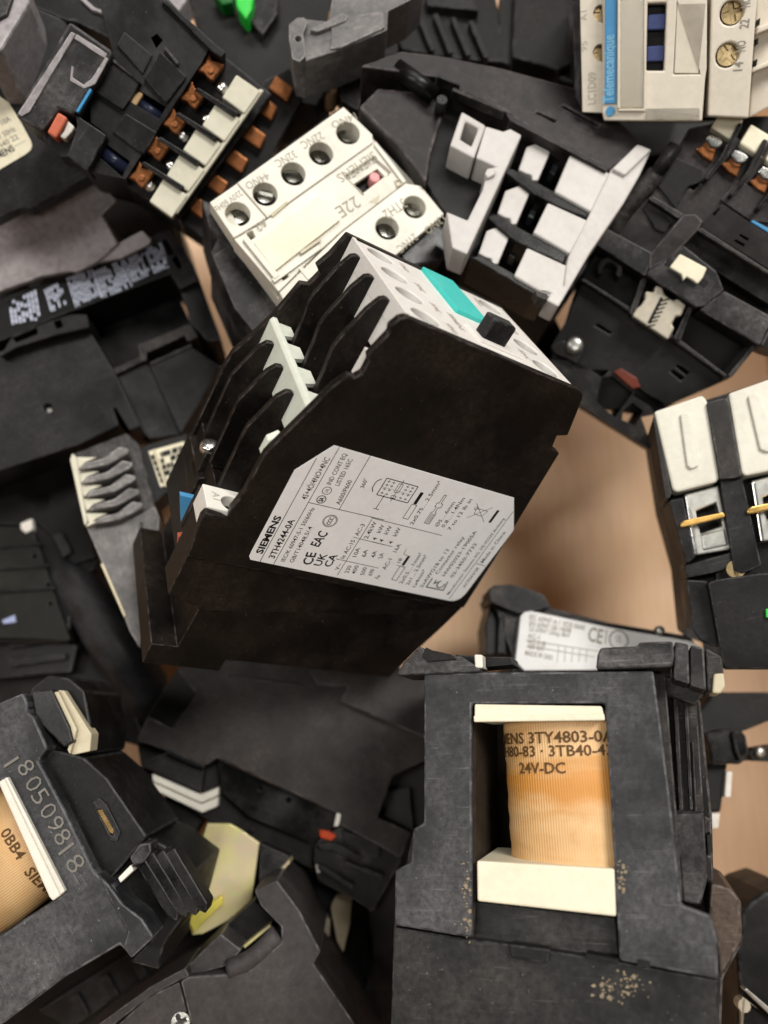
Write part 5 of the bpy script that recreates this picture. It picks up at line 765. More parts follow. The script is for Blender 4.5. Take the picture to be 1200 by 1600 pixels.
T('contactor','black contactor lying on its side with mounting foot, white latch and grey spring clip showing','contactor','contactors heaped in the box',(0.07857, 0.03451, 0.12028),(0.93622, 0.22322, -0.04001, -0.26846),[
 ('prism','body','black_soft',[(-23.3,1.2),(-20.1,13.9),(-15.1,33.3),(-6.0,47.5),(11.1,55.7),(43.6,5.6),(35.0,-3.7),(33.5,-15.6),(24.0,-29.0),(20.6,-35.4),(0.1,-43.2),(-15.1,-35.8),(-17.1,-23.6)],[],-44,-16,0.8,2,None),
 ('prism','deck','black_brown',[(-19.0,6.1),(-13.9,14.5),(-14.2,27.8),(-14.4,34.6),(-8.8,39.1),(20.0,34.6),(33.3,14.1),(2.8,13.6),(1.3,8.5),(-1.8,3.7),(-6.9,1.0),(-20.1,2.2)],[[(-6.9,21.7),(-6.1,23.7),(-3.8,23.2),(-4.6,21.2)]],-12,-3,0.6,2,None),
 ('prism','deck_plate','black_brown',[(3.1,22.0),(4.3,28.3),(13.8,28.6),(17.8,22.5),(13.1,20.7),(4.7,21.6)],[],-5,-1.8,0.4,2,None),
 ('prism','deck_plate','black_soft',[(-13.4,17.7),(-13.4,26.2),(-5.6,26.6),(-3.6,24.4),(-6.2,21.2),(-6.2,14.8)],[],-5,-2,0.4,2,None),
 ('tube','rod','black_worn',[[-15.0,28.3,-1.0],[-15.7,20.0,-1.0]],2.0,None),
 ('tube','rod','black_worn',[[-15.7,20.3,-2.0],[-18.1,8.1,-3.0],[-17.7,2.3,-5.0]],2.6,None),
 ('prism','fork','black_worn',[(-14.1,13.1),(-13.3,14.2),(-3.6,13.8),(-4.0,12.2)],[],-5,0.2,0.4,2,None),
 ('prism','cup','black_soft',[(-14.0,11.0),(-8.9,12.5),(-5.0,10.9),(-5.3,7.9),(-8.1,7.6)],[],-6,-2.2,0.5,2,None),
 ('prism','ledge','black_dusty',[(-21.9,-3.8),(-19.7,1.1),(-5.3,1.0),(-4.3,-2.4),(-3.8,-5.2)],[],-9,1.2,0.5,2,None),
 ('prism','ledge_riser','black_brown',[(-5.8,0.3),(-3.6,13.3),(-0.9,14.8),(1.9,14.0),(2.0,11.5),(0.8,6.4),(-0.3,2.3),(-3.8,-3.4)],[],-6,1.6,0.6,2,None),
 ('prism','ledge','black_dusty',[(-3.7,-4.9),(-3.8,-3.4),(-0.4,2.4),(0.8,6.4),(12.1,4.5),(16.4,1.2),(14.1,-4.9),(12.6,-6.0)],[],-9,1.5,0.6,2,None),
 ('prism','ledge','black_dusty',[(13.7,-6.3),(16.5,1.1),(37.3,0.9),(41.7,-6.0),(32.0,-1.9),(32.6,-7.1)],[],-9,1.3,0.6,2,None),
 ('prism','lip','black_worn',[(32.7,-7.0),(32.0,-1.7),(39.0,-1.7),(41.5,-5.4),(36.6,-6.6)],[],-12,1,0.8,2,None),
 ('prism','slot_floor','black_gloss',[(0.9,7.4),(2.2,12.7),(32.5,10.4),(36.8,3.7),(12.5,5.5)],[],-6,-2.5,0.3,2,None),
 ('prism','slot_rim','black_worn',[(1.8,11.5),(2.3,12.6),(31.2,10.3),(31.8,9.4)],[],-6,1.2,0.4,2,None),
 ('prism','deck_plate','black_brown',[(2.0,14.3),(3.9,20.3),(10.7,19.5),(26.2,18.4),(31.1,10.9),(2.3,12.9)],[[(2.9,17.0),(3.4,19.7),(4.2,19.6),(3.8,16.6)],[(12.0,15.2),(12.1,15.9),(15.0,15.9),(15.0,15.0)],[(11.8,13.4),(11.9,14.2),(14.8,14.1),(14.8,13.3)]],-5,0.6,0.4,2,None),
 ('prism','white_latch','cream_yellow',[(1.1,3.7),(9.3,3.7),(9.7,1.1),(9.4,-1.0),(7.3,-0.7),(5.8,-0.7),(5.7,-2.0),(4.4,-0.8),(0.6,-0.6)],[],-1,3,0.5,2,None),
 ('prism','latch_slot','black_soft',[(-0.9,-0.2),(-1.0,1.7),(1.3,1.6),(1.3,-0.0)],[],1,1.8,0,2,None),
 ('prism','latch_slot','black_soft',[(9.5,-0.1),(10.1,1.3),(11.8,1.1),(11.6,-0.5)],[],1,1.8,0,2,None),
 ('prism','bay_floor','black_soft',[(-22.2,-1.0),(-3.8,-2.4),(-2.4,-1.2),(14.0,-2.4),(34.5,-3.8),(33.0,-15.7),(13.9,-13.6),(-1.1,-13.8),(-18.8,-11.8)],[],-17,-14,0.3,2,None),
 ('prism','hook_ring','black_worn',[(-15.5,-9.4),(-16.2,-8.6),(-16.7,-7.7),(-16.8,-6.7),(-16.7,-5.7),(-16.2,-4.8),(-15.5,-4.1),(-14.6,-3.7),(-13.5,-3.5),(-12.5,-3.6),(-11.5,-4.0),(-10.7,-4.6),(-10.0,-5.5),(-9.7,-6.4),(-9.7,-7.4),(-11.2,-7.2),(-11.2,-6.6),(-11.4,-6.0),(-11.7,-5.5),(-12.2,-5.2),(-12.8,-4.9),(-13.4,-4.9),(-14.0,-5.0),(-14.5,-5.2),(-15.0,-5.7),(-15.2,-6.2),(-15.3,-6.8),(-15.2,-7.3),(-15.0,-7.9),(-14.6,-8.3)],[],-15,-5,0.5,2,None),
 ('prism','rib','black_worn',[(-19.0,-13.1),(-18.3,-12.3),(13.3,-14.3),(31.4,-16.9),(31.3,-17.8),(13.4,-15.6)],[],-15,-5,0.5,2,None),
 ('prism','rib','black_worn',[(-4.2,-5.6),(-3.1,-3.8),(-0.4,-15.1),(-2.2,-15.0)],[],-15,-3,0.5,2,None),
 ('prism','rib','black_worn',[(11.0,-5.9),(12.0,-5.1),(14.2,-15.3),(12.2,-15.4)],[],-15,-3,0.5,2,None),
 ('prism','rib','black_worn',[(31.6,-6.6),(32.8,-6.2),(31.6,-17.1),(30.4,-17.1)],[],-15,-3,0.5,2,None),
 ('prism','spring_clip','metal_beige',[(0.1,-5.5),(2.0,-5.3),(3.5,-6.6),(6.5,-6.9),(7.2,-5.9),(10.1,-6.4),(10.5,-9.5),(9.3,-10.2),(9.5,-12.6),(10.7,-13.1),(10.9,-16.7),(-1.0,-15.7),(-1.0,-13.3),(-0.5,-12.0),(-0.4,-10.0),(-1.5,-8.2),(0.7,-7.4)],[],-5,-1,0.6,2,None),
 ('prism','spring_turn','black_soft',[(3.4,-8.5),(5.1,-6.8),(5.4,-7.1),(3.7,-8.8)],[],-1.3,-0.85,0,2,25),
 ('prism','spring_turn','black_soft',[(3.5,-9.8),(5.2,-8.1),(5.5,-8.4),(3.8,-10.1)],[],-1.3,-0.85,0,2,25),
 ('prism','spring_turn','black_soft',[(3.6,-11.1),(5.2,-9.4),(5.5,-9.7),(3.9,-11.4)],[],-1.3,-0.85,0,2,25),
 ('prism','spring_turn','black_soft',[(3.6,-12.4),(5.3,-10.7),(5.6,-11.0),(3.9,-12.7)],[],-1.3,-0.85,0,2,25),
 ('prism','spring_turn','black_soft',[(3.7,-13.7),(5.4,-12.0),(5.7,-12.3),(4.0,-14.0)],[],-1.3,-0.85,0,2,25),
 ('prism','spring_turn','black_soft',[(3.8,-15.0),(5.4,-13.3),(5.7,-13.6),(4.1,-15.3)],[],-1.3,-0.85,0,2,25),
 ('prism','spring_turn','black_soft',[(3.8,-16.3),(5.5,-14.6),(5.8,-14.9),(4.1,-16.6)],[],-1.3,-0.85,0,2,25),
 ('prism','spring_groove','black_soft',[(2.9,-7.6),(3.7,-7.7),(4.4,-15.3),(3.5,-15.3)],[],-1.3,-0.85,0,2,25),
 ('prism','lower_plate','black_soft',[(-18.5,-12.9),(13.6,-14.7),(32.0,-16.7),(23.0,-29.7),(21.4,-31.7),(1.7,-31.1),(-6.6,-35.4),(-16.7,-33.3),(-16.7,-24.7)],[[(17.6,-21.0),(18.0,-20.0),(21.8,-20.4),(21.5,-21.6)],[(17.1,-23.0),(17.5,-22.1),(21.3,-22.4),(21.0,-23.7)],[(-8.7,-21.8),(-8.5,-21.0),(-3.4,-21.1),(-3.6,-21.9)]],-14,-9,0.5,2,None),
 ('screw','screw','steel_dull',-10.8,-29.8,-5,2.6,'dome',0,None),
 ('prism','screw_boss','black_soft',[(-16.6,-33.5),(-15.0,-30.1),(-7.8,-29.4),(-7.6,-34.0),(-14.7,-34.3)],[],-12,-6.6,0.6,2,None),
 ('prism','lower_wall','black_worn',[(-14.9,-36.3),(-7.9,-33.2),(1.1,-33.7),(1.7,-31.1),(11.5,-31.8),(11.5,-34.0),(17.4,-34.3),(19.9,-35.5),(16.9,-38.2),(25.5,-45.1),(-0.0,-43.8)],[[(0.8,-33.8),(3.6,-31.9),(11.0,-33.2),(10.5,-41.9),(3.3,-40.8)],[(11.4,-39.2),(12.5,-35.7),(16.5,-36.3),(16.7,-41.3),(12.5,-41.5)]],-34,-9,0.5,2,None),
 ('prism','red_insert','red_dark',[(4.0,-29.0),(9.5,-29.2),(12.0,-31.0),(10.2,-32.7),(2.8,-31.1)],[],-10,-6,0.6,2,None),
 ('prism','copper_clip','copper',[(-9.9,30.1),(-8.8,31.2),(-8.6,33.5),(-4.9,32.2),(-4.4,30.0),(-4.2,29.1),(-6.9,29.2)],[],-5,-1,0.5,2,None),
 ('prism','clip_leaf','steel',[(-9.1,32.7),(-8.6,34.5),(-5.5,34.7),(-4.1,33.9),(-4.6,32.1),(-6.7,31.4)],[],-3,0.5,0.8,2,None),
 ('prism','copper_clip','copper',[(-2.1,29.6),(-1.0,30.7),(-0.8,33.0),(2.9,31.7),(3.4,29.4),(3.6,28.6),(0.9,28.7)],[],-5,-1,0.5,2,None),
 ('prism','clip_leaf','steel',[(-1.3,32.2),(-0.9,33.9),(2.2,34.2),(3.7,33.4),(3.2,31.6),(1.1,30.9)],[],-3,0.5,0.8,2,None),
 ('prism','copper_clip','copper',[(6.7,29.0),(7.8,30.2),(7.9,32.4),(11.6,31.2),(12.1,28.9),(12.3,28.1),(9.7,28.2)],[],-5,-1,0.5,2,None),
 ('prism','clip_leaf','steel',[(7.3,31.6),(7.8,33.4),(10.8,33.6),(12.3,32.8),(11.8,31.1),(9.7,30.4)],[],-3,0.5,0.8,2,None),
 ('prism','terminal_pad','cream_yellow',[(-9.2,41.7),(-2.9,41.4),(-2.8,35.6),(-9.3,36.2)],[],-8,0,0.7,2,None),
 ('prism','terminal_pad','cream_yellow',[(-0.6,41.3),(5.6,40.9),(5.8,35.2),(-0.6,35.8)],[],-8,0,0.7,2,None),
 ('prism','terminal_pad','cream_yellow',[(7.4,40.6),(13.6,40.3),(13.9,34.6),(7.5,35.1)],[],-8,0,0.7,2,None),
 ('prism','divider','black_gloss',[(-3.7,39.6),(-2.5,39.6),(-1.6,29.7),(-2.8,23.5),(-3.9,23.6),(-3.2,30.1)],[],-10,2,0.6,2,None),
 ('prism','divider','black_gloss',[(4.1,38.8),(5.4,38.8),(6.3,29.0),(5.2,22.8),(4.1,22.9),(4.8,29.4)],[],-10,2,0.6,2,None),
 ('prism','divider','black_gloss',[(12.0,38.8),(13.3,38.8),(14.3,28.9),(13.2,22.8),(12.1,22.9),(12.7,29.4)],[],-10,2,0.6,2,None),
 ('prism','coil_clip','blue',[(12.7,19.7),(13.2,20.4),(19.7,20.3),(20.4,19.2)],[],-2,0.6,0.3,2,None),
])
T('contactor','beige-white contactor with a bright blue vertical stripe and cross-head terminal screws','contactor','contactors heaped in the box',(0.07303, 0.07951, 0.14868),(0.92389, 0.36207, -0.11084, -0.05516),[
 ('prism','body','black_soft',[(-26.5,17.7),(-24.2,17.7),(-19.5,-14.1),(-13.2,-15.7),(14.0,-15.5),(24.9,-14.7),(28.9,-9.3),(34.0,-9.2),(28.0,16.9)],[],-46,-12,0.8,2,None),
 ('prism','side_plate','black_dusty',[(-26.1,16.5),(-23.9,16.5),(-19.6,-13.5),(-21.8,-10.4)],[],-40,-4,0.6,2,None),
 ('prism','terminal_block','beige',[(-23.9,15.9),(-17.9,15.8),(-13.6,-14.4),(-19.2,-14.3)],[[(-17.5,10.4),(-16.7,6.3),(-17.9,6.7),(-19.2,7.7),(-19.5,8.8),(-19.0,9.9),(-18.2,10.4)],[(-16.3,1.7),(-15.6,-2.5),(-16.7,-2.1),(-17.9,-1.4),(-18.4,-0.2),(-18.0,1.0),(-17.2,1.6)]],-13,0,0.5,2,None),
 ('screw','screw','brass_dark',-17.5,8.7,-4,2.4,'cross',0,None),
 ('screw','screw','brass_dark',-16.4,-0.1,-4,2.4,'cross',20,None),
 ('prism','center_panel','beige',[(-17.9,15.4),(7.1,15.0),(10.6,-4.0),(10.7,-6.6),(11.8,-16.0),(-13.2,-16.3),(-13.9,-14.4)],[[(-6.3,10.3),(-1.7,10.4),(0.3,-4.6),(-4.2,-4.6)],[(0.8,10.3),(8.0,10.4),(9.2,-5.3),(2.7,-5.4)]],-12,2.2,0.5,2,None),
 ('prism','window_floor','black_soft',[(-6.9,11.5),(-1.0,11.4),(1.2,-4.7),(-4.5,-4.7)],[],-3,-2,0,2,None),
 ('prism','blue_block','navy',[(-5.7,8.0),(-1.4,8.2),(-1.0,4.8),(-5.4,4.7)],[],-2,0.6,0.4,2,None),
 ('prism','blue_block','navy',[(-4.8,1.0),(-0.5,1.3),(-0.1,-2.2),(-4.4,-2.3)],[],-2,0.6,0.4,2,None),
 ('prism','label_plate','beige_pale',[(0.9,10.1),(7.8,10.2),(8.9,-5.1),(2.9,-5.1)],[],-1,1.95,0.2,2,None),
 ('prism','blue_stripe','blue',[(-17.4,15.3),(-14.5,15.3),(-10.6,-12.2),(-13.6,-12.3)],[],2,2.8,0.2,2,None),
 ('text', 'lettering', 'pale_ink', 'Telemecanique', -11.41, -11.91, -13.51, 3.54, 2.6, 2.83, 0.05, 0.02, 10),
 ('cyl','emblem','blue',-11.9,-14.1,1.2,2,2.6,18,0.1,None),
 ('prism','cover_strip','clear',[(-14.2,15.2),(-7.8,15.1),(-3.4,-13.2),(-10.1,-13.3)],[],2.4,3.4,0.4,2,None),
 ('prism','cover_strip','clear',[(-2.7,-13.3),(10.5,-13.0),(11.0,-15.7),(-2.6,-15.9)],[],2.2,2.9,0.3,2,None),
 ('prism','edge_bar','beige',[(-14.4,15.2),(-13.7,15.1),(-9.5,-13.4),(-10.2,-13.4)],[],2,3.6,0.3,2,None),
 ('prism','edge_bar','beige',[(-8.1,15.1),(-7.6,15.1),(-2.9,-13.5),(-3.5,-13.5)],[],2,3.2,0.3,2,None),
 ('prism','edge_bar','beige',[(-10.1,-13.4),(-3.2,-13.3),(-3.0,-13.9),(-10.0,-14.0)],[],2,3.2,0.2,2,None),
 ('prism','terminal_block','beige',[(8.3,15.2),(19.1,15.0),(20.2,6.5),(23.2,-15.1),(13.2,-14.8),(11.6,-4.6)],[[(17.3,8.3),(17.1,9.2),(16.7,10.0),(16.1,10.6),(15.3,11.0),(14.4,11.2),(13.5,11.0),(12.7,10.6),(12.0,10.0),(11.6,9.2),(11.5,8.3),(11.6,7.4),(12.0,6.6),(12.7,5.9),(13.5,5.5),(14.4,5.4),(15.3,5.5),(16.1,5.9),(16.7,6.6),(17.1,7.4)],[(18.1,-0.9),(17.9,-0.0),(17.5,0.8),(16.9,1.4),(16.1,1.8),(15.2,2.0),(14.3,1.8),(13.5,1.4),(12.8,0.8),(12.4,-0.0),(12.3,-0.9),(12.4,-1.8),(12.8,-2.6),(13.5,-3.3),(14.3,-3.7),(15.2,-3.8),(16.1,-3.7),(16.9,-3.3),(17.5,-2.6),(17.9,-1.8)]],-13,1,0.6,2,None),
 ('screw','screw','brass_dark',14.8,8.7,-2.2,2.7,'cross',20,None),
 ('screw','screw','brass_dark',15.6,-0.5,-2.2,2.7,'cross',45,None),
 ('text', 'lettering', 'ink_soft', '22', 18.88, 4.88, 18.73, 6.87, 2.1, 1.03, 0.05, 0.02, None),
 ('text', 'lettering', 'ink_soft', 'NO', 18.31, 9.39, 18.05, 11.52, 2.1, 1.03, 0.05, 0.02, None),
 ('text', 'lettering', 'ink_soft', '14', 19.35, -4.41, 19.24, -2.33, 2.1, 1.03, 0.05, 0.02, None),
 ('text', 'lettering', 'ink_soft', 'NO', 19.17, -0.09, 18.9, 2.32, 2.1, 1.03, 0.05, 0.02, None),
 ('text', 'lettering', 'ink_faint', 'LC1D09', -15.96, -12.34, -16.93, -4.71, 2.0, 0.03, 0.05, 0.02, None),
 ('text', 'lettering', 'ink_faint', '95', -19.86, -0.0, -20.09, 2.32, 1.6, 0.03, 0.05, 0, None),
 ('text', 'lettering', 'ink_faint', 'A1', -20.79, 6.91, -21.09, 9.17, 1.6, 0.03, 0.05, 0, None),
 ('prism','side_block','beige',[(19.6,16.1),(27.4,15.9),(33.3,-9.5),(27.8,-12.8),(24.4,-14.9),(21.3,6.9)],[],-40,-6,0.6,2,None),
 ('prism','side_rib','beige',[(21.5,5.4),(28.5,7.9),(28.7,6.8),(21.4,3.9)],[],-9,-2,0.4,2,None),
 ('prism','side_rib','beige',[(22.2,-3.4),(30.3,-0.2),(30.6,-1.3),(22.2,-4.6)],[],-9,-2,0.4,2,None),
 ('prism','vent_slot','black_soft',[(21.3,7.2),(21.6,7.4),(21.8,5.9),(21.4,5.7)],[],-7,-1.9,0,2,None),
 ('prism','vent_slot','black_soft',[(21.8,3.0),(22.1,3.2),(22.3,1.7),(21.9,1.5)],[],-7,-1.9,0,2,None),
 ('prism','vent_slot','black_soft',[(22.5,-1.7),(22.9,-1.5),(23.0,-3.0),(22.7,-3.2)],[],-7,-1.9,0,2,None),
])
T('contactor','open black contactor showing a tan wound coil printed 24V-DC between cream flanges','contactor','contactors heaped in the box',(0.03179, -0.1051, 0.13093),(0.98832, -0.00339, -0.15205, 0.00983),[
 ('prism','frame','grey_scuffed',[(-23.1,28.9),(27.1,26.9),(27.3,12.4),(27.3,-3.6),(27.0,-17.9),(32.0,-19.6),(32.8,-23.9),(31.9,-30.4),(14.3,-28.2),(15.0,-13.5),(16.5,20.6),(-12.3,21.5),(-14.8,-25.5),(-31.5,-23.8),(-31.1,-13.0),(-27.4,-11.3),(-26.8,-4.7),(-24.3,-3.4)],[],-1.8,0,0.7,2,None),
 ('prism','leg','black_scuffed',[(-23.2,28.5),(-13.5,21.6),(-16.0,-25.5),(-31.5,-23.7),(-27.2,-5.4),(-24.5,-3.7)],[],-36,-1.8,0.4,2,None),
 ('prism','crown','black_scuffed',[(-23.0,28.7),(26.9,26.6),(17.1,21.1),(-12.9,22.2)],[],-30,-1.8,0.4,2,None),
 ('prism','body','black_worn',[(-32.2,32.0),(28.6,29.6),(38.4,22.4),(37.4,-4.4),(35.9,-17.8),(39.4,-19.7),(41.2,-23.0),(40.1,-31.6),(35.0,-39.0),(32.1,-55.4),(-44.5,-61.5),(-43.0,-31.7),(-37.2,-8.6),(-34.0,-6.4)],[],-62,-37,0.8,2,None),
 ('prism','side_wall','black_worn',[(27.4,26.8),(29.6,26.4),(28.4,-1.6),(27.5,-18.4),(25.9,-17.3),(25.9,-4.1),(26.4,12.4)],[],-30,-6,0.5,2,None),
 ('prism','side_wall','black_worn',[(29.4,26.9),(36.4,23.7),(34.6,-2.5),(28.2,-3.2),(28.4,9.7)],[],-32,-20,0.5,2,None),
 ('prism','side_rib','black_worn',[(31.2,25.0),(32.2,24.6),(30.2,-1.6),(29.3,-2.0)],[],-22,-16,0.4,2,None),
 ('prism','side_rib','black_worn',[(33.6,24.4),(34.4,24.0),(32.3,-1.8),(31.6,-1.9)],[],-24,-18,0.4,2,None),
 ('prism','side_rib','black_worn',[(33.9,12.4),(34.3,12.4),(33.1,-2.1),(32.7,-2.2)],[],-22,-18.5,0.2,2,None),
 ('prism','side_block','black_dusty',[(28.0,-2.5),(34.2,-2.0),(33.3,-14.7),(31.2,-20.2),(27.8,-19.7),(28.1,-9.8)],[],-34,-14,0.6,2,None),
 ('prism','side_block','black_worn',[(34.5,-3.2),(35.9,-3.9),(34.6,-16.7),(33.4,-17.4)],[],-34,-20,0.5,2,None),
 ('prism','side_flap','brown_dirty',[(33.9,-15.9),(37.4,-16.7),(38.9,-18.9),(38.2,-26.2),(33.1,-33.4),(33.4,-26.7),(32.5,-21.9)],[],-36,-14,0.8,2,None),
 ('prism','side_slot','black_soft',[(34.2,-6.6),(35.0,-6.2),(34.9,-9.7),(33.9,-10.6)],[],-18,-13.6,0,2,None),
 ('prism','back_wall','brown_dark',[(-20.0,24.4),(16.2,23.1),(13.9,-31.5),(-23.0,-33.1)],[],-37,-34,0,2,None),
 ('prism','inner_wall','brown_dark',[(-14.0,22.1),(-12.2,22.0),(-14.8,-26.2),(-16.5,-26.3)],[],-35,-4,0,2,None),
 ('prism','top_flange','cream_yellow',[(-11.5,21.4),(15.8,20.0),(16.2,17.1),(-11.7,17.7)],[],-22,1.0,0.5,2,None),
 ('prism','flange_rim','cream_yellow',[(-11.7,18.9),(16.2,18.4),(16.2,17.0),(-11.7,17.5)],[],0,1.8,0.4,2,15),
 ('prism','flange_block','cream_yellow',[(-13.0,-10.8),(15.1,-11.8),(14.5,-20.5),(-13.3,-18.6)],[],-26,-0.2,0.6,2,None),
 ('prism','armature_plate','black_scuffed',[(-14.7,-19.3),(14.2,-21.3),(14.1,-29.2),(-0.7,-28.0),(-15.5,-26.3)],[],-16,-4,0.4,2,None),
 ('coil','coil','coil_tape',8.5,17.4,-11.8,16,-13.5,11.3,[('SIEMENS 3TY4803-0A',-23.87,9.14,12.83,2.3),('3TH80-83 · 3TB40-43',-21.93,8.54,10.04,2.2),('24V-DC',-12.5,-1.53,6.53,2.2)]),
 ('prism','lower_front','black_scuffed',[(-32.1,-24.4),(-15.3,-26.0),(-7.1,-26.6),(14.2,-28.7),(31.8,-30.9),(30.5,-44.3),(-33.5,-49.4)],[],-30,-1.4,0.5,2,None),
 ('prism','latch_tongue','black_scuffed',[(-7.3,-26.2),(1.2,-26.8),(0.4,-29.4),(-6.9,-28.6)],[],-3,0.3,0.5,2,None),
 ('prism','latch_slot','black_soft',[(8.1,-27.2),(14.2,-27.9),(14.2,-28.6),(8.0,-27.9)],[],-3,0.2,0,2,None),
 ('prism','latch_slot','black_soft',[(17.7,-27.7),(20.0,-28.0),(19.9,-29.0),(17.6,-28.8)],[],-3,0.3,0,2,None),
 ('prism','top_bar','black_dusty',[(15.4,27.7),(16.0,30.7),(16.8,32.2),(24.5,32.1),(24.8,32.9),(31.6,32.7),(31.6,29.8),(30.9,27.4)],[],-14,1.5,0.7,2,None),
 ('prism','top_bar_end','black_dusty',[(32.1,32.8),(34.7,32.1),(33.9,23.8),(30.9,25.0)],[],-20,0,0.6,2,None),
 ('prism','top_bar_end','black_worn',[(35.2,32.1),(37.8,31.3),(37.1,22.4),(34.1,23.7)],[],-20,-1.5,0.6,2,None),
 ('prism','top_bar_end','black_worn',[(38.2,31.5),(41.2,29.4),(41.1,26.0),(39.4,22.4),(37.4,22.5)],[],-22,-3,0.6,2,None),
 ('prism','under_bar','black_worn',[(27.1,27.6),(31.3,26.3),(37.4,22.4),(35.2,20.3),(27.6,23.5)],[],-26,-12,0.5,2,None),
 ('prism','peg','cream_dark',[(39.0,25.9),(41.0,26.0),(40.9,23.2),(39.7,21.8),(38.2,22.0)],[],-12,-2,0.6,2,None),
 ('prism','ear','black_dusty',[(-29.7,28.6),(-27.8,31.3),(-23.7,35.0),(-22.5,34.2),(-22.5,31.9),(-14.1,32.2),(-9.8,29.2),(-9.9,28.4),(-22.9,28.4)],[],-14,0.8,0.8,2,None),
 ('prism','ear_slot','black_soft',[(-23.0,32.4),(-22.1,34.6),(-20.6,33.8),(-16.2,32.6),(-14.9,31.4),(-21.5,31.2)],[],0,1.4,0.3,2,None),
 ('prism','rail_slot','black_soft',[(-16.2,33.1),(-10.4,32.2),(-3.0,31.8),(-2.8,30.0),(-10.5,29.8),(-15.4,30.6)],[],-12,-3,0.3,2,None),
 ('prism','peg','cream',[(-11.0,32.4),(-9.1,32.2),(-9.2,29.2),(-11.0,29.3)],[],-6,0.8,0.5,2,None),
 ('prism','mud_clod','mud',[(14.2,-34.8),(14.3,-34.6),(14.5,-34.6),(14.5,-34.8),(14.3,-34.9)],[],-1.55,-1.0347444728936694,0,2,None),
 ('prism','mud_clod','mud',[(14.7,-33.8),(14.5,-33.9),(14.1,-33.9),(14.2,-33.6),(14.6,-33.6)],[],-1.55,-1.052972786275486,0,2,None),
 ('prism','mud_clod','mud',[(10.8,-34.1),(10.7,-34.3),(10.4,-34.4),(10.2,-34.3),(10.5,-34.1)],[],-1.55,-1.162272377807455,0,2,None),
 ('prism','mud_clod','mud',[(11.7,-32.0),(11.7,-32.2),(11.5,-32.4),(11.3,-32.2),(11.5,-32.1)],[],-1.55,-1.0420980174316614,0,2,None),
 ('prism','mud_clod','mud',[(12.4,-32.5),(12.5,-32.5),(12.6,-32.6),(12.5,-32.6),(12.4,-32.7)],[],-1.55,-1.1555488077580174,0,2,None),
 ('prism','mud_clod','mud',[(11.8,-32.2),(11.8,-32.3),(11.6,-32.3),(11.5,-32.2),(11.7,-32.0)],[],-1.55,-1.171542370020977,0,2,None),
 ('prism','mud_clod','mud',[(19.7,-31.7),(19.8,-31.9),(19.6,-32.1),(19.4,-32.0),(19.4,-31.8)],[],-1.55,-1.1406385600980422,0,2,None),
 ('prism','mud_clod','mud',[(13.9,-34.2),(13.9,-34.2),(14.1,-34.1),(14.2,-34.2),(14.1,-34.3)],[],-1.55,-1.0654914276869913,0,2,None),
 ('prism','mud_clod','mud',[(14.9,-33.1),(14.8,-33.0),(15.2,-32.7),(15.7,-32.9),(15.5,-33.1)],[],-1.55,-1.0467357895766922,0,2,None),
 ('prism','mud_clod','mud',[(18.1,-32.4),(18.0,-32.4),(18.0,-32.3),(18.2,-32.3),(18.3,-32.4)],[],-1.55,-1.0361162015037784,0,2,None),
 ('prism','mud_clod','mud',[(15.0,-34.0),(15.3,-33.7),(15.6,-33.9),(15.6,-34.3),(15.1,-34.4)],[],-1.55,-1.2286164931836392,0,2,None),
 ('prism','mud_clod','mud',[(12.0,-31.7),(12.2,-31.8),(12.1,-32.0),(11.9,-31.9),(11.7,-31.7)],[],-1.55,-1.003271586242801,0,2,None),
 ('prism','mud_clod','mud',[(8.3,-34.5),(8.8,-34.6),(8.7,-34.9),(8.3,-35.0),(8.1,-34.8)],[],-1.55,-1.23873079747866,0,2,None),
 ('prism','mud_clod','mud',[(17.7,-31.5),(17.8,-31.6),(17.6,-31.7),(17.5,-31.6),(17.5,-31.4)],[],-1.55,-1.1646618356455012,0,2,None),
 ('prism','mud_clod','mud',[(14.1,-35.9),(13.9,-36.0),(13.8,-35.9),(13.8,-35.7),(14.1,-35.6)],[],-1.55,-1.1072761735645038,0,2,None),
 ('prism','mud_clod','mud',[(10.6,-34.6),(10.7,-34.6),(10.8,-34.6),(10.8,-34.7),(10.6,-34.7)],[],-1.55,-1.2284679980661635,0,2,None),
 ('prism','mud_clod','mud',[(12.0,-33.2),(12.0,-33.1),(12.1,-33.1),(12.2,-33.1),(12.2,-33.2)],[],-1.55,-1.239259611119936,0,2,None),
 ('prism','mud_clod','mud',[(10.7,-33.5),(10.9,-33.6),(10.8,-33.8),(10.5,-33.9),(10.5,-33.6)],[],-1.55,-1.0762077130565382,0,2,None),
 ('prism','mud_clod','mud',[(16.8,-33.5),(16.6,-33.7),(16.5,-33.6),(16.4,-33.4),(16.8,-33.4)],[],-1.55,-1.1558926130317868,0,2,None),
 ('prism','mud_clod','mud',[(15.8,-33.7),(16.0,-33.6),(16.1,-33.7),(16.1,-33.8),(15.8,-33.9)],[],-1.55,-1.2196791320564833,0,2,None),
 ('prism','mud_clod','mud',[(16.1,-31.0),(16.7,-30.6),(17.1,-31.0),(16.8,-31.6),(16.4,-31.4)],[],-1.55,-1.109005663207877,0,2,None),
 ('prism','mud_clod','mud',[(15.2,-32.1),(15.2,-31.9),(15.4,-31.9),(15.5,-32.0),(15.3,-32.2)],[],-1.55,-1.0390993193771523,0,2,None),
 ('prism','mud_clod','mud',[(16.8,-32.3),(17.1,-32.2),(17.1,-32.6),(16.9,-32.9),(16.6,-32.6)],[],-1.55,-1.0702723397722371,0,2,None),
 ('prism','mud_clod','mud',[(14.8,-34.0),(14.9,-33.9),(15.1,-33.9),(15.1,-34.0),(14.9,-34.1)],[],-1.55,-1.1731931697146507,0,2,None),
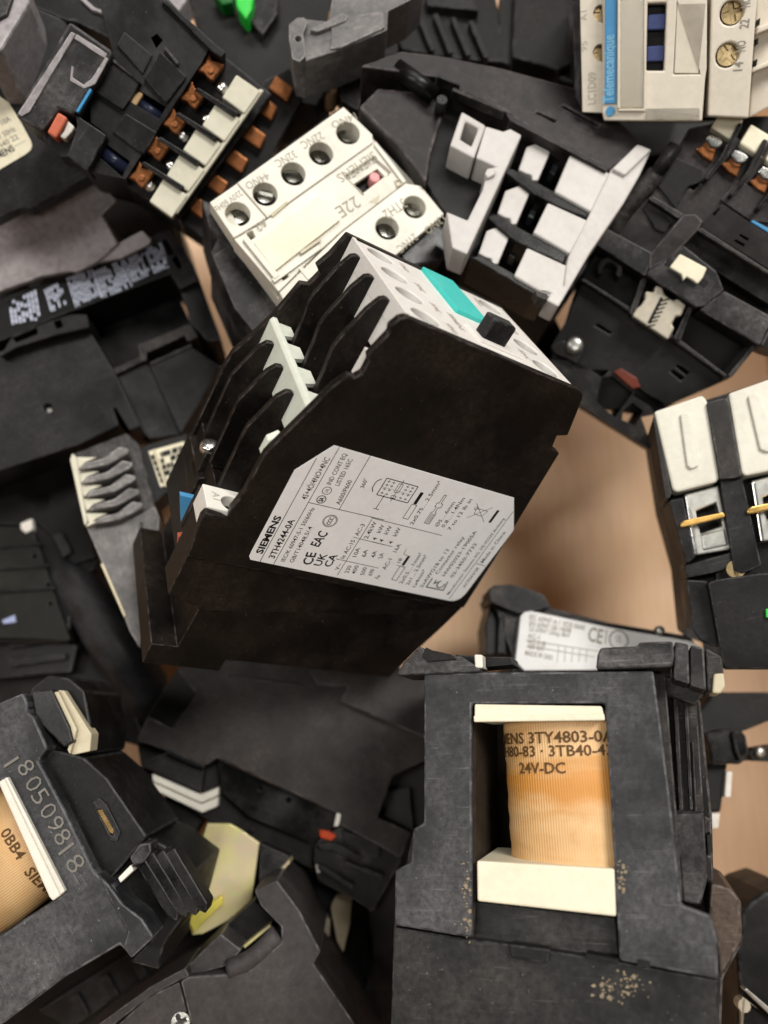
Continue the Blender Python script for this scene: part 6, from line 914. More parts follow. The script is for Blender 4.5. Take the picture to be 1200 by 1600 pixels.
 ('prism','mud_clod','mud',[(13.5,-35.7),(13.4,-35.6),(13.5,-35.5),(13.7,-35.5),(13.6,-35.6)],[],-1.55,-1.1296751704201298,0,2,None),
 ('prism','mud_clod','mud',[(13.8,-30.0),(14.0,-30.3),(13.7,-30.4),(13.5,-30.3),(13.5,-30.1)],[],-1.55,-1.215630061575797,0,2,None),
 ('prism','mud_clod','mud',[(11.7,-31.7),(11.6,-31.7),(11.7,-31.6),(11.8,-31.6),(11.8,-31.7)],[],-1.55,-1.0811231595712862,0,2,None),
 ('prism','mud_clod','mud',[(16.8,-33.0),(16.5,-33.0),(16.4,-33.0),(16.5,-32.8),(16.7,-32.8)],[],-1.55,-1.1872679105086146,0,2,None),
 ('prism','mud_clod','mud',[(10.5,-32.3),(10.9,-32.5),(10.7,-33.2),(10.1,-33.3),(10.0,-32.8)],[],-1.55,-1.12652981931589,0,2,None),
 ('prism','mud_clod','mud',[(11.6,-34.5),(12.0,-34.7),(12.1,-35.2),(11.6,-35.4),(11.1,-35.0)],[],-1.55,-1.0876027874696388,0,2,None),
 ('prism','mud_clod','mud',[(12.3,-33.8),(12.2,-33.7),(12.3,-33.6),(12.5,-33.7),(12.5,-33.8)],[],-1.55,-1.2394722933346425,0,2,None),
 ('prism','mud_clod','mud',[(12.3,-33.2),(12.1,-33.1),(12.4,-32.9),(12.6,-33.0),(12.5,-33.2)],[],-1.55,-1.068177668168968,0,2,None),
 ('prism','mud_clod','mud',[(14.6,-33.9),(14.7,-33.7),(14.9,-33.6),(15.0,-33.8),(15.0,-34.0)],[],-1.55,-1.1767456754481653,0,2,None),
 ('prism','mud_clod','mud',[(15.8,-31.8),(15.7,-31.5),(16.0,-31.4),(16.2,-31.6),(16.0,-31.9)],[],-1.55,-1.2494067771220903,0,2,None),
 ('prism','mud_clod','mud',[(14.9,-30.8),(15.1,-30.7),(15.3,-30.9),(15.1,-31.0),(14.8,-30.9)],[],-1.55,-1.1331899374865448,0,2,None),
 ('prism','mud_clod','mud',[(18.9,-34.5),(18.8,-34.4),(18.9,-34.3),(19.0,-34.3),(19.1,-34.4)],[],-1.55,-1.0710119696707046,0,2,None),
 ('prism','mud_clod','mud',[(14.4,-31.5),(14.4,-31.7),(14.3,-31.8),(14.2,-31.7),(14.2,-31.6)],[],-1.55,-1.1156410763938247,0,2,None),
 ('prism','mud_clod','mud',[(10.8,-34.2),(10.9,-34.1),(11.0,-34.0),(11.1,-34.1),(11.0,-34.2)],[],-1.55,-1.048951601220304,0,2,None),
 ('prism','mud_clod','mud',[(14.1,-34.5),(13.9,-34.6),(13.9,-34.3),(14.0,-34.2),(14.3,-34.3)],[],-1.55,-1.170535887763383,0,2,None),
 ('prism','mud_clod','mud',[(18.1,-33.3),(18.1,-33.2),(18.2,-33.1),(18.3,-33.2),(18.2,-33.3)],[],-1.55,-1.0680809369482018,0,2,None),
 ('prism','mud_clod','mud',[(13.5,-35.4),(13.4,-35.7),(13.2,-35.7),(13.2,-35.5),(13.3,-35.3)],[],-1.55,-1.223803028407876,0,2,None),
 ('prism','mud_clod','mud',[(14.4,-32.8),(14.1,-32.9),(13.9,-32.8),(13.9,-32.6),(14.2,-32.7)],[],-1.55,-1.0982668760577226,0,2,None),
 ('prism','mud_clod','mud',[(15.2,-32.8),(15.2,-32.7),(15.4,-32.6),(15.6,-32.7),(15.4,-32.8)],[],-1.55,-1.2040178638644043,0,2,None),
 ('prism','mud_clod','mud',[(15.2,-31.5),(15.2,-31.3),(15.5,-31.3),(15.5,-31.5),(15.3,-31.6)],[],-1.55,-1.1332679966613723,0,2,None),
 ('prism','mud_clod','mud',[(14.6,-30.8),(14.8,-30.8),(14.9,-30.8),(14.8,-30.9),(14.7,-30.9)],[],-1.55,-1.0532802698096428,0,2,None),
 ('prism','mud_clod','mud',[(16.5,-32.2),(16.3,-32.3),(16.2,-32.2),(16.3,-32.2),(16.5,-32.2)],[],-1.55,-1.1093873930805054,0,2,None),
 ('prism','mud_clod','mud',[(10.5,-34.3),(10.6,-34.5),(10.3,-34.7),(10.0,-34.5),(10.1,-34.4)],[],-1.55,-1.2227371903783926,0,2,None),
 ('prism','mud_clod','mud',[(9.9,-34.5),(10.5,-34.4),(10.7,-34.8),(10.4,-35.2),(9.8,-35.0)],[],-1.55,-1.1152044869818631,0,2,None),
 ('prism','mud_clod','mud',[(10.3,-33.9),(10.2,-33.8),(10.1,-33.7),(10.3,-33.7),(10.4,-33.7)],[],-1.55,-1.1909648637644394,0,2,None),
 ('prism','mud_clod','mud',[(12.6,-33.4),(12.7,-33.5),(12.4,-33.6),(12.3,-33.5),(12.4,-33.4)],[],-1.55,-1.1289523227257454,0,2,None),
 ('prism','mud_clod','mud',[(14.8,-31.7),(14.7,-31.6),(14.8,-31.3),(15.1,-31.4),(15.1,-31.6)],[],-1.55,-1.1419013775184288,0,2,None),
 ('prism','mud_clod','mud',[(12.0,-35.5),(11.5,-35.3),(11.4,-34.9),(11.8,-34.7),(12.3,-34.8)],[],-1.55,-1.0142959334676234,0,2,None),
 ('prism','mud_clod','mud',[(8.5,-34.7),(8.6,-34.6),(8.9,-34.6),(8.8,-34.9),(8.5,-34.9)],[],-1.55,-1.217130097320167,0,2,None),
 ('prism','mud_clod','mud',[(11.5,-32.8),(11.3,-33.0),(11.2,-32.9),(11.2,-32.7),(11.3,-32.6)],[],-1.55,-1.0411168242781188,0,2,None),
 ('prism','mud_clod','mud',[(10.8,-31.8),(10.6,-31.7),(10.6,-31.5),(10.9,-31.5),(11.0,-31.6)],[],-1.55,-1.216083642572801,0,2,None),
 ('prism','mud_clod','mud',[(14.7,-30.6),(14.7,-30.4),(14.8,-30.1),(15.1,-30.3),(15.0,-30.7)],[],-1.55,-1.0056347332845483,0,2,None),
 ('prism','mud_clod','mud',[(12.1,-33.3),(11.6,-33.2),(11.6,-32.9),(12.0,-32.8),(12.5,-33.0)],[],-1.55,-1.1712733206531944,0,2,None),
 ('prism','mud_clod','mud',[(11.9,-32.9),(11.9,-33.0),(11.7,-33.1),(11.6,-33.0),(11.7,-32.8)],[],-1.55,-1.1571743860214003,0,2,None),
 ('prism','mud_clod','mud',[(8.8,-33.4),(8.3,-33.1),(8.9,-32.8),(9.2,-32.9),(9.3,-33.2)],[],-1.55,-1.2411121295178038,0,2,None),
 ('prism','mud_clod','mud',[(12.1,-33.8),(12.0,-33.9),(11.9,-34.0),(11.8,-33.9),(11.9,-33.8)],[],-1.55,-1.1421873862526883,0,2,None),
 ('prism','mud_clod','mud',[(17.2,-32.7),(17.1,-32.8),(17.0,-32.7),(17.0,-32.5),(17.2,-32.6)],[],-1.55,-1.060133217598115,0,2,None),
 ('prism','mud_clod','mud',[(15.1,-33.8),(14.9,-33.9),(14.8,-33.9),(14.9,-33.7),(15.0,-33.7)],[],-1.55,-1.1618953404242334,0,2,None),
 ('prism','mud_clod','mud',[(15.2,-32.7),(15.1,-32.6),(15.2,-32.6),(15.4,-32.6),(15.3,-32.7)],[],-1.55,-1.0364846088328645,0,2,None),
 ('prism','mud_clod','mud',[(11.6,-33.8),(11.7,-33.5),(12.0,-33.4),(12.0,-33.7),(11.9,-33.8)],[],-1.55,-1.1835271178931996,0,2,None),
 ('prism','mud_clod','mud',[(14.6,-33.4),(14.6,-33.4),(14.5,-33.5),(14.4,-33.5),(14.5,-33.4)],[],-1.55,-1.1397022524367,0,2,None),
 ('prism','mud_clod','mud',[(16.0,-34.4),(16.2,-34.3),(16.4,-34.4),(16.3,-34.5),(16.1,-34.5)],[],-1.55,-1.204409086847344,0,2,None),
 ('prism','mud_clod','mud',[(12.9,-32.6),(12.8,-32.5),(12.8,-32.4),(13.1,-32.3),(13.2,-32.5)],[],-1.55,-1.1456409926982978,0,2,None),
 ('prism','mud_clod','mud',[(11.1,-32.5),(11.2,-32.6),(11.1,-32.7),(10.9,-32.7),(10.9,-32.5)],[],-1.55,-1.1748489060028091,0,2,None),
 ('prism','mud_clod','mud',[(11.7,-33.0),(11.8,-33.0),(11.8,-33.1),(11.7,-33.3),(11.6,-33.2)],[],-1.55,-1.2428998881228366,0,2,None),
 ('prism','mud_clod','mud',[(14.3,-31.5),(14.4,-31.8),(14.2,-32.1),(14.0,-31.9),(14.0,-31.7)],[],-1.55,-1.202522229184712,0,2,None),
 ('prism','mud_clod','mud',[(16.0,-31.1),(16.2,-31.2),(16.1,-31.2),(15.9,-31.3),(15.9,-31.2)],[],-1.55,-1.1782672850470275,0,2,None),
 ('prism','mud_clod','mud',[(11.9,-31.3),(12.0,-31.3),(11.8,-31.4),(11.8,-31.4),(11.8,-31.3)],[],-1.55,-1.193498146004668,0,2,None),
 ('prism','mud_clod','mud',[(12.4,-35.0),(12.5,-34.9),(12.6,-34.9),(12.6,-35.0),(12.5,-35.0)],[],-1.55,-1.1360070450949498,0,2,None),
 ('prism','mud_clod','mud',[(16.2,-32.5),(16.4,-32.7),(16.0,-32.9),(15.7,-32.7),(16.0,-32.6)],[],-1.55,-1.1417929309276462,0,2,None),
 ('prism','mud_clod','mud',[(13.7,-33.9),(13.5,-34.0),(13.5,-33.9),(13.6,-33.8),(13.7,-33.8)],[],-1.55,-1.0676952320020785,0,2,None),
 ('prism','mud_clod','mud',[(-15.2,-20.4),(-15.4,-20.3),(-15.3,-20.2),(-15.1,-20.2),(-15.1,-20.3)],[],-0.18,0.2877018150030911,0,2,None),
 ('prism','mud_clod','mud',[(-15.7,-16.0),(-15.5,-15.9),(-15.1,-15.9),(-15.2,-16.2),(-15.5,-16.3)],[],-0.18,0.29141658904943624,0,2,None),
 ('prism','mud_clod','mud',[(-15.0,-22.9),(-15.1,-23.1),(-15.4,-23.1),(-15.4,-22.9),(-15.2,-22.8)],[],-0.18,0.2548303000478763,0,2,None),
 ('prism','mud_clod','mud',[(-14.6,-14.7),(-14.8,-14.6),(-14.5,-14.5),(-14.2,-14.6),(-14.4,-14.7)],[],-0.18,0.35091642325380745,0,2,None),
 ('prism','mud_clod','mud',[(-15.8,-11.1),(-15.5,-11.3),(-15.5,-11.5),(-15.8,-11.5),(-16.0,-11.4)],[],-0.18,0.30121984132739665,0,2,None),
 ('prism','mud_clod','mud',[(-15.1,-20.0),(-15.0,-19.9),(-14.9,-20.0),(-14.9,-20.2),(-15.0,-20.2)],[],-0.18,0.2592146451687926,0,2,None),
 ('prism','mud_clod','mud',[(-15.6,-19.7),(-15.8,-19.6),(-15.6,-19.5),(-15.2,-19.5),(-15.3,-19.7)],[],-0.18,0.1698776262010249,0,2,None),
 ('prism','mud_clod','mud',[(-15.2,-26.1),(-15.1,-26.3),(-15.3,-26.5),(-15.4,-26.3),(-15.3,-26.0)],[],-0.18,0.18736114620275285,0,2,None),
 ('prism','mud_clod','mud',[(-16.1,-17.2),(-15.9,-17.0),(-15.6,-16.9),(-15.6,-17.2),(-15.9,-17.4)],[],-0.18,0.17283730438147496,0,2,None),
 ('prism','mud_clod','mud',[(-14.9,-13.4),(-14.8,-13.4),(-14.7,-13.5),(-14.9,-13.7),(-15.1,-13.5)],[],-0.18,0.3046205802423745,0,2,None),
 ('prism','mud_clod','mud',[(-14.9,-20.1),(-14.5,-20.1),(-14.6,-20.8),(-15.0,-20.9),(-15.4,-20.5)],[],-0.18,0.28581133866896,0,2,None),
 ('prism','mud_clod','mud',[(-15.6,-17.9),(-15.5,-17.9),(-15.4,-18.0),(-15.6,-18.0),(-15.6,-18.0)],[],-0.18,0.35388896261792,0,2,None),
 ('prism','mud_clod','mud',[(-15.1,-12.7),(-14.9,-12.8),(-15.0,-13.0),(-15.3,-13.0),(-15.3,-12.8)],[],-0.18,0.1266242135845787,0,2,None),
 ('prism','mud_clod','mud',[(-15.8,-18.9),(-15.3,-18.9),(-15.2,-19.1),(-15.4,-19.2),(-15.7,-19.2)],[],-0.18,0.19102750228089538,0,2,None),
 ('prism','mud_clod','mud',[(-14.8,-17.3),(-15.0,-17.3),(-14.8,-17.2),(-14.6,-17.1),(-14.6,-17.3)],[],-0.18,0.2400133076043345,0,2,None),
 ('prism','mud_clod','mud',[(-14.7,-17.5),(-14.6,-17.4),(-14.4,-17.3),(-14.4,-17.5),(-14.5,-17.6)],[],-0.18,0.30620154893301943,0,2,None),
 ('prism','mud_clod','mud',[(-16.0,-16.3),(-16.5,-16.4),(-16.5,-16.2),(-16.2,-16.1),(-15.9,-16.2)],[],-0.18,0.3156776760349054,0,2,None),
 ('prism','mud_clod','mud',[(-15.9,-18.5),(-15.9,-18.4),(-15.7,-18.4),(-15.7,-18.5),(-15.8,-18.6)],[],-0.18,0.2699989611254888,0,2,None),
 ('prism','mud_clod','mud',[(-15.9,-7.6),(-16.0,-7.6),(-16.0,-7.5),(-15.8,-7.5),(-15.8,-7.6)],[],-0.18,0.3032219135324299,0,2,None),
 ('prism','mud_clod','mud',[(-15.3,-14.2),(-15.1,-14.0),(-14.6,-14.0),(-14.6,-14.4),(-15.2,-14.6)],[],-0.18,0.25963442935192255,0,2,None),
 ('prism','mud_clod','mud',[(-15.7,-14.9),(-15.5,-14.8),(-15.5,-15.0),(-15.6,-15.1),(-15.8,-14.9)],[],-0.18,0.26866732473380206,0,2,None),
 ('prism','mud_clod','mud',[(-14.7,-16.5),(-14.7,-16.3),(-14.5,-16.2),(-14.4,-16.4),(-14.6,-16.6)],[],-0.18,0.19922894424271853,0,2,None),
 ('prism','mud_clod','mud',[(-16.8,-23.1),(-17.0,-23.0),(-17.0,-22.9),(-16.8,-22.8),(-16.6,-22.9)],[],-0.18,0.3023470134257193,0,2,None),
 ('prism','mud_clod','mud',[(-15.0,-16.2),(-15.1,-16.2),(-15.1,-16.0),(-14.9,-16.1),(-14.8,-16.2)],[],-0.18,0.32703614493043875,0,2,None),
 ('prism','mud_clod','mud',[(-15.9,-16.6),(-15.8,-16.6),(-15.7,-16.7),(-15.8,-16.8),(-16.0,-16.7)],[],-0.18,0.33786477662651004,0,2,None),
 ('prism','mud_clod','mud',[(-15.4,-18.8),(-15.2,-18.8),(-15.4,-18.9),(-15.6,-19.0),(-15.6,-18.9)],[],-0.18,0.31570406371771625,0,2,None),
 ('prism','mud_clod','mud',[(-16.5,-21.8),(-16.3,-21.7),(-16.2,-21.7),(-16.1,-21.9),(-16.3,-21.9)],[],-0.18,0.2988664223717937,0,2,None),
 ('prism','mud_clod','mud',[(-15.1,-9.0),(-14.9,-8.9),(-14.7,-9.0),(-14.8,-9.1),(-14.9,-9.2)],[],-0.18,0.31893132710563943,0,2,None),
 ('prism','mud_clod','mud',[(-14.8,-16.4),(-14.9,-16.4),(-15.0,-16.4),(-14.9,-16.3),(-14.8,-16.3)],[],-0.18,0.36482983838762595,0,2,None),
 ('prism','mud_clod','mud',[(-15.5,-19.8),(-15.3,-19.8),(-15.3,-19.9),(-15.5,-20.0),(-15.6,-19.9)],[],-0.18,0.34862888649086377,0,2,None),
 ('prism','mud_clod','mud',[(-15.6,-21.5),(-15.8,-21.6),(-15.8,-21.5),(-15.7,-21.4),(-15.5,-21.5)],[],-0.18,0.13841446419099546,0,2,None),
 ('prism','mud_clod','mud',[(-16.2,-16.9),(-16.4,-17.0),(-16.5,-17.0),(-16.4,-16.8),(-16.3,-16.8)],[],-0.18,0.3142686584430789,0,2,None),
 ('prism','mud_clod','mud',[(-15.0,-11.0),(-14.8,-11.0),(-14.6,-11.1),(-14.9,-11.2),(-15.0,-11.1)],[],-0.18,0.3541828815632175,0,2,None),
 ('prism','mud_clod','mud',[(-15.5,-16.1),(-16.0,-15.7),(-15.6,-15.2),(-15.2,-15.2),(-15.1,-15.8)],[],-0.18,0.27631286513009995,0,2,None),
 ('prism','mud_clod','mud',[(-15.7,-15.5),(-16.1,-15.5),(-16.0,-15.3),(-15.6,-15.2),(-15.5,-15.4)],[],-0.18,0.3260379241379173,0,2,None),
 ('prism','mud_clod','mud',[(-16.0,-17.6),(-15.8,-17.8),(-15.8,-18.0),(-16.1,-18.0),(-16.2,-17.8)],[],-0.18,0.2954991103057185,0,2,None),
 ('prism','mud_clod','mud',[(-16.3,-11.6),(-16.4,-11.4),(-16.2,-11.3),(-16.0,-11.4),(-16.1,-11.5)],[],-0.18,0.35701741409568544,0,2,None),
 ('prism','mud_clod','mud',[(-14.9,-16.7),(-15.1,-16.3),(-14.6,-16.1),(-14.3,-16.5),(-14.6,-16.8)],[],-0.18,0.2108551381583676,0,2,None),
 ('prism','mud_clod','mud',[(-15.0,-15.0),(-15.2,-15.0),(-15.2,-14.8),(-15.0,-14.8),(-14.8,-14.9)],[],-0.18,0.3677100368245843,0,2,None),
 ('prism','mud_clod','mud',[(-14.8,-14.2),(-15.0,-14.2),(-15.1,-14.1),(-15.0,-14.0),(-14.8,-14.0)],[],-0.18,0.15846806034994382,0,2,None),
 ('prism','mud_clod','mud',[(-15.6,-23.9),(-15.4,-23.9),(-15.5,-24.1),(-15.7,-24.2),(-15.8,-24.0)],[],-0.18,0.23219288454681566,0,2,None),
 ('prism','mud_clod','mud',[(-16.6,-22.0),(-15.9,-21.7),(-15.7,-21.9),(-15.6,-22.2),(-16.2,-22.3)],[],-0.18,0.1513423364296601,0,2,None),
 ('prism','mud_clod','mud',[(-16.1,-23.5),(-16.0,-23.4),(-15.7,-23.3),(-15.7,-23.5),(-15.9,-23.6)],[],-0.18,0.26128475575200755,0,2,None),
 ('prism','mud_clod','mud',[(-15.5,-23.7),(-15.7,-23.8),(-15.9,-23.6),(-15.7,-23.5),(-15.4,-23.5)],[],-0.18,0.3027745104491234,0,2,None),
 ('prism','mud_clod','mud',[(-15.6,-24.2),(-15.7,-24.0),(-15.5,-23.9),(-15.3,-24.0),(-15.5,-24.1)],[],-0.18,0.17631836066811432,0,2,None),
 ('prism','mud_clod','mud',[(-15.2,-22.9),(-15.4,-22.9),(-15.5,-22.9),(-15.4,-22.7),(-15.3,-22.8)],[],-0.18,0.13694975525335343,0,2,None),
 ('prism','mud_clod','mud',[(-15.5,-21.9),(-15.6,-21.9),(-15.6,-21.8),(-15.5,-21.8),(-15.4,-21.8)],[],-0.18,0.17770814534638235,0,2,None),
 ('prism','mud_clod','mud',[(-15.7,-25.4),(-15.9,-25.4),(-15.9,-25.3),(-15.8,-25.1),(-15.7,-25.3)],[],-0.18,0.31397558723704766,0,2,None),
 ('prism','mud_clod','mud',[(-15.2,-23.3),(-15.2,-23.1),(-14.8,-23.1),(-14.7,-23.2),(-15.0,-23.3)],[],-0.18,0.3200076023201535,0,2,None),
 ('prism','mud_clod','mud',[(-14.6,-22.4),(-15.1,-22.5),(-15.6,-22.4),(-15.2,-21.9),(-14.7,-22.1)],[],-0.18,0.3466645321787436,0,2,None),
 ('prism','mud_clod','mud',[(-15.0,-22.5),(-15.1,-22.6),(-15.3,-22.7),(-15.7,-22.5),(-15.4,-22.3)],[],-0.18,0.29867947164286346,0,2,None),
 ('prism','mud_clod','mud',[(-15.9,-24.3),(-16.0,-24.2),(-15.8,-24.1),(-15.7,-24.2),(-15.7,-24.3)],[],-0.18,0.24726818577394521,0,2,None),
 ('prism','mud_clod','mud',[(-15.0,-24.0),(-15.0,-24.2),(-15.1,-24.2),(-15.2,-24.1),(-15.1,-24.0)],[],-0.18,0.32306035307911585,0,2,None),
 ('prism','mud_clod','mud',[(16.0,-15.8),(16.4,-15.4),(16.7,-15.7),(16.6,-16.2),(16.1,-16.2)],[],-0.18,0.21511760024395377,0,2,None),
 ('prism','mud_clod','mud',[(16.2,-13.6),(16.0,-13.3),(16.2,-13.0),(16.6,-13.1),(16.5,-13.4)],[],-0.18,0.2408569168343483,0,2,None),
 ('prism','mud_clod','mud',[(16.6,-11.1),(17.1,-11.3),(17.2,-11.6),(16.6,-11.8),(16.5,-11.5)],[],-0.18,0.24995974605641033,0,2,None),
 ('prism','mud_clod','mud',[(15.7,-12.5),(15.6,-12.3),(15.5,-12.1),(15.7,-12.0),(15.9,-12.1)],[],-0.18,0.2833816136239019,0,2,None),
 ('prism','mud_clod','mud',[(17.5,-12.3),(17.2,-12.6),(16.8,-12.4),(16.9,-12.0),(17.5,-11.9)],[],-0.18,0.35551306125848947,0,2,None),
 ('prism','mud_clod','mud',[(16.6,-13.6),(16.4,-13.7),(16.2,-13.6),(16.4,-13.4),(16.6,-13.4)],[],-0.18,0.14383980912746627,0,2,None),
 ('prism','mud_clod','mud',[(16.2,-14.0),(16.1,-13.9),(16.2,-13.8),(16.4,-13.9),(16.3,-14.0)],[],-0.18,0.19898700082927562,0,2,None),
 ('prism','mud_clod','mud',[(17.3,-11.0),(17.2,-11.2),(17.1,-11.2),(16.9,-11.2),(17.1,-11.0)],[],-0.18,0.19260902878337396,0,2,None),
 ('prism','mud_clod','mud',[(16.2,-13.8),(16.3,-13.9),(16.1,-14.0),(16.0,-13.9),(16.1,-13.8)],[],-0.18,0.15904500826545023,0,2,None),
 ('prism','mud_clod','mud',[(16.1,-13.7),(15.9,-13.8),(15.7,-13.7),(15.8,-13.4),(16.1,-13.4)],[],-0.18,0.1687058045306202,0,2,None),
 ('prism','mud_clod','mud',[(15.7,-11.1),(15.7,-10.9),(16.1,-11.0),(16.2,-11.1),(16.0,-11.1)],[],-0.18,0.1353303608921694,0,2,None),
 ('prism','mud_clod','mud',[(16.1,-13.3),(16.1,-13.4),(16.0,-13.4),(15.8,-13.4),(15.9,-13.3)],[],-0.18,0.34457530854279844,0,2,None),
 ('prism','mud_clod','mud',[(16.1,-14.4),(16.5,-14.3),(16.7,-14.4),(16.6,-14.6),(16.2,-14.6)],[],-0.18,0.14965017717980036,0,2,None),
 ('prism','mud_clod','mud',[(15.5,-13.3),(15.7,-13.3),(15.7,-13.5),(15.5,-13.6),(15.4,-13.5)],[],-0.18,0.13961123416776766,0,2,None),
 ('prism','mud_clod','mud',[(16.1,-14.5),(16.1,-14.4),(16.3,-14.4),(16.3,-14.4),(16.2,-14.5)],[],-0.18,0.30736751529037876,0,2,None),
 ('prism','mud_clod','mud',[(16.3,-10.4),(16.2,-10.1),(16.4,-10.0),(16.6,-10.1),(16.6,-10.2)],[],-0.18,0.3104692648815367,0,2,None),
 ('prism','mud_clod','mud',[(16.0,-14.2),(15.6,-14.2),(15.7,-14.0),(16.0,-14.0),(16.1,-14.1)],[],-0.18,0.2655371581511564,0,2,None),
 ('prism','mud_clod','mud',[(15.9,-10.5),(16.0,-10.3),(16.2,-10.3),(16.4,-10.4),(16.1,-10.5)],[],-0.18,0.2502987630766783,0,2,None),
 ('prism','mud_clod','mud',[(15.5,-14.6),(15.4,-14.8),(15.2,-14.7),(15.3,-14.5),(15.5,-14.4)],[],-0.18,0.16388510412655377,0,2,None),
 ('prism','mud_clod','mud',[(16.8,-15.2),(16.7,-15.8),(16.1,-15.7),(16.1,-15.3),(16.4,-15.1)],[],-0.18,0.33517062705759537,0,2,None),
 ('prism','mud_clod','mud',[(16.8,-10.8),(17.0,-10.8),(17.1,-11.2),(16.7,-11.2),(16.4,-11.0)],[],-0.18,0.1403902327926774,0,2,None),
 ('prism','mud_clod','mud',[(16.7,-13.6),(16.9,-13.6),(17.1,-13.7),(16.9,-13.8),(16.7,-13.9)],[],-0.18,0.2524723744067269,0,2,None),
 ('prism','mud_clod','mud',[(16.3,-12.7),(16.1,-12.4),(16.3,-12.1),(16.6,-12.2),(16.7,-12.5)],[],-0.18,0.16762210604344735,0,2,None),
 ('prism','mud_clod','mud',[(17.8,-11.4),(17.6,-11.5),(17.6,-11.3),(17.6,-11.2),(17.8,-11.2)],[],-0.18,0.17913878054353222,0,2,None),
 ('prism','mud_clod','mud',[(17.2,-11.3),(17.1,-11.5),(17.0,-11.6),(16.9,-11.4),(17.0,-11.3)],[],-0.18,0.2716615120185095,0,2,None),
 ('prism','mud_clod','mud',[(15.6,-12.1),(15.8,-11.9),(15.9,-12.0),(15.8,-12.2),(15.7,-12.2)],[],-0.18,0.3618516837106943,0,2,None),
 ('prism','mud_clod','mud',[(15.4,-15.0),(15.7,-14.7),(16.1,-15.1),(15.8,-15.5),(15.4,-15.4)],[],-0.18,0.1413836372699494,0,2,None),
])
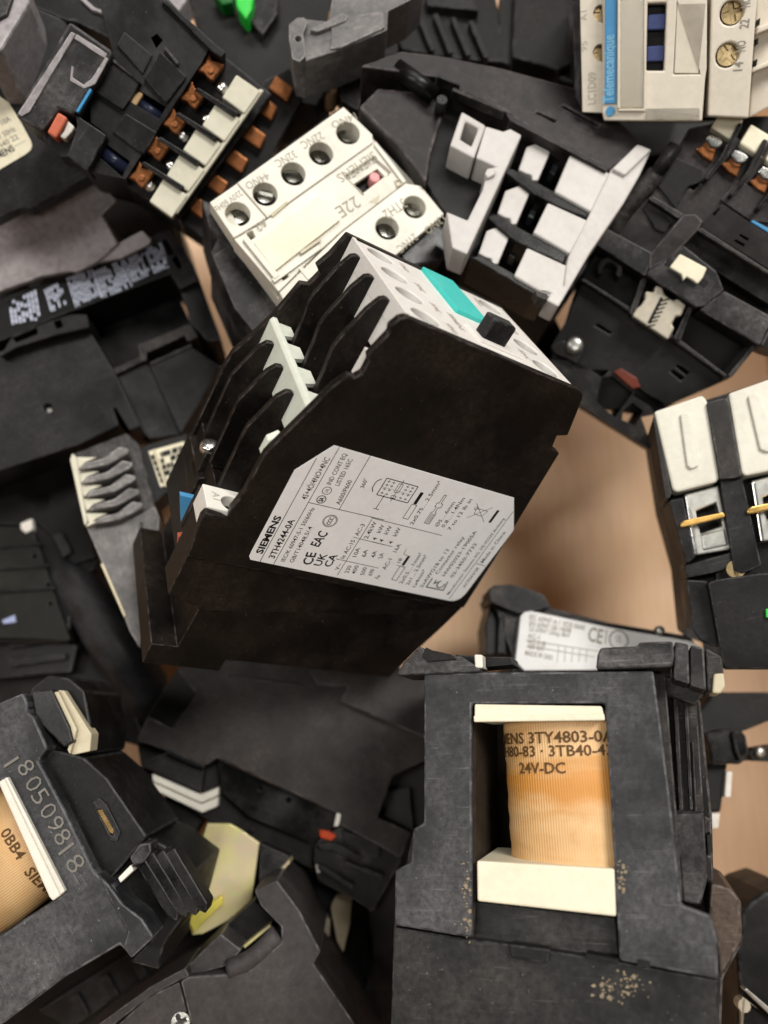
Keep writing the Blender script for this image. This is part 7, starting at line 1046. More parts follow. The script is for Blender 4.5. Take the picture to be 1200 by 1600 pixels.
T('contactor','tilted open contactor with moulded number 1805098 on its grey frame beside an orange coil','contactor','contactors heaped in the box',(-0.07811, -0.11502, 0.10907),(0.8904, 0.01445, 0.01824, -0.45458),[
 ('prism','frame','grey_scuffed',[(-37.3,-4.1),(-35.6,6.1),(-34.4,11.7),(-31.3,11.5),(-29.9,10.3),(-27.8,11.1),(-19.5,10.1),(-18.2,6.9),(-5.1,6.4),(11.2,5.2),(16.1,7.0),(20.7,7.0),(26.1,8.9),(31.0,9.1),(31.6,2.6),(27.7,1.9),(26.1,-11.6),(26.1,-26.6),(24.8,-37.3)],[[(-20.3,-10.5),(-19.3,-2.9),(-19.3,-1.4),(10.9,-2.7),(10.8,-5.8),(10.1,-19.1),(9.4,-26.5)]],-10,0,0.8,2,None),
 ('prism','foot_ridge','grey_scuffed',[(11.6,5.9),(15.0,6.7),(20.7,7.3),(26.0,9.2),(30.9,9.4),(31.6,2.9),(28.5,2.7),(26.4,5.2),(18.5,5.3)],[],-6,1,0.6,2,None),
 ('prism','housing','black_scuffed',[(-39.1,-8.9),(-37.2,1.8),(-35.8,7.5),(-29.7,7.3),(-21.7,6.4),(-19.7,3.0),(-5.8,2.4),(11.4,1.2),(21.3,3.1),(31.1,5.0),(31.8,-1.0),(27.6,-1.7),(26.0,-15.9),(26.0,-31.6),(24.6,-42.9)],[[(-22.3,-15.0),(-21.0,-7.1),(-21.0,-5.5),(10.2,-6.8),(10.2,-10.0),(9.3,-23.8),(8.7,-31.7)]],-60,-10,0.5,2,None),
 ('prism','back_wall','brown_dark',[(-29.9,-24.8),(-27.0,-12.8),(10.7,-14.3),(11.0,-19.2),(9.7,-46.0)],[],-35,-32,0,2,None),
 ('prism','coil_flange','cream',[(-19.5,-3.1),(-19.3,-1.2),(10.8,-2.4),(10.8,-5.6),(9.5,-5.8)],[],-14,0.6,0.6,2,None),
 ('prism','flange_rim','cream',[(-19.2,-1.0),(-19.0,-0.3),(10.7,-1.8),(10.7,-3.0)],[],0,1.6,0.4,2,4),
 ('coil','coil','coil_tape',-9.9,-6.1,-75,19,-19,11.5,[('0BB4',-0.5,7.4,-11.6,2.4),('SIEMENS',10.6,25.3,-12.2,2.4)]),
 ('prism','raised_digit','raised_grey',[(-22.1,-0.2),(-22.0,3.6),(-21.3,3.6),(-21.4,-0.3)],[],-0.1,0.45,0.15,2,None),
 ('text', 'raised_digit', 'raised_grey', '8', -19.96, 1.88, -17.05, 1.94, 3.9, 0.0, 0.3, -0.01, None),
 ('text', 'raised_digit', 'raised_grey', '0', -15.66, 1.56, -12.78, 1.62, 3.9, 0.0, 0.3, -0.01, None),
 ('text', 'raised_digit', 'raised_grey', '5', -12.27, 1.38, -9.41, 1.44, 3.9, 0.0, 0.3, -0.01, None),
 ('text', 'raised_digit', 'raised_grey', '0', -8.26, 1.32, -5.42, 1.39, 3.9, 0.0, 0.3, -0.01, None),
 ('text', 'raised_digit', 'raised_grey', '9', -4.68, 1.26, -1.86, 1.32, 3.9, 0.0, 0.3, -0.01, None),
 ('text', 'raised_digit', 'raised_grey', '8', -1.3, 1.14, 1.5, 1.2, 3.9, 0.0, 0.3, -0.01, None),
 ('text', 'raised_digit', 'raised_grey', '18', 2.59, 0.39, 8.54, 0.56, 4.2, 0.0, 0.3, -0.01, None),
 ('prism','side_housing','black_soft',[(-18.9,5.6),(-20.1,8.8),(-16.5,12.1),(-13.0,14.9),(-5.6,17.0),(11.5,17.9),(12.6,13.3),(15.3,3.2),(11.1,3.8)],[],-36,-4,0.8,2,None),
 ('prism','contact_block','black_soft',[(-31.6,7.9),(-36.0,11.5),(-36.5,16.9),(-32.6,20.7),(-27.5,22.2),(-17.1,18.4),(-13.5,15.5),(-14.6,9.9),(-19.1,6.3),(-20.9,7.7)],[],-36,-7,0.8,2,None),
 ('prism','contact_strip','cream_dark',[(-31.0,16.7),(-30.4,18.0),(-19.7,17.1),(-15.6,12.7),(-16.9,12.7),(-18.9,15.0)],[],-10,-3,0.4,2,None),
 ('prism','contact_strip','cream_dark',[(-31.1,17.6),(-30.1,18.8),(-16.9,19.0),(-13.6,16.6),(-15.5,12.3),(-18.9,16.0)],[],-10,-4.5,0.4,2,None),
 ('prism','contact_cover','black_gloss',[(-34.1,12.8),(-31.7,17.2),(-21.1,16.2),(-17.4,15.1),(-17.7,12.7),(-27.5,10.5)],[],-9,-2,0.6,2,None),
 ('prism','slot_rim','black_satin',[(-2.8,11.3),(-2.9,13.2),(-0.6,13.9),(6.9,13.4),(8.2,11.5),(7.2,10.4),(1.5,10.9)],[[(-0.9,11.3),(-0.4,12.4),(5.7,12.3),(6.7,11.5),(6.0,11.1)]],-5,-3.4,0.4,2,None),
 ('prism','brass_plate','bronze',[(-0.9,10.9),(-0.2,12.5),(5.6,12.5),(6.2,11.5),(5.0,10.8)],[],-4.6,-3.8,0.2,2,None),
 ('prism','lower_housing','black_soft',[(15.2,1.4),(12.4,11.7),(11.4,16.3),(15.3,18.7),(25.0,22.1),(31.9,14.2),(34.2,7.0),(38.1,3.1),(32.6,-1.7),(31.4,5.8),(26.4,5.7),(20.8,3.7)],[],-40,-9,0.8,2,None),
 ('prism','fin','black_gloss',[(14.0,12.7),(14.1,15.2),(29.9,15.6),(31.4,14.0),(29.0,12.7)],[],-10,-3,0.6,2,None),
 ('prism','fin','black_gloss',[(15.2,15.0),(15.2,17.5),(30.7,17.8),(32.2,16.1),(29.9,14.8)],[],-10,-3,0.6,2,None),
 ('prism','fin','black_gloss',[(16.3,17.3),(16.3,19.8),(31.6,19.9),(33.1,18.2),(30.8,16.9)],[],-10,-3,0.6,2,None),
 ('prism','fin','black_gloss',[(17.4,19.6),(17.4,22.1),(32.5,22.0),(34.0,20.3),(31.7,19.0)],[],-10,-3,0.6,2,None),
 ('prism','fin_block','black_dusty',[(13.1,13.0),(12.0,16.4),(13.2,18.7),(15.1,17.7),(16.0,15.0),(15.3,12.7)],[],-8,-1,0.6,2,None),
 ('prism','white_pin','white',[(15.3,8.1),(14.6,12.1),(16.1,12.0),(16.6,8.0)],[],-6,-2,0.4,2,None),
])
T('contactor','dark contactor lying side-up beneath the turquoise-tab relay, cream strip at its edge','contactor','contactors heaped in the box',(-0.03386, -0.09069, 0.05481),(0.98077, 0.0106, 0.03156, -0.19228),[
 ('prism','side_panel','black_grainy',[(-37.0,7.6),(-33.4,12.7),(11.9,31.5),(38.0,33.2),(43.2,17.6),(46.2,12.3),(38.1,3.5),(38.3,-9.1),(49.3,-9.4),(49.2,-17.4),(42.2,-16.5),(28.4,-15.5),(27.1,-12.8),(-13.9,-11.8),(-16.7,-15.4),(-29.0,-15.7),(-39.4,-16.2),(-39.3,-8.6),(-30.9,-9.0),(-28.4,3.2)],[],-8,0,0.7,2,None),
 ('prism','raised_plate','black_grainy',[(-2.0,25.4),(35.9,37.5),(43.2,19.0),(41.8,18.0),(14.1,18.1),(14.6,22.9),(5.7,20.2)],[],-1,3.2,0.6,2,None),
 ('prism','body','black_soft',[(-40.9,-17.3),(-14.9,-12.6),(27.5,-13.8),(30.0,-17.4),(26.1,-31.4),(13.2,-30.8),(-4.6,-31.3),(-28.8,-28.4),(-36.3,-23.7)],[],-42,-8,0.7,2,None),
 ('cyl','ejector_mark','black_grainy',-4.7,2.4,2.2,-0.3,0.25,20,0.15,None),
 ('cyl','ejector_mark','black_grainy',26.7,0.6,2.2,-0.3,0.25,20,0.15,None),
 ('prism','rib','black_grainy',[(-21.9,12.0),(1.0,18.3),(1.1,17.7),(-21.7,11.4)],[],-0.3,1.0,0.3,2,None),
 ('prism','notch_wall','black_soft',[(-40.9,-9.3),(-38.4,8.8),(-30.0,9.1),(-29.4,3.0),(-31.6,-9.7)],[],-20,-6,0.5,2,None),
 ('prism','terminal_cover','black_satin',[(-35.5,-22.9),(-33.3,-20.0),(-29.5,-16.0),(-17.0,-15.7),(-15.4,-20.8),(-14.9,-23.1)],[],-9,-2.5,0.5,2,None),
 ('prism','cover_lug','black_satin',[(-29.2,-16.3),(-28.4,-14.8),(-16.6,-15.0),(-16.5,-16.2)],[],-4,1.2,0.4,2,None),
 ('prism','contact_strip','cream',[(-31.1,-23.9),(-14.6,-23.8),(-10.5,-19.8),(-9.6,-22.1),(-13.5,-26.0),(-30.0,-25.8)],[],-12,-4,0.4,2,None),
 ('prism','contact_strip','cream',[(-30.0,-26.2),(-13.4,-26.4),(-9.5,-22.5),(-8.5,-25.1),(-12.0,-28.5),(-28.9,-28.0)],[],-12,-4.6,0.4,2,None),
 ('prism','lower_block','black_soft',[(-30.0,-33.5),(-24.6,-29.6),(-11.7,-31.3),(-13.2,-39.5),(-25.0,-40.0)],[],-30,-12,0.6,2,None),
 ('prism','lower_block','black_worn',[(-25.1,-36.3),(-15.1,-34.4),(-13.4,-38.3),(-23.8,-39.9)],[],-14,-9,0.5,2,None),
 ('prism','end_wall','black_gloss',[(-14.3,-12.4),(27.3,-13.4),(27.4,-16.7),(22.9,-23.8),(1.6,-24.1),(-8.9,-20.8)],[[(2.5,-15.3),(2.3,-14.8),(1.9,-14.5),(1.3,-14.5),(0.9,-14.8),(0.7,-15.3),(0.9,-15.9),(1.3,-16.2),(1.9,-16.2),(2.3,-15.9)],[(12.0,-15.3),(11.8,-14.8),(11.4,-14.4),(10.8,-14.4),(10.4,-14.8),(10.2,-15.3),(10.4,-15.8),(10.8,-16.2),(11.4,-16.2),(11.8,-15.8)],[(5.3,-27.1),(5.1,-26.6),(4.6,-26.3),(4.1,-26.3),(3.6,-26.6),(3.5,-27.1),(3.6,-27.7),(4.1,-28.0),(4.6,-28.0),(5.1,-27.7)]],-10,-4,0.4,2,None),
 ('prism','red_lever','red_orange',[(23.2,-19.3),(26.0,-18.6),(28.9,-18.8),(27.9,-20.9),(24.3,-21.2)],[],-8,-2,0.5,2,None),
 ('prism','white_tip','white',[(26.2,-12.5),(27.6,-12.5),(28.2,-15.8),(26.9,-16.5)],[],-6,0.5,0.4,2,None),
 ('prism','white_tip','white',[(26.2,-28.8),(27.5,-28.1),(28.5,-30.1),(27.4,-30.7)],[],-8,-2,0.4,2,None),
 ('prism','terminal_block','black_worn',[(23.5,-23.4),(28.7,-16.2),(42.6,-15.8),(50.1,-17.9),(47.2,-34.6),(41.2,-33.6),(28.6,-32.7),(25.4,-28.3)],[],-30,-3,0.6,2,None),
 ('prism','terminal_rib','black_satin',[(23.6,-23.0),(29.5,-20.6),(37.7,-21.4),(37.6,-23.1),(30.4,-22.7),(25.8,-24.1)],[],-6,-0.5,0.5,2,None),
 ('prism','terminal_rib','black_satin',[(33.7,-24.2),(46.5,-23.5),(46.3,-25.2),(34.3,-25.6)],[],-6,-0.5,0.5,2,None),
 ('prism','terminal_rib','black_satin',[(26.5,-27.8),(39.4,-29.5),(39.2,-31.0),(27.3,-29.5)],[],-6,-0.5,0.5,2,None),
 ('prism','terminal_rib','black_satin',[(29.6,-16.6),(41.9,-15.7),(42.8,-19.8),(31.8,-19.7)],[],-6,-0.5,0.5,2,None),
])
T('metal_plate','iridescent yellow zinc-plated steel plate wedged between black contactors','plate',None,(-0.04595, -0.12821, 0.05798),(0.98628, 0.04025, 0.06521, -0.14621),[
 ('prism','plate','zinc',[(-10.1,11.1),(-3.7,12.9),(-0.2,12.2),(6.4,10.2),(9.2,-5.0),(7.3,-9.2),(3.5,-13.2),(-1.1,-17.4),(-3.9,-18.5),(-6.9,-14.9),(-4.7,-9.2),(-8.1,-4.5),(-9.4,-1.1),(-10.0,4.8)],[],-1.6,0,0.3,2,None),
 ('prism','bent_lip','zinc_bright',[(-6.7,-14.3),(-3.6,-9.8),(0.7,-6.0),(1.8,-7.9),(-2.0,-14.1),(-3.6,-17.4)],[],-2.2,2,0.6,2,None),
])
T('contactor','small black contactor with pale metal terminal tabs, left of the coil marked 24V-DC','contactor','contactors heaped in the box',(-0.01712, -0.14423, 0.04054),(0.95271, 0.0025, 0.0008, -0.30386),[
 ('prism','body','black_soft',[(-17.6,0.2),(-3.7,7.2),(1.8,11.1),(10.5,7.8),(21.4,-11.7),(21.9,-16.6),(3.0,-13.1),(-11.5,-5.0)],[],-30,-6,0.8,2,None),
 ('prism','terminal_tab','metal_beige',[(-15.9,2.9),(-14.8,4.5),(0.6,-0.0),(4.8,-6.5),(2.4,-7.3),(-0.1,-1.9)],[],-6,0,0.4,2,None),
 ('prism','tab_cover','black_satin',[(-14.5,1.9),(-0.2,-1.7),(2.1,-6.8),(-8.1,-4.1)],[],-4,1,0.4,2,None),
 ('prism','terminal_tab','cream_dark',[(-1.6,3.0),(-2.3,7.1),(1.3,10.6),(6.4,2.2),(9.3,-5.2),(5.7,-3.7)],[],-10,-2,0.6,2,None),
 ('prism','stud','steel_dull',[(-12.4,10.0),(-11.5,11.5),(-9.6,10.2),(-10.4,8.7)],[],-8,2,0.4,2,None),
 ('cyl','stud','steel_dull',18.2,-14.6,1.0,-8,-4,10,0.3,None),
])
T('metal_strip','narrow yellow zinc-plated strip beside the iridescent plate','strip',None,(-0.03285, -0.12906, 0.06191),(0.92862, 0.00244, -0.00097, 0.37103),[
 ('prism','strip','zinc',[(-4.7,0.4),(3.9,-0.3),(7.1,-0.1),(6.7,-1.1),(1.9,-1.3),(-5.6,-0.4)],[],-9,0,0.3,2,None),
 ('prism','strip_base','black_dusty',[(3.7,8.9),(7.6,0.2),(5.8,-0.6),(-4.0,0.5)],[],-8,-2,0.3,2,None),
])
T('contactor','matt charcoal contactor cover with a diagonal seam, beside the orange-coil contactor','contactor','contactors heaped in the box',(-0.0382, -0.15007, 0.08058),(0.99982, 0.01179, 0.01449, -0.00385),[
 ('prism','cover','charcoal_grain',[(3.7,20.8),(9.6,23.4),(15.8,16.2),(21.8,6.3),(20.0,3.6),(31.7,-11.1),(38.5,-21.4),(-6.7,-21.2),(-13.9,-0.5),(-12.0,0.6),(2.8,1.5),(11.4,8.5),(11.2,12.1),(5.6,17.1)],[],-52,0,0.7,2,None),
 ('prism','cover','charcoal_grain',[(-14.3,-0.8),(-7.0,-21.3),(-39.0,-21.3),(-29.5,-10.8),(-21.5,-3.8)],[],-52,-0.3,0.5,2,None),
 ('prism','rim','charcoal_grain',[(-21.5,-1.6),(-12.8,2.8),(-11.6,0.9),(-14.1,-0.1),(-20.9,-3.4),(-29.9,-10.2),(-39.2,-16.3),(-39.5,-14.0)],[],-20,0.8,0.4,2,None),
 ('prism','step','charcoal_grain',[(-13.6,1.8),(-4.9,9.9),(0.9,6.0),(-3.0,2.1),(-12.5,-0.1)],[],-24,-3,0.6,2,None),
 ('prism','recess_floor','black_soft',[(-6.9,7.8),(2.2,15.8),(10.7,8.8),(10.1,4.8),(1.0,-2.3),(-4.9,-1.0)],[],-26,-13,0.3,2,None),
 ('tube','hinge_bar','charcoal_grain',[[-2.1,1.6,-2.0],[4.3,4.4,-2.0],[10.4,10.0,-2.0]],2.6,None),
 ('prism','zinc_edge','zinc',[(0.5,5.7),(7.4,10.9),(7.8,10.4),(1.0,5.1)],[],-12,-8,0.2,2,None),
 ('screw','screw','steel',-13.1,-9.5,0.6,2.4,'cross',30,None),
])
T('contactor','black contactor carrying a white CE data label, behind the coil marked 24V-DC','contactor','contactors heaped in the box',(0.06257, -0.06224, 0.07188),(0.99569, 0.02576, 0.0023, -0.08902),[
 ('prism','body','black_dusty',[(-32.1,9.4),(-23.6,12.9),(-15.4,11.6),(-12.5,7.9),(5.0,6.6),(30.4,6.9),(34.8,0.7),(33.5,-7.3),(-21.4,-17.2),(-22.0,-9.6)],[],-30,-3,0.7,2,None),
 ('prism','top_block','black_dusty',[(-33.0,9.6),(-31.3,11.3),(-26.0,12.5),(-22.0,12.2),(-16.0,11.1),(-13.4,7.6),(-22.8,3.7),(-32.0,6.0)],[],-16,0,0.7,2,None),
 ('prism','end_post','black_satin',[(-30.8,7.0),(-23.7,6.3),(-22.1,-8.4),(-29.9,-9.4),(-31.6,-1.2)],[],-26,-6,0.8,2,None),
 ('prism','post_rib','black_gloss',[(-28.5,5.0),(-26.0,5.0),(-24.4,-8.5),(-26.9,-9.0)],[],-9,-3,0.8,2,None),
 ('prism','label','label_white',[(-22.1,3.3),(-21.1,4.7),(-19.2,5.3),(4.2,4.6),(29.3,4.8),(32.2,3.7),(29.9,-3.3),(-18.8,-12.5),(-21.8,-10.3)],[],-3,0.4,0.1,2,None),
 ('text', 'lettering', 'ink_soft', 'IEC 60947-4-1 VDE 0660', -19.53, 2.8, -2.65, 2.46, 1.5, 0.42, 0.05, 0.02, 4),
 ('text', 'lettering', 'ink_soft', 'EN 60947 GB 14048', -19.27, 0.87, -6.59, 0.87, 1.5, 0.42, 0.05, 0.02, 4),
 ('text', 'lettering', 'ink_soft', 'Ui 690V Uimp 8kV', -19.06, -0.76, -6.67, -0.59, 1.4, 0.42, 0.05, 0.02, 4),
 ('text', 'lettering', 'ink_soft', 'AC-1', -19.29, -2.87, -15.68, -2.84, 1.4, 0.42, 0.05, 0.02, 4),
 ('text', 'lettering', 'ink_soft', 'AC-3 IE', -19.08, -4.48, -13.66, -4.53, 1.4, 0.42, 0.05, 0.02, 4),
 ('text', 'lettering', 'ink_soft', '400V 4kW', -18.87, -5.98, -13.98, -6.02, 1.4, 0.42, 0.05, 0.02, 4),
 ('text', 'lettering', 'ink_soft', 'MADE 09 2003', -19.37, -8.02, -11.15, -8.06, 1.4, 0.42, 0.05, 0.02, 4),
 ('text', 'lettering', 'ink_soft', 'CE', -1.54, -0.44, 2.86, -0.68, 4.2, 0.42, 0.05, 0.02, 4),
 ('prism','rule_line','ink_soft',[(-19.5,-3.5),(3.1,-2.9),(3.1,-3.1),(-19.4,-3.8)],[],0.38,0.43,0,2,4),
 ('prism','rule_line','ink_soft',[(-19.2,-5.2),(1.3,-4.8),(1.3,-5.0),(-19.2,-5.5)],[],0.38,0.43,0,2,4),
 ('prism','rule_line','ink_soft',[(3.8,3.9),(4.1,3.9),(4.1,-0.5),(3.8,-0.5)],[],0.38,0.43,0,2,4),
 ('prism','rule_line','ink_soft',[(-9.9,-3.3),(-9.7,-3.3),(-9.5,-8.4),(-9.7,-8.4)],[],0.38,0.43,0,2,4),
 ('prism','rule_line','ink_soft',[(-7.8,-3.3),(-7.6,-3.2),(-7.4,-8.0),(-7.6,-8.0)],[],0.38,0.43,0,2,4),
 ('prism','rule_line','ink_soft',[(-5.6,-3.2),(-5.4,-3.2),(-5.3,-7.6),(-5.5,-7.7)],[],0.38,0.43,0,2,4),
 ('prism','rule_line','ink_soft',[(-3.5,-3.1),(-3.3,-3.1),(-3.2,-7.2),(-3.4,-7.3)],[],0.38,0.43,0,2,4),
 ('prism','rule_line','ink_soft',[(-1.3,-3.0),(-1.1,-3.0),(-1.1,-6.9),(-1.3,-6.9)],[],0.38,0.43,0,2,4),
 ('prism','ring_mark','ink_soft',[(10.8,1.4),(10.7,2.2),(10.4,2.9),(9.9,3.5),(9.3,4.0),(8.5,4.3),(7.8,4.4),(7.0,4.3),(6.3,4.0),(5.7,3.5),(5.2,2.9),(4.9,2.2),(4.8,1.4),(4.9,0.6),(5.2,-0.1),(5.7,-0.7),(6.3,-1.2),(7.0,-1.5),(7.8,-1.6),(8.5,-1.5),(9.3,-1.2),(9.9,-0.7),(10.4,-0.1),(10.7,0.6)],[[(10.3,1.4),(10.2,2.0),(9.9,2.6),(9.5,3.2),(9.0,3.6),(8.4,3.8),(7.8,3.9),(7.1,3.8),(6.5,3.6),(6.0,3.2),(5.6,2.6),(5.4,2.0),(5.3,1.4),(5.4,0.7),(5.6,0.1),(6.0,-0.4),(6.5,-0.8),(7.1,-1.0),(7.8,-1.1),(8.4,-1.0),(9.0,-0.8),(9.5,-0.4),(9.9,0.1),(10.2,0.7)]],0.38,0.43,0,2,4),
 ('text', 'lettering', 'ink_soft', 'UL', 6.92, 0.72, 8.66, 0.73, 2.2, 0.43, 0.05, 0, 4),
 ('screw','screw','steel_dull',20.4,6.7,-0.5,1.5,'dome',0,None),
])
T('contactor','black contactor with pale grey ribbed terminal covers and brass terminal bars','contactor','contactors heaped in the box',(0.08458, -0.03944, 0.11649),(0.982, 0.07179, -0.13953, 0.10513),[
 ('prism','body','black_satin',[(-5.7,33.4),(-4.3,34.1),(7.5,34.1),(28.5,34.6),(6.3,-38.7),(-7.5,-35.7),(-6.4,-30.7),(-10.9,-27.4),(-12.4,-25.2),(-9.0,-6.8),(-8.7,10.6)],[],-46,-8,0.8,2,None),
 ('prism','terminal_cover','pale_grey',[(-6.3,33.2),(6.3,33.9),(7.0,32.1),(4.1,11.7),(3.1,10.9),(-6.7,11.0),(-7.6,11.9)],[],-8,0,1,2,None),
 ('prism','terminal_cover','pale_grey',[(12.4,32.4),(26.2,33.3),(19.2,10.0),(10.0,10.6),(9.5,11.7),(12.1,30.5)],[],-8,0,1,2,None),
 ('prism','cover_rib','pale_grey',[(-0.5,30.4),(1.4,30.4),(2.0,29.2),(0.1,16.0),(-1.9,15.7),(-2.6,16.8)],[],-0.5,0.9,0.6,2,None),
 ('prism','cover_rib','pale_grey',[(16.3,30.1),(18.1,30.5),(18.9,29.7),(20.3,14.2),(16.5,14.9),(15.1,16.0)],[],-0.5,0.9,0.6,2,None),
 ('prism','phase_barrier','black_grainy',[(6.5,31.5),(11.1,31.4),(11.7,30.2),(9.2,10.6),(7.3,10.6),(3.9,11.3)],[],-10,1.2,0.7,2,None),
 ('prism','phase_barrier','black_satin',[(4.3,11.2),(7.7,10.7),(9.6,10.6),(7.5,-12.1),(2.5,-13.0),(0.9,-11.5)],[],-12,-1,0.6,2,None),
 ('prism','side_rim','black_grainy',[(-7.0,31.6),(-6.0,32.0),(-7.9,11.3),(-8.9,10.0),(-9.7,10.4)],[],-20,-0.6,0.4,2,None),
 ('prism','clamp_box','steel_dull',[(-4.8,10.3),(4.0,10.4),(2.1,-6.4),(-6.9,-5.7)],[[(-3.2,5.3),(2.1,6.1),(1.8,-0.0),(-3.8,-0.6)]],-10,-3,0.6,2,None),
 ('prism','clamp_hole','black_soft',[(-3.0,7.0),(4.0,7.4),(3.0,-0.8),(-4.0,-0.5)],[],-9.5,-7.5,0,2,None),
 ('prism','clamp_side','steel',[(-4.9,9.8),(-3.8,9.7),(-6.0,-5.6),(-7.0,-5.7)],[],-9,-1.6,0.4,2,None),
 ('prism','clamp_screw','steel_dull',[(-3.9,-0.8),(2.2,-0.8),(1.8,-5.3),(-4.5,-5.1)],[],-8,-2.6,0.8,2,None),
 ('prism','brass_bar','brass',[(-8.3,3.0),(-7.1,3.5),(2.6,3.1),(2.7,1.8),(-7.1,1.8),(-8.4,1.9)],[],-2.2,0.2,0.5,2,None),
 ('prism','clamp_box','steel_dull',[(11.6,9.3),(20.1,9.4),(18.0,-7.0),(9.3,-6.3)],[[(13.1,4.4),(18.2,5.2),(17.8,-0.8),(12.4,-1.3)]],-10,-3,0.6,2,None),
 ('prism','clamp_hole','black_soft',[(13.7,6.0),(20.4,6.4),(19.3,-1.6),(12.6,-1.3)],[],-9.5,-7.5,0,2,None),
 ('prism','clamp_side','steel',[(11.4,8.8),(12.4,8.7),(10.1,-6.2),(9.1,-6.4)],[],-9,-1.6,0.4,2,None),
 ('prism','clamp_screw','steel_dull',[(12.3,-1.6),(18.2,-1.6),(17.7,-6.0),(11.7,-5.8)],[],-8,-2.6,0.8,2,None),
 ('prism','brass_bar','brass',[(7.8,2.1),(9.1,2.7),(18.4,2.3),(18.5,1.0),(9.0,0.9),(7.8,1.1)],[],-2.2,0.2,0.5,2,None),
 ('prism','pillar','black_satin',[(-9.0,9.6),(-5.5,9.4),(-6.9,-6.3),(-9.6,-7.4)],[],-14,-1,0.6,2,None),
 ('prism','sill','black_satin',[(-10.0,-7.6),(2.4,-7.1),(2.2,-10.0),(-2.2,-11.1),(-10.2,-10.9)],[],-14,-2,0.6,2,None),
 ('prism','lower_panel','black_soft',[(-6.3,-13.2),(-4.2,-12.9),(5.7,-13.8),(11.3,-14.8),(4.5,-37.2),(-8.7,-34.4)],[],-30,2,0.6,2,None),
 ('prism','screw_well','black_soft',[(-2.8,-10.5),(0.4,-10.3),(5.5,-11.6),(4.5,-14.9),(-3.4,-13.3)],[],-10,-4,0.3,2,None),
 ('screw','screw','brass_dark',1.5,-11.5,-1.5,2.3,'slot',80,None),
 ('prism','side_panel','black_satin',[(-10.6,-11.2),(-5.8,-12.7),(-7.2,-30.1),(-11.5,-26.9),(-12.6,-24.2)],[],-20,-2,0.6,2,None),
 ('prism','green_tab','green',[(4.5,-22.5),(6.7,-22.7),(6.0,-25.3),(4.0,-24.5)],[],1,3,0.3,2,None),
])
T('contactor','black contactor with a hooked clip under the pale ribbed covers, two white tips','contactor','contactors heaped in the box',(0.10194, -0.09501, 0.06604),(1.0, 0.00262, 0.0, -0.0),[
 ('prism','body','black_soft',[(-6.0,11.0),(-0.9,18.1),(9.0,18.1),(20.0,18.1),(19.0,11.0),(8.1,6.9),(3.7,5.7),(0.5,-4.6),(-2.7,-16.4),(-8.1,-16.6),(-7.0,-2.9)],[],-34,-4,0.8,2,None),
 ('prism','hook_clip','black_gloss',[(-7.6,5.6),(-1.6,7.1),(3.2,7.3),(4.7,5.1),(5.1,-0.5),(1.8,-3.0),(-0.5,-2.7),(-6.3,-3.2),(-6.3,1.7)],[],-10,3,1.4,2,None),
 ('prism','hook_clip','black_gloss',[(-0.5,6.2),(2.2,6.9),(3.8,5.1),(3.9,0.1),(1.0,-2.1),(-0.0,0.6)],[],-4,5,1.2,2,None),
 ('prism','clip_arm','black_soft',[(6.0,0.6),(9.1,1.7),(15.8,2.8),(15.0,-2.3),(6.8,-2.0)],[],-10,0,0.8,2,None),
 ('prism','white_tip','white',[(-0.4,-4.8),(1.4,-5.0),(-0.1,-12.3),(-1.9,-12.1)],[],-10,-2,0.5,2,None),
 ('prism','white_tip','white',[(-6.5,-16.5),(-3.7,-16.5),(-4.7,-20.6),(-6.7,-20.8)],[],-10,-2,0.5,2,None),
 ('screw','screw','steel_dull',8.9,0.6,2,1.6,'dome',0,None),
])
T('contactor','grey-black rounded housing with a bright metal rail in front of the brown cardboard','contactor','contactors heaped in the box',(0.09958, -0.14337, 0.07426),(0.99536, 0.0066, -0.04734, -0.08354),[
 ('prism','body','black_soft',[(-3.9,7.1),(-1.9,10.0),(1.6,13.1),(7.7,16.3),(8.7,-24.1),(-5.0,-26.8),(-3.5,-15.0),(-5.0,-2.9)],[],-32,0,1.5,2,None),
 ('prism','metal_rail','steel_dull',[(-3.9,-10.9),(-3.2,-10.4),(7.3,-16.6),(7.4,-18.4),(5.4,-17.4)],[],-4,3,0.4,2,None),
 ('prism','metal_plate','metal_beige',[(-3.7,-12.9),(-0.0,-14.8),(7.0,-18.9),(6.1,-24.1),(-3.5,-22.8)],[[(-1.5,-14.9),(-1.7,-14.1),(-2.3,-13.5),(-3.1,-13.3),(-3.9,-13.5),(-4.5,-14.1),(-4.7,-14.9),(-4.5,-15.7),(-3.9,-16.3),(-3.1,-16.5),(-2.3,-16.3),(-1.7,-15.7)]],-2,1.6,0.4,2,None),
])
T('contactor','black filler contactor added to darken the gap under the one with five copper clips','contactor','contactors heaped in the box',(-0.09132, 0.06652, 0.07988),(0.95872, 0.00252, 0.00075, -0.28434),[  # invented filler, hides bright floor under the copper-clip contactor
 ('prism','body','black_soft',[(-42.6,3.3),(-22.9,32.2),(3.8,27.1),(18.5,15.1),(15.1,15.9),(6.8,-1.6),(-15.4,-21.9)],[],-26,0,0.8,2,None),
 ('prism','step','black_flat',[(-13.7,8.8),(-9.3,24.1),(11.3,19.0),(19.4,13.7),(10.0,3.2)],[],-4,4,0.6,2,None),
 ('prism','rib','black_flat',[(-8.7,6.6),(-7.6,9.4),(19.1,2.4),(18.2,-0.5)],[],0,5,0.4,2,None),
])
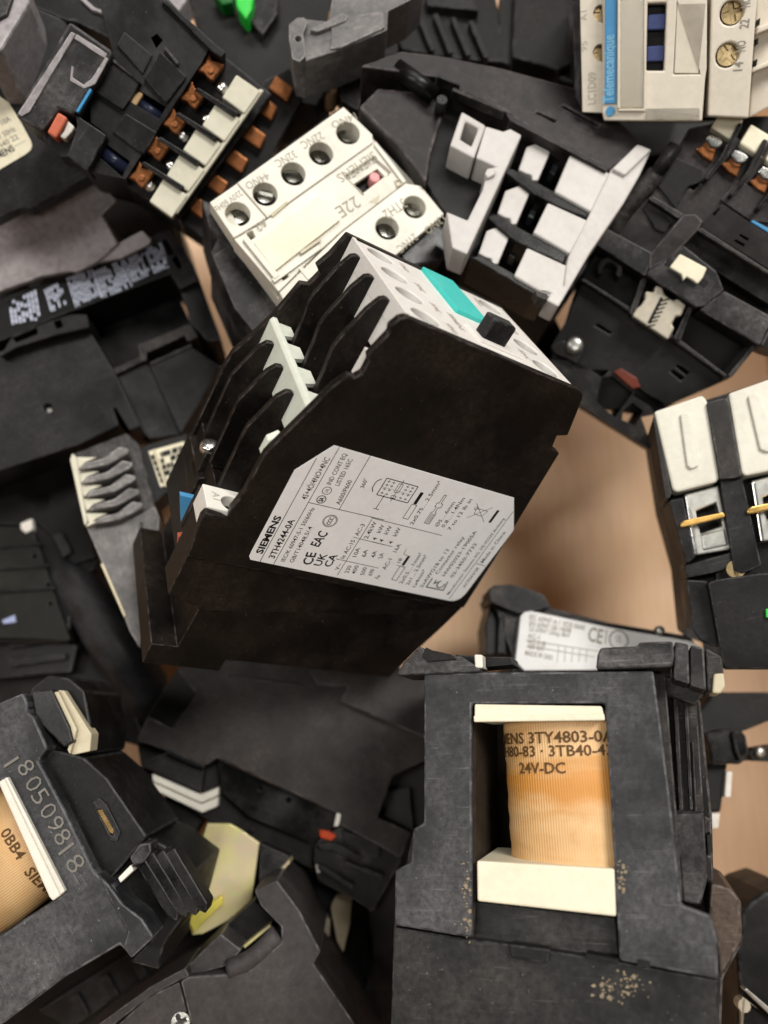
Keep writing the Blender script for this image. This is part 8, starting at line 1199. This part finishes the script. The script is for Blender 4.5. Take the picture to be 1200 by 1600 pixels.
T('contactor','invented black filler contactor darkening the gap between the cable and the orange-coil contactor','contactor','contactors heaped in the box',(-0.11741, -0.06863, 0.03856),(0.99883, 0.00262, 0.00013, -0.04836),[  # made-up dark body filling the gap beside the cable
 ('prism','body','black_soft',[(-32.7,23.3),(8.2,34.2),(15.5,21.2),(31.5,-3.3),(41.4,-21.0),(3.3,-14.5),(-23.8,-10.8)],[],-24,0,0.8,2,None),
 ('prism','terminal_block','black_satin',[(-21.9,11.2),(-0.9,15.4),(13.6,9.3),(13.3,0.8),(-9.5,-3.5),(-18.0,-4.4)],[],-4,6,0.8,2,None),
 ('prism','rib','black_satin',[(-9.4,8.9),(7.1,12.7),(8.7,10.3),(-7.9,6.1)],[],3,8,0.5,2,None),
 ('prism','rib','black_satin',[(-7.1,2.8),(10.6,6.6),(11.5,4.6),(-6.1,0.4)],[],3,8,0.5,2,None),
])
T('contactor','black filler contactor added to darken the gap between the yellow zinc plate and the charcoal cover','contactor','contactors heaped in the box',(-0.07145, -0.14237, 0.03274),(0.97597, 0.00256, -0.00057, 0.2179),[  # added dark body in place of shaded floor by the zinc plate
 ('prism','body','black_soft',[(-14.2,2.6),(9.7,14.2),(38.0,0.9),(52.9,-16.6),(63.1,-33.7),(54.0,-53.1),(33.3,-51.0),(27.2,-24.9),(8.6,-6.1),(-15.4,-12.7)],[],-20,0,0.8,2,None),
 ('prism','step','black_flat',[(-9.1,1.1),(11.3,9.8),(17.8,-1.5),(-3.7,-7.4)],[],-2,4,0.6,2,None),
])
T('contactor','added black filler contactor standing in for shade between the relay with turquoise tab and the grey-framed one','contactor','contactors heaped in the box',(0.0089, 0.05529, 0.07017),(0.97712, 0.00256, 0.00056, -0.21268),[  # added filler, blacks out the gap above the middle relay
 ('prism','body','black_soft',[(-40.3,1.4),(-50.0,64.7),(-39.8,89.4),(-5.6,47.0),(45.4,18.0),(60.4,3.2),(59.3,-18.1),(20.9,-14.9)],[],-24,0,0.8,2,None),
 ('prism','step','black_flat',[(-13.8,30.7),(9.9,21.3),(47.1,5.3),(44.7,-6.3),(-2.2,4.5)],[],-2,4,0.6,2,None),
])
T('contactor','added black filler contactor standing in for shade below the beige-white one with the blue stripe','contactor','contactors heaped in the box',(0.09119, 0.1074, 0.0861),(0.97591, 0.10566, -0.03032, -0.18847),[  # black body standing in for shaded floor below the beige contactor
 ('prism','body','black_soft',[(-35.6,14.9),(12.7,22.5),(32.6,16.6),(21.0,-1.8),(6.1,-23.7),(-13.8,-13.1)],[],-24,0,0.8,2,None),
 ('prism','step','black_flat',[(-21.5,6.5),(6.6,10.5),(7.1,-3.9),(-8.3,-11.3)],[],-2,4,0.6,2,None),
])
T('contactor','added black filler contactor standing in for shaded floor under the frame moulded 1805098','contactor','contactors heaped in the box',(-0.08564, -0.16022, 0.03356),(0.96571, 0.06014, 0.03495, 0.25014),[  # added black body where only shaded floor lies
 ('prism','body','black_soft',[(-42.8,1.0),(-19.7,7.5),(31.7,7.1),(38.0,-7.5),(23.5,-9.7),(-3.7,-12.5),(-18.6,-17.8)],[],-16,0,0.8,2,None),
 ('prism','step','black_satin',[(-21.2,1.6),(14.9,2.9),(20.1,-4.4),(-15.4,-8.1)],[],-2,3,0.5,2,None),
 ('prism','rib','black_satin',[(-11.1,0.2),(-8.6,0.4),(-8.1,-6.7),(-10.5,-6.6)],[],2,4.5,0.3,2,None),
 ('prism','rib','black_satin',[(-1.4,0.6),(1.1,0.8),(1.6,-6.3),(-0.9,-6.3)],[],2,4.5,0.3,2,None),
 ('prism','rib','black_satin',[(8.4,1.0),(11.0,1.1),(11.4,-6.0),(8.9,-6.0)],[],2,4.5,0.3,2,None),
])
T('contactor','black filler contactor added to darken the gap between the charcoal cover and the 24V-DC coil housing','contactor','contactors heaped in the box',(0.0, -0.13699, 0.04275),(0.99553, 0.0065, -0.04736, -0.08142),[  # filler added to blacken the gap left of the coil housing
 ('prism','body','black_soft',[(-19.1,38.8),(8.8,49.5),(25.0,-36.8),(-4.5,-42.6),(-0.0,-17.9)],[],-16,0,0.8,2,None),
 ('prism','step','black_satin',[(-10.6,28.5),(3.1,32.8),(7.9,14.7),(-3.5,10.8)],[],-2,3,0.5,2,None),
])
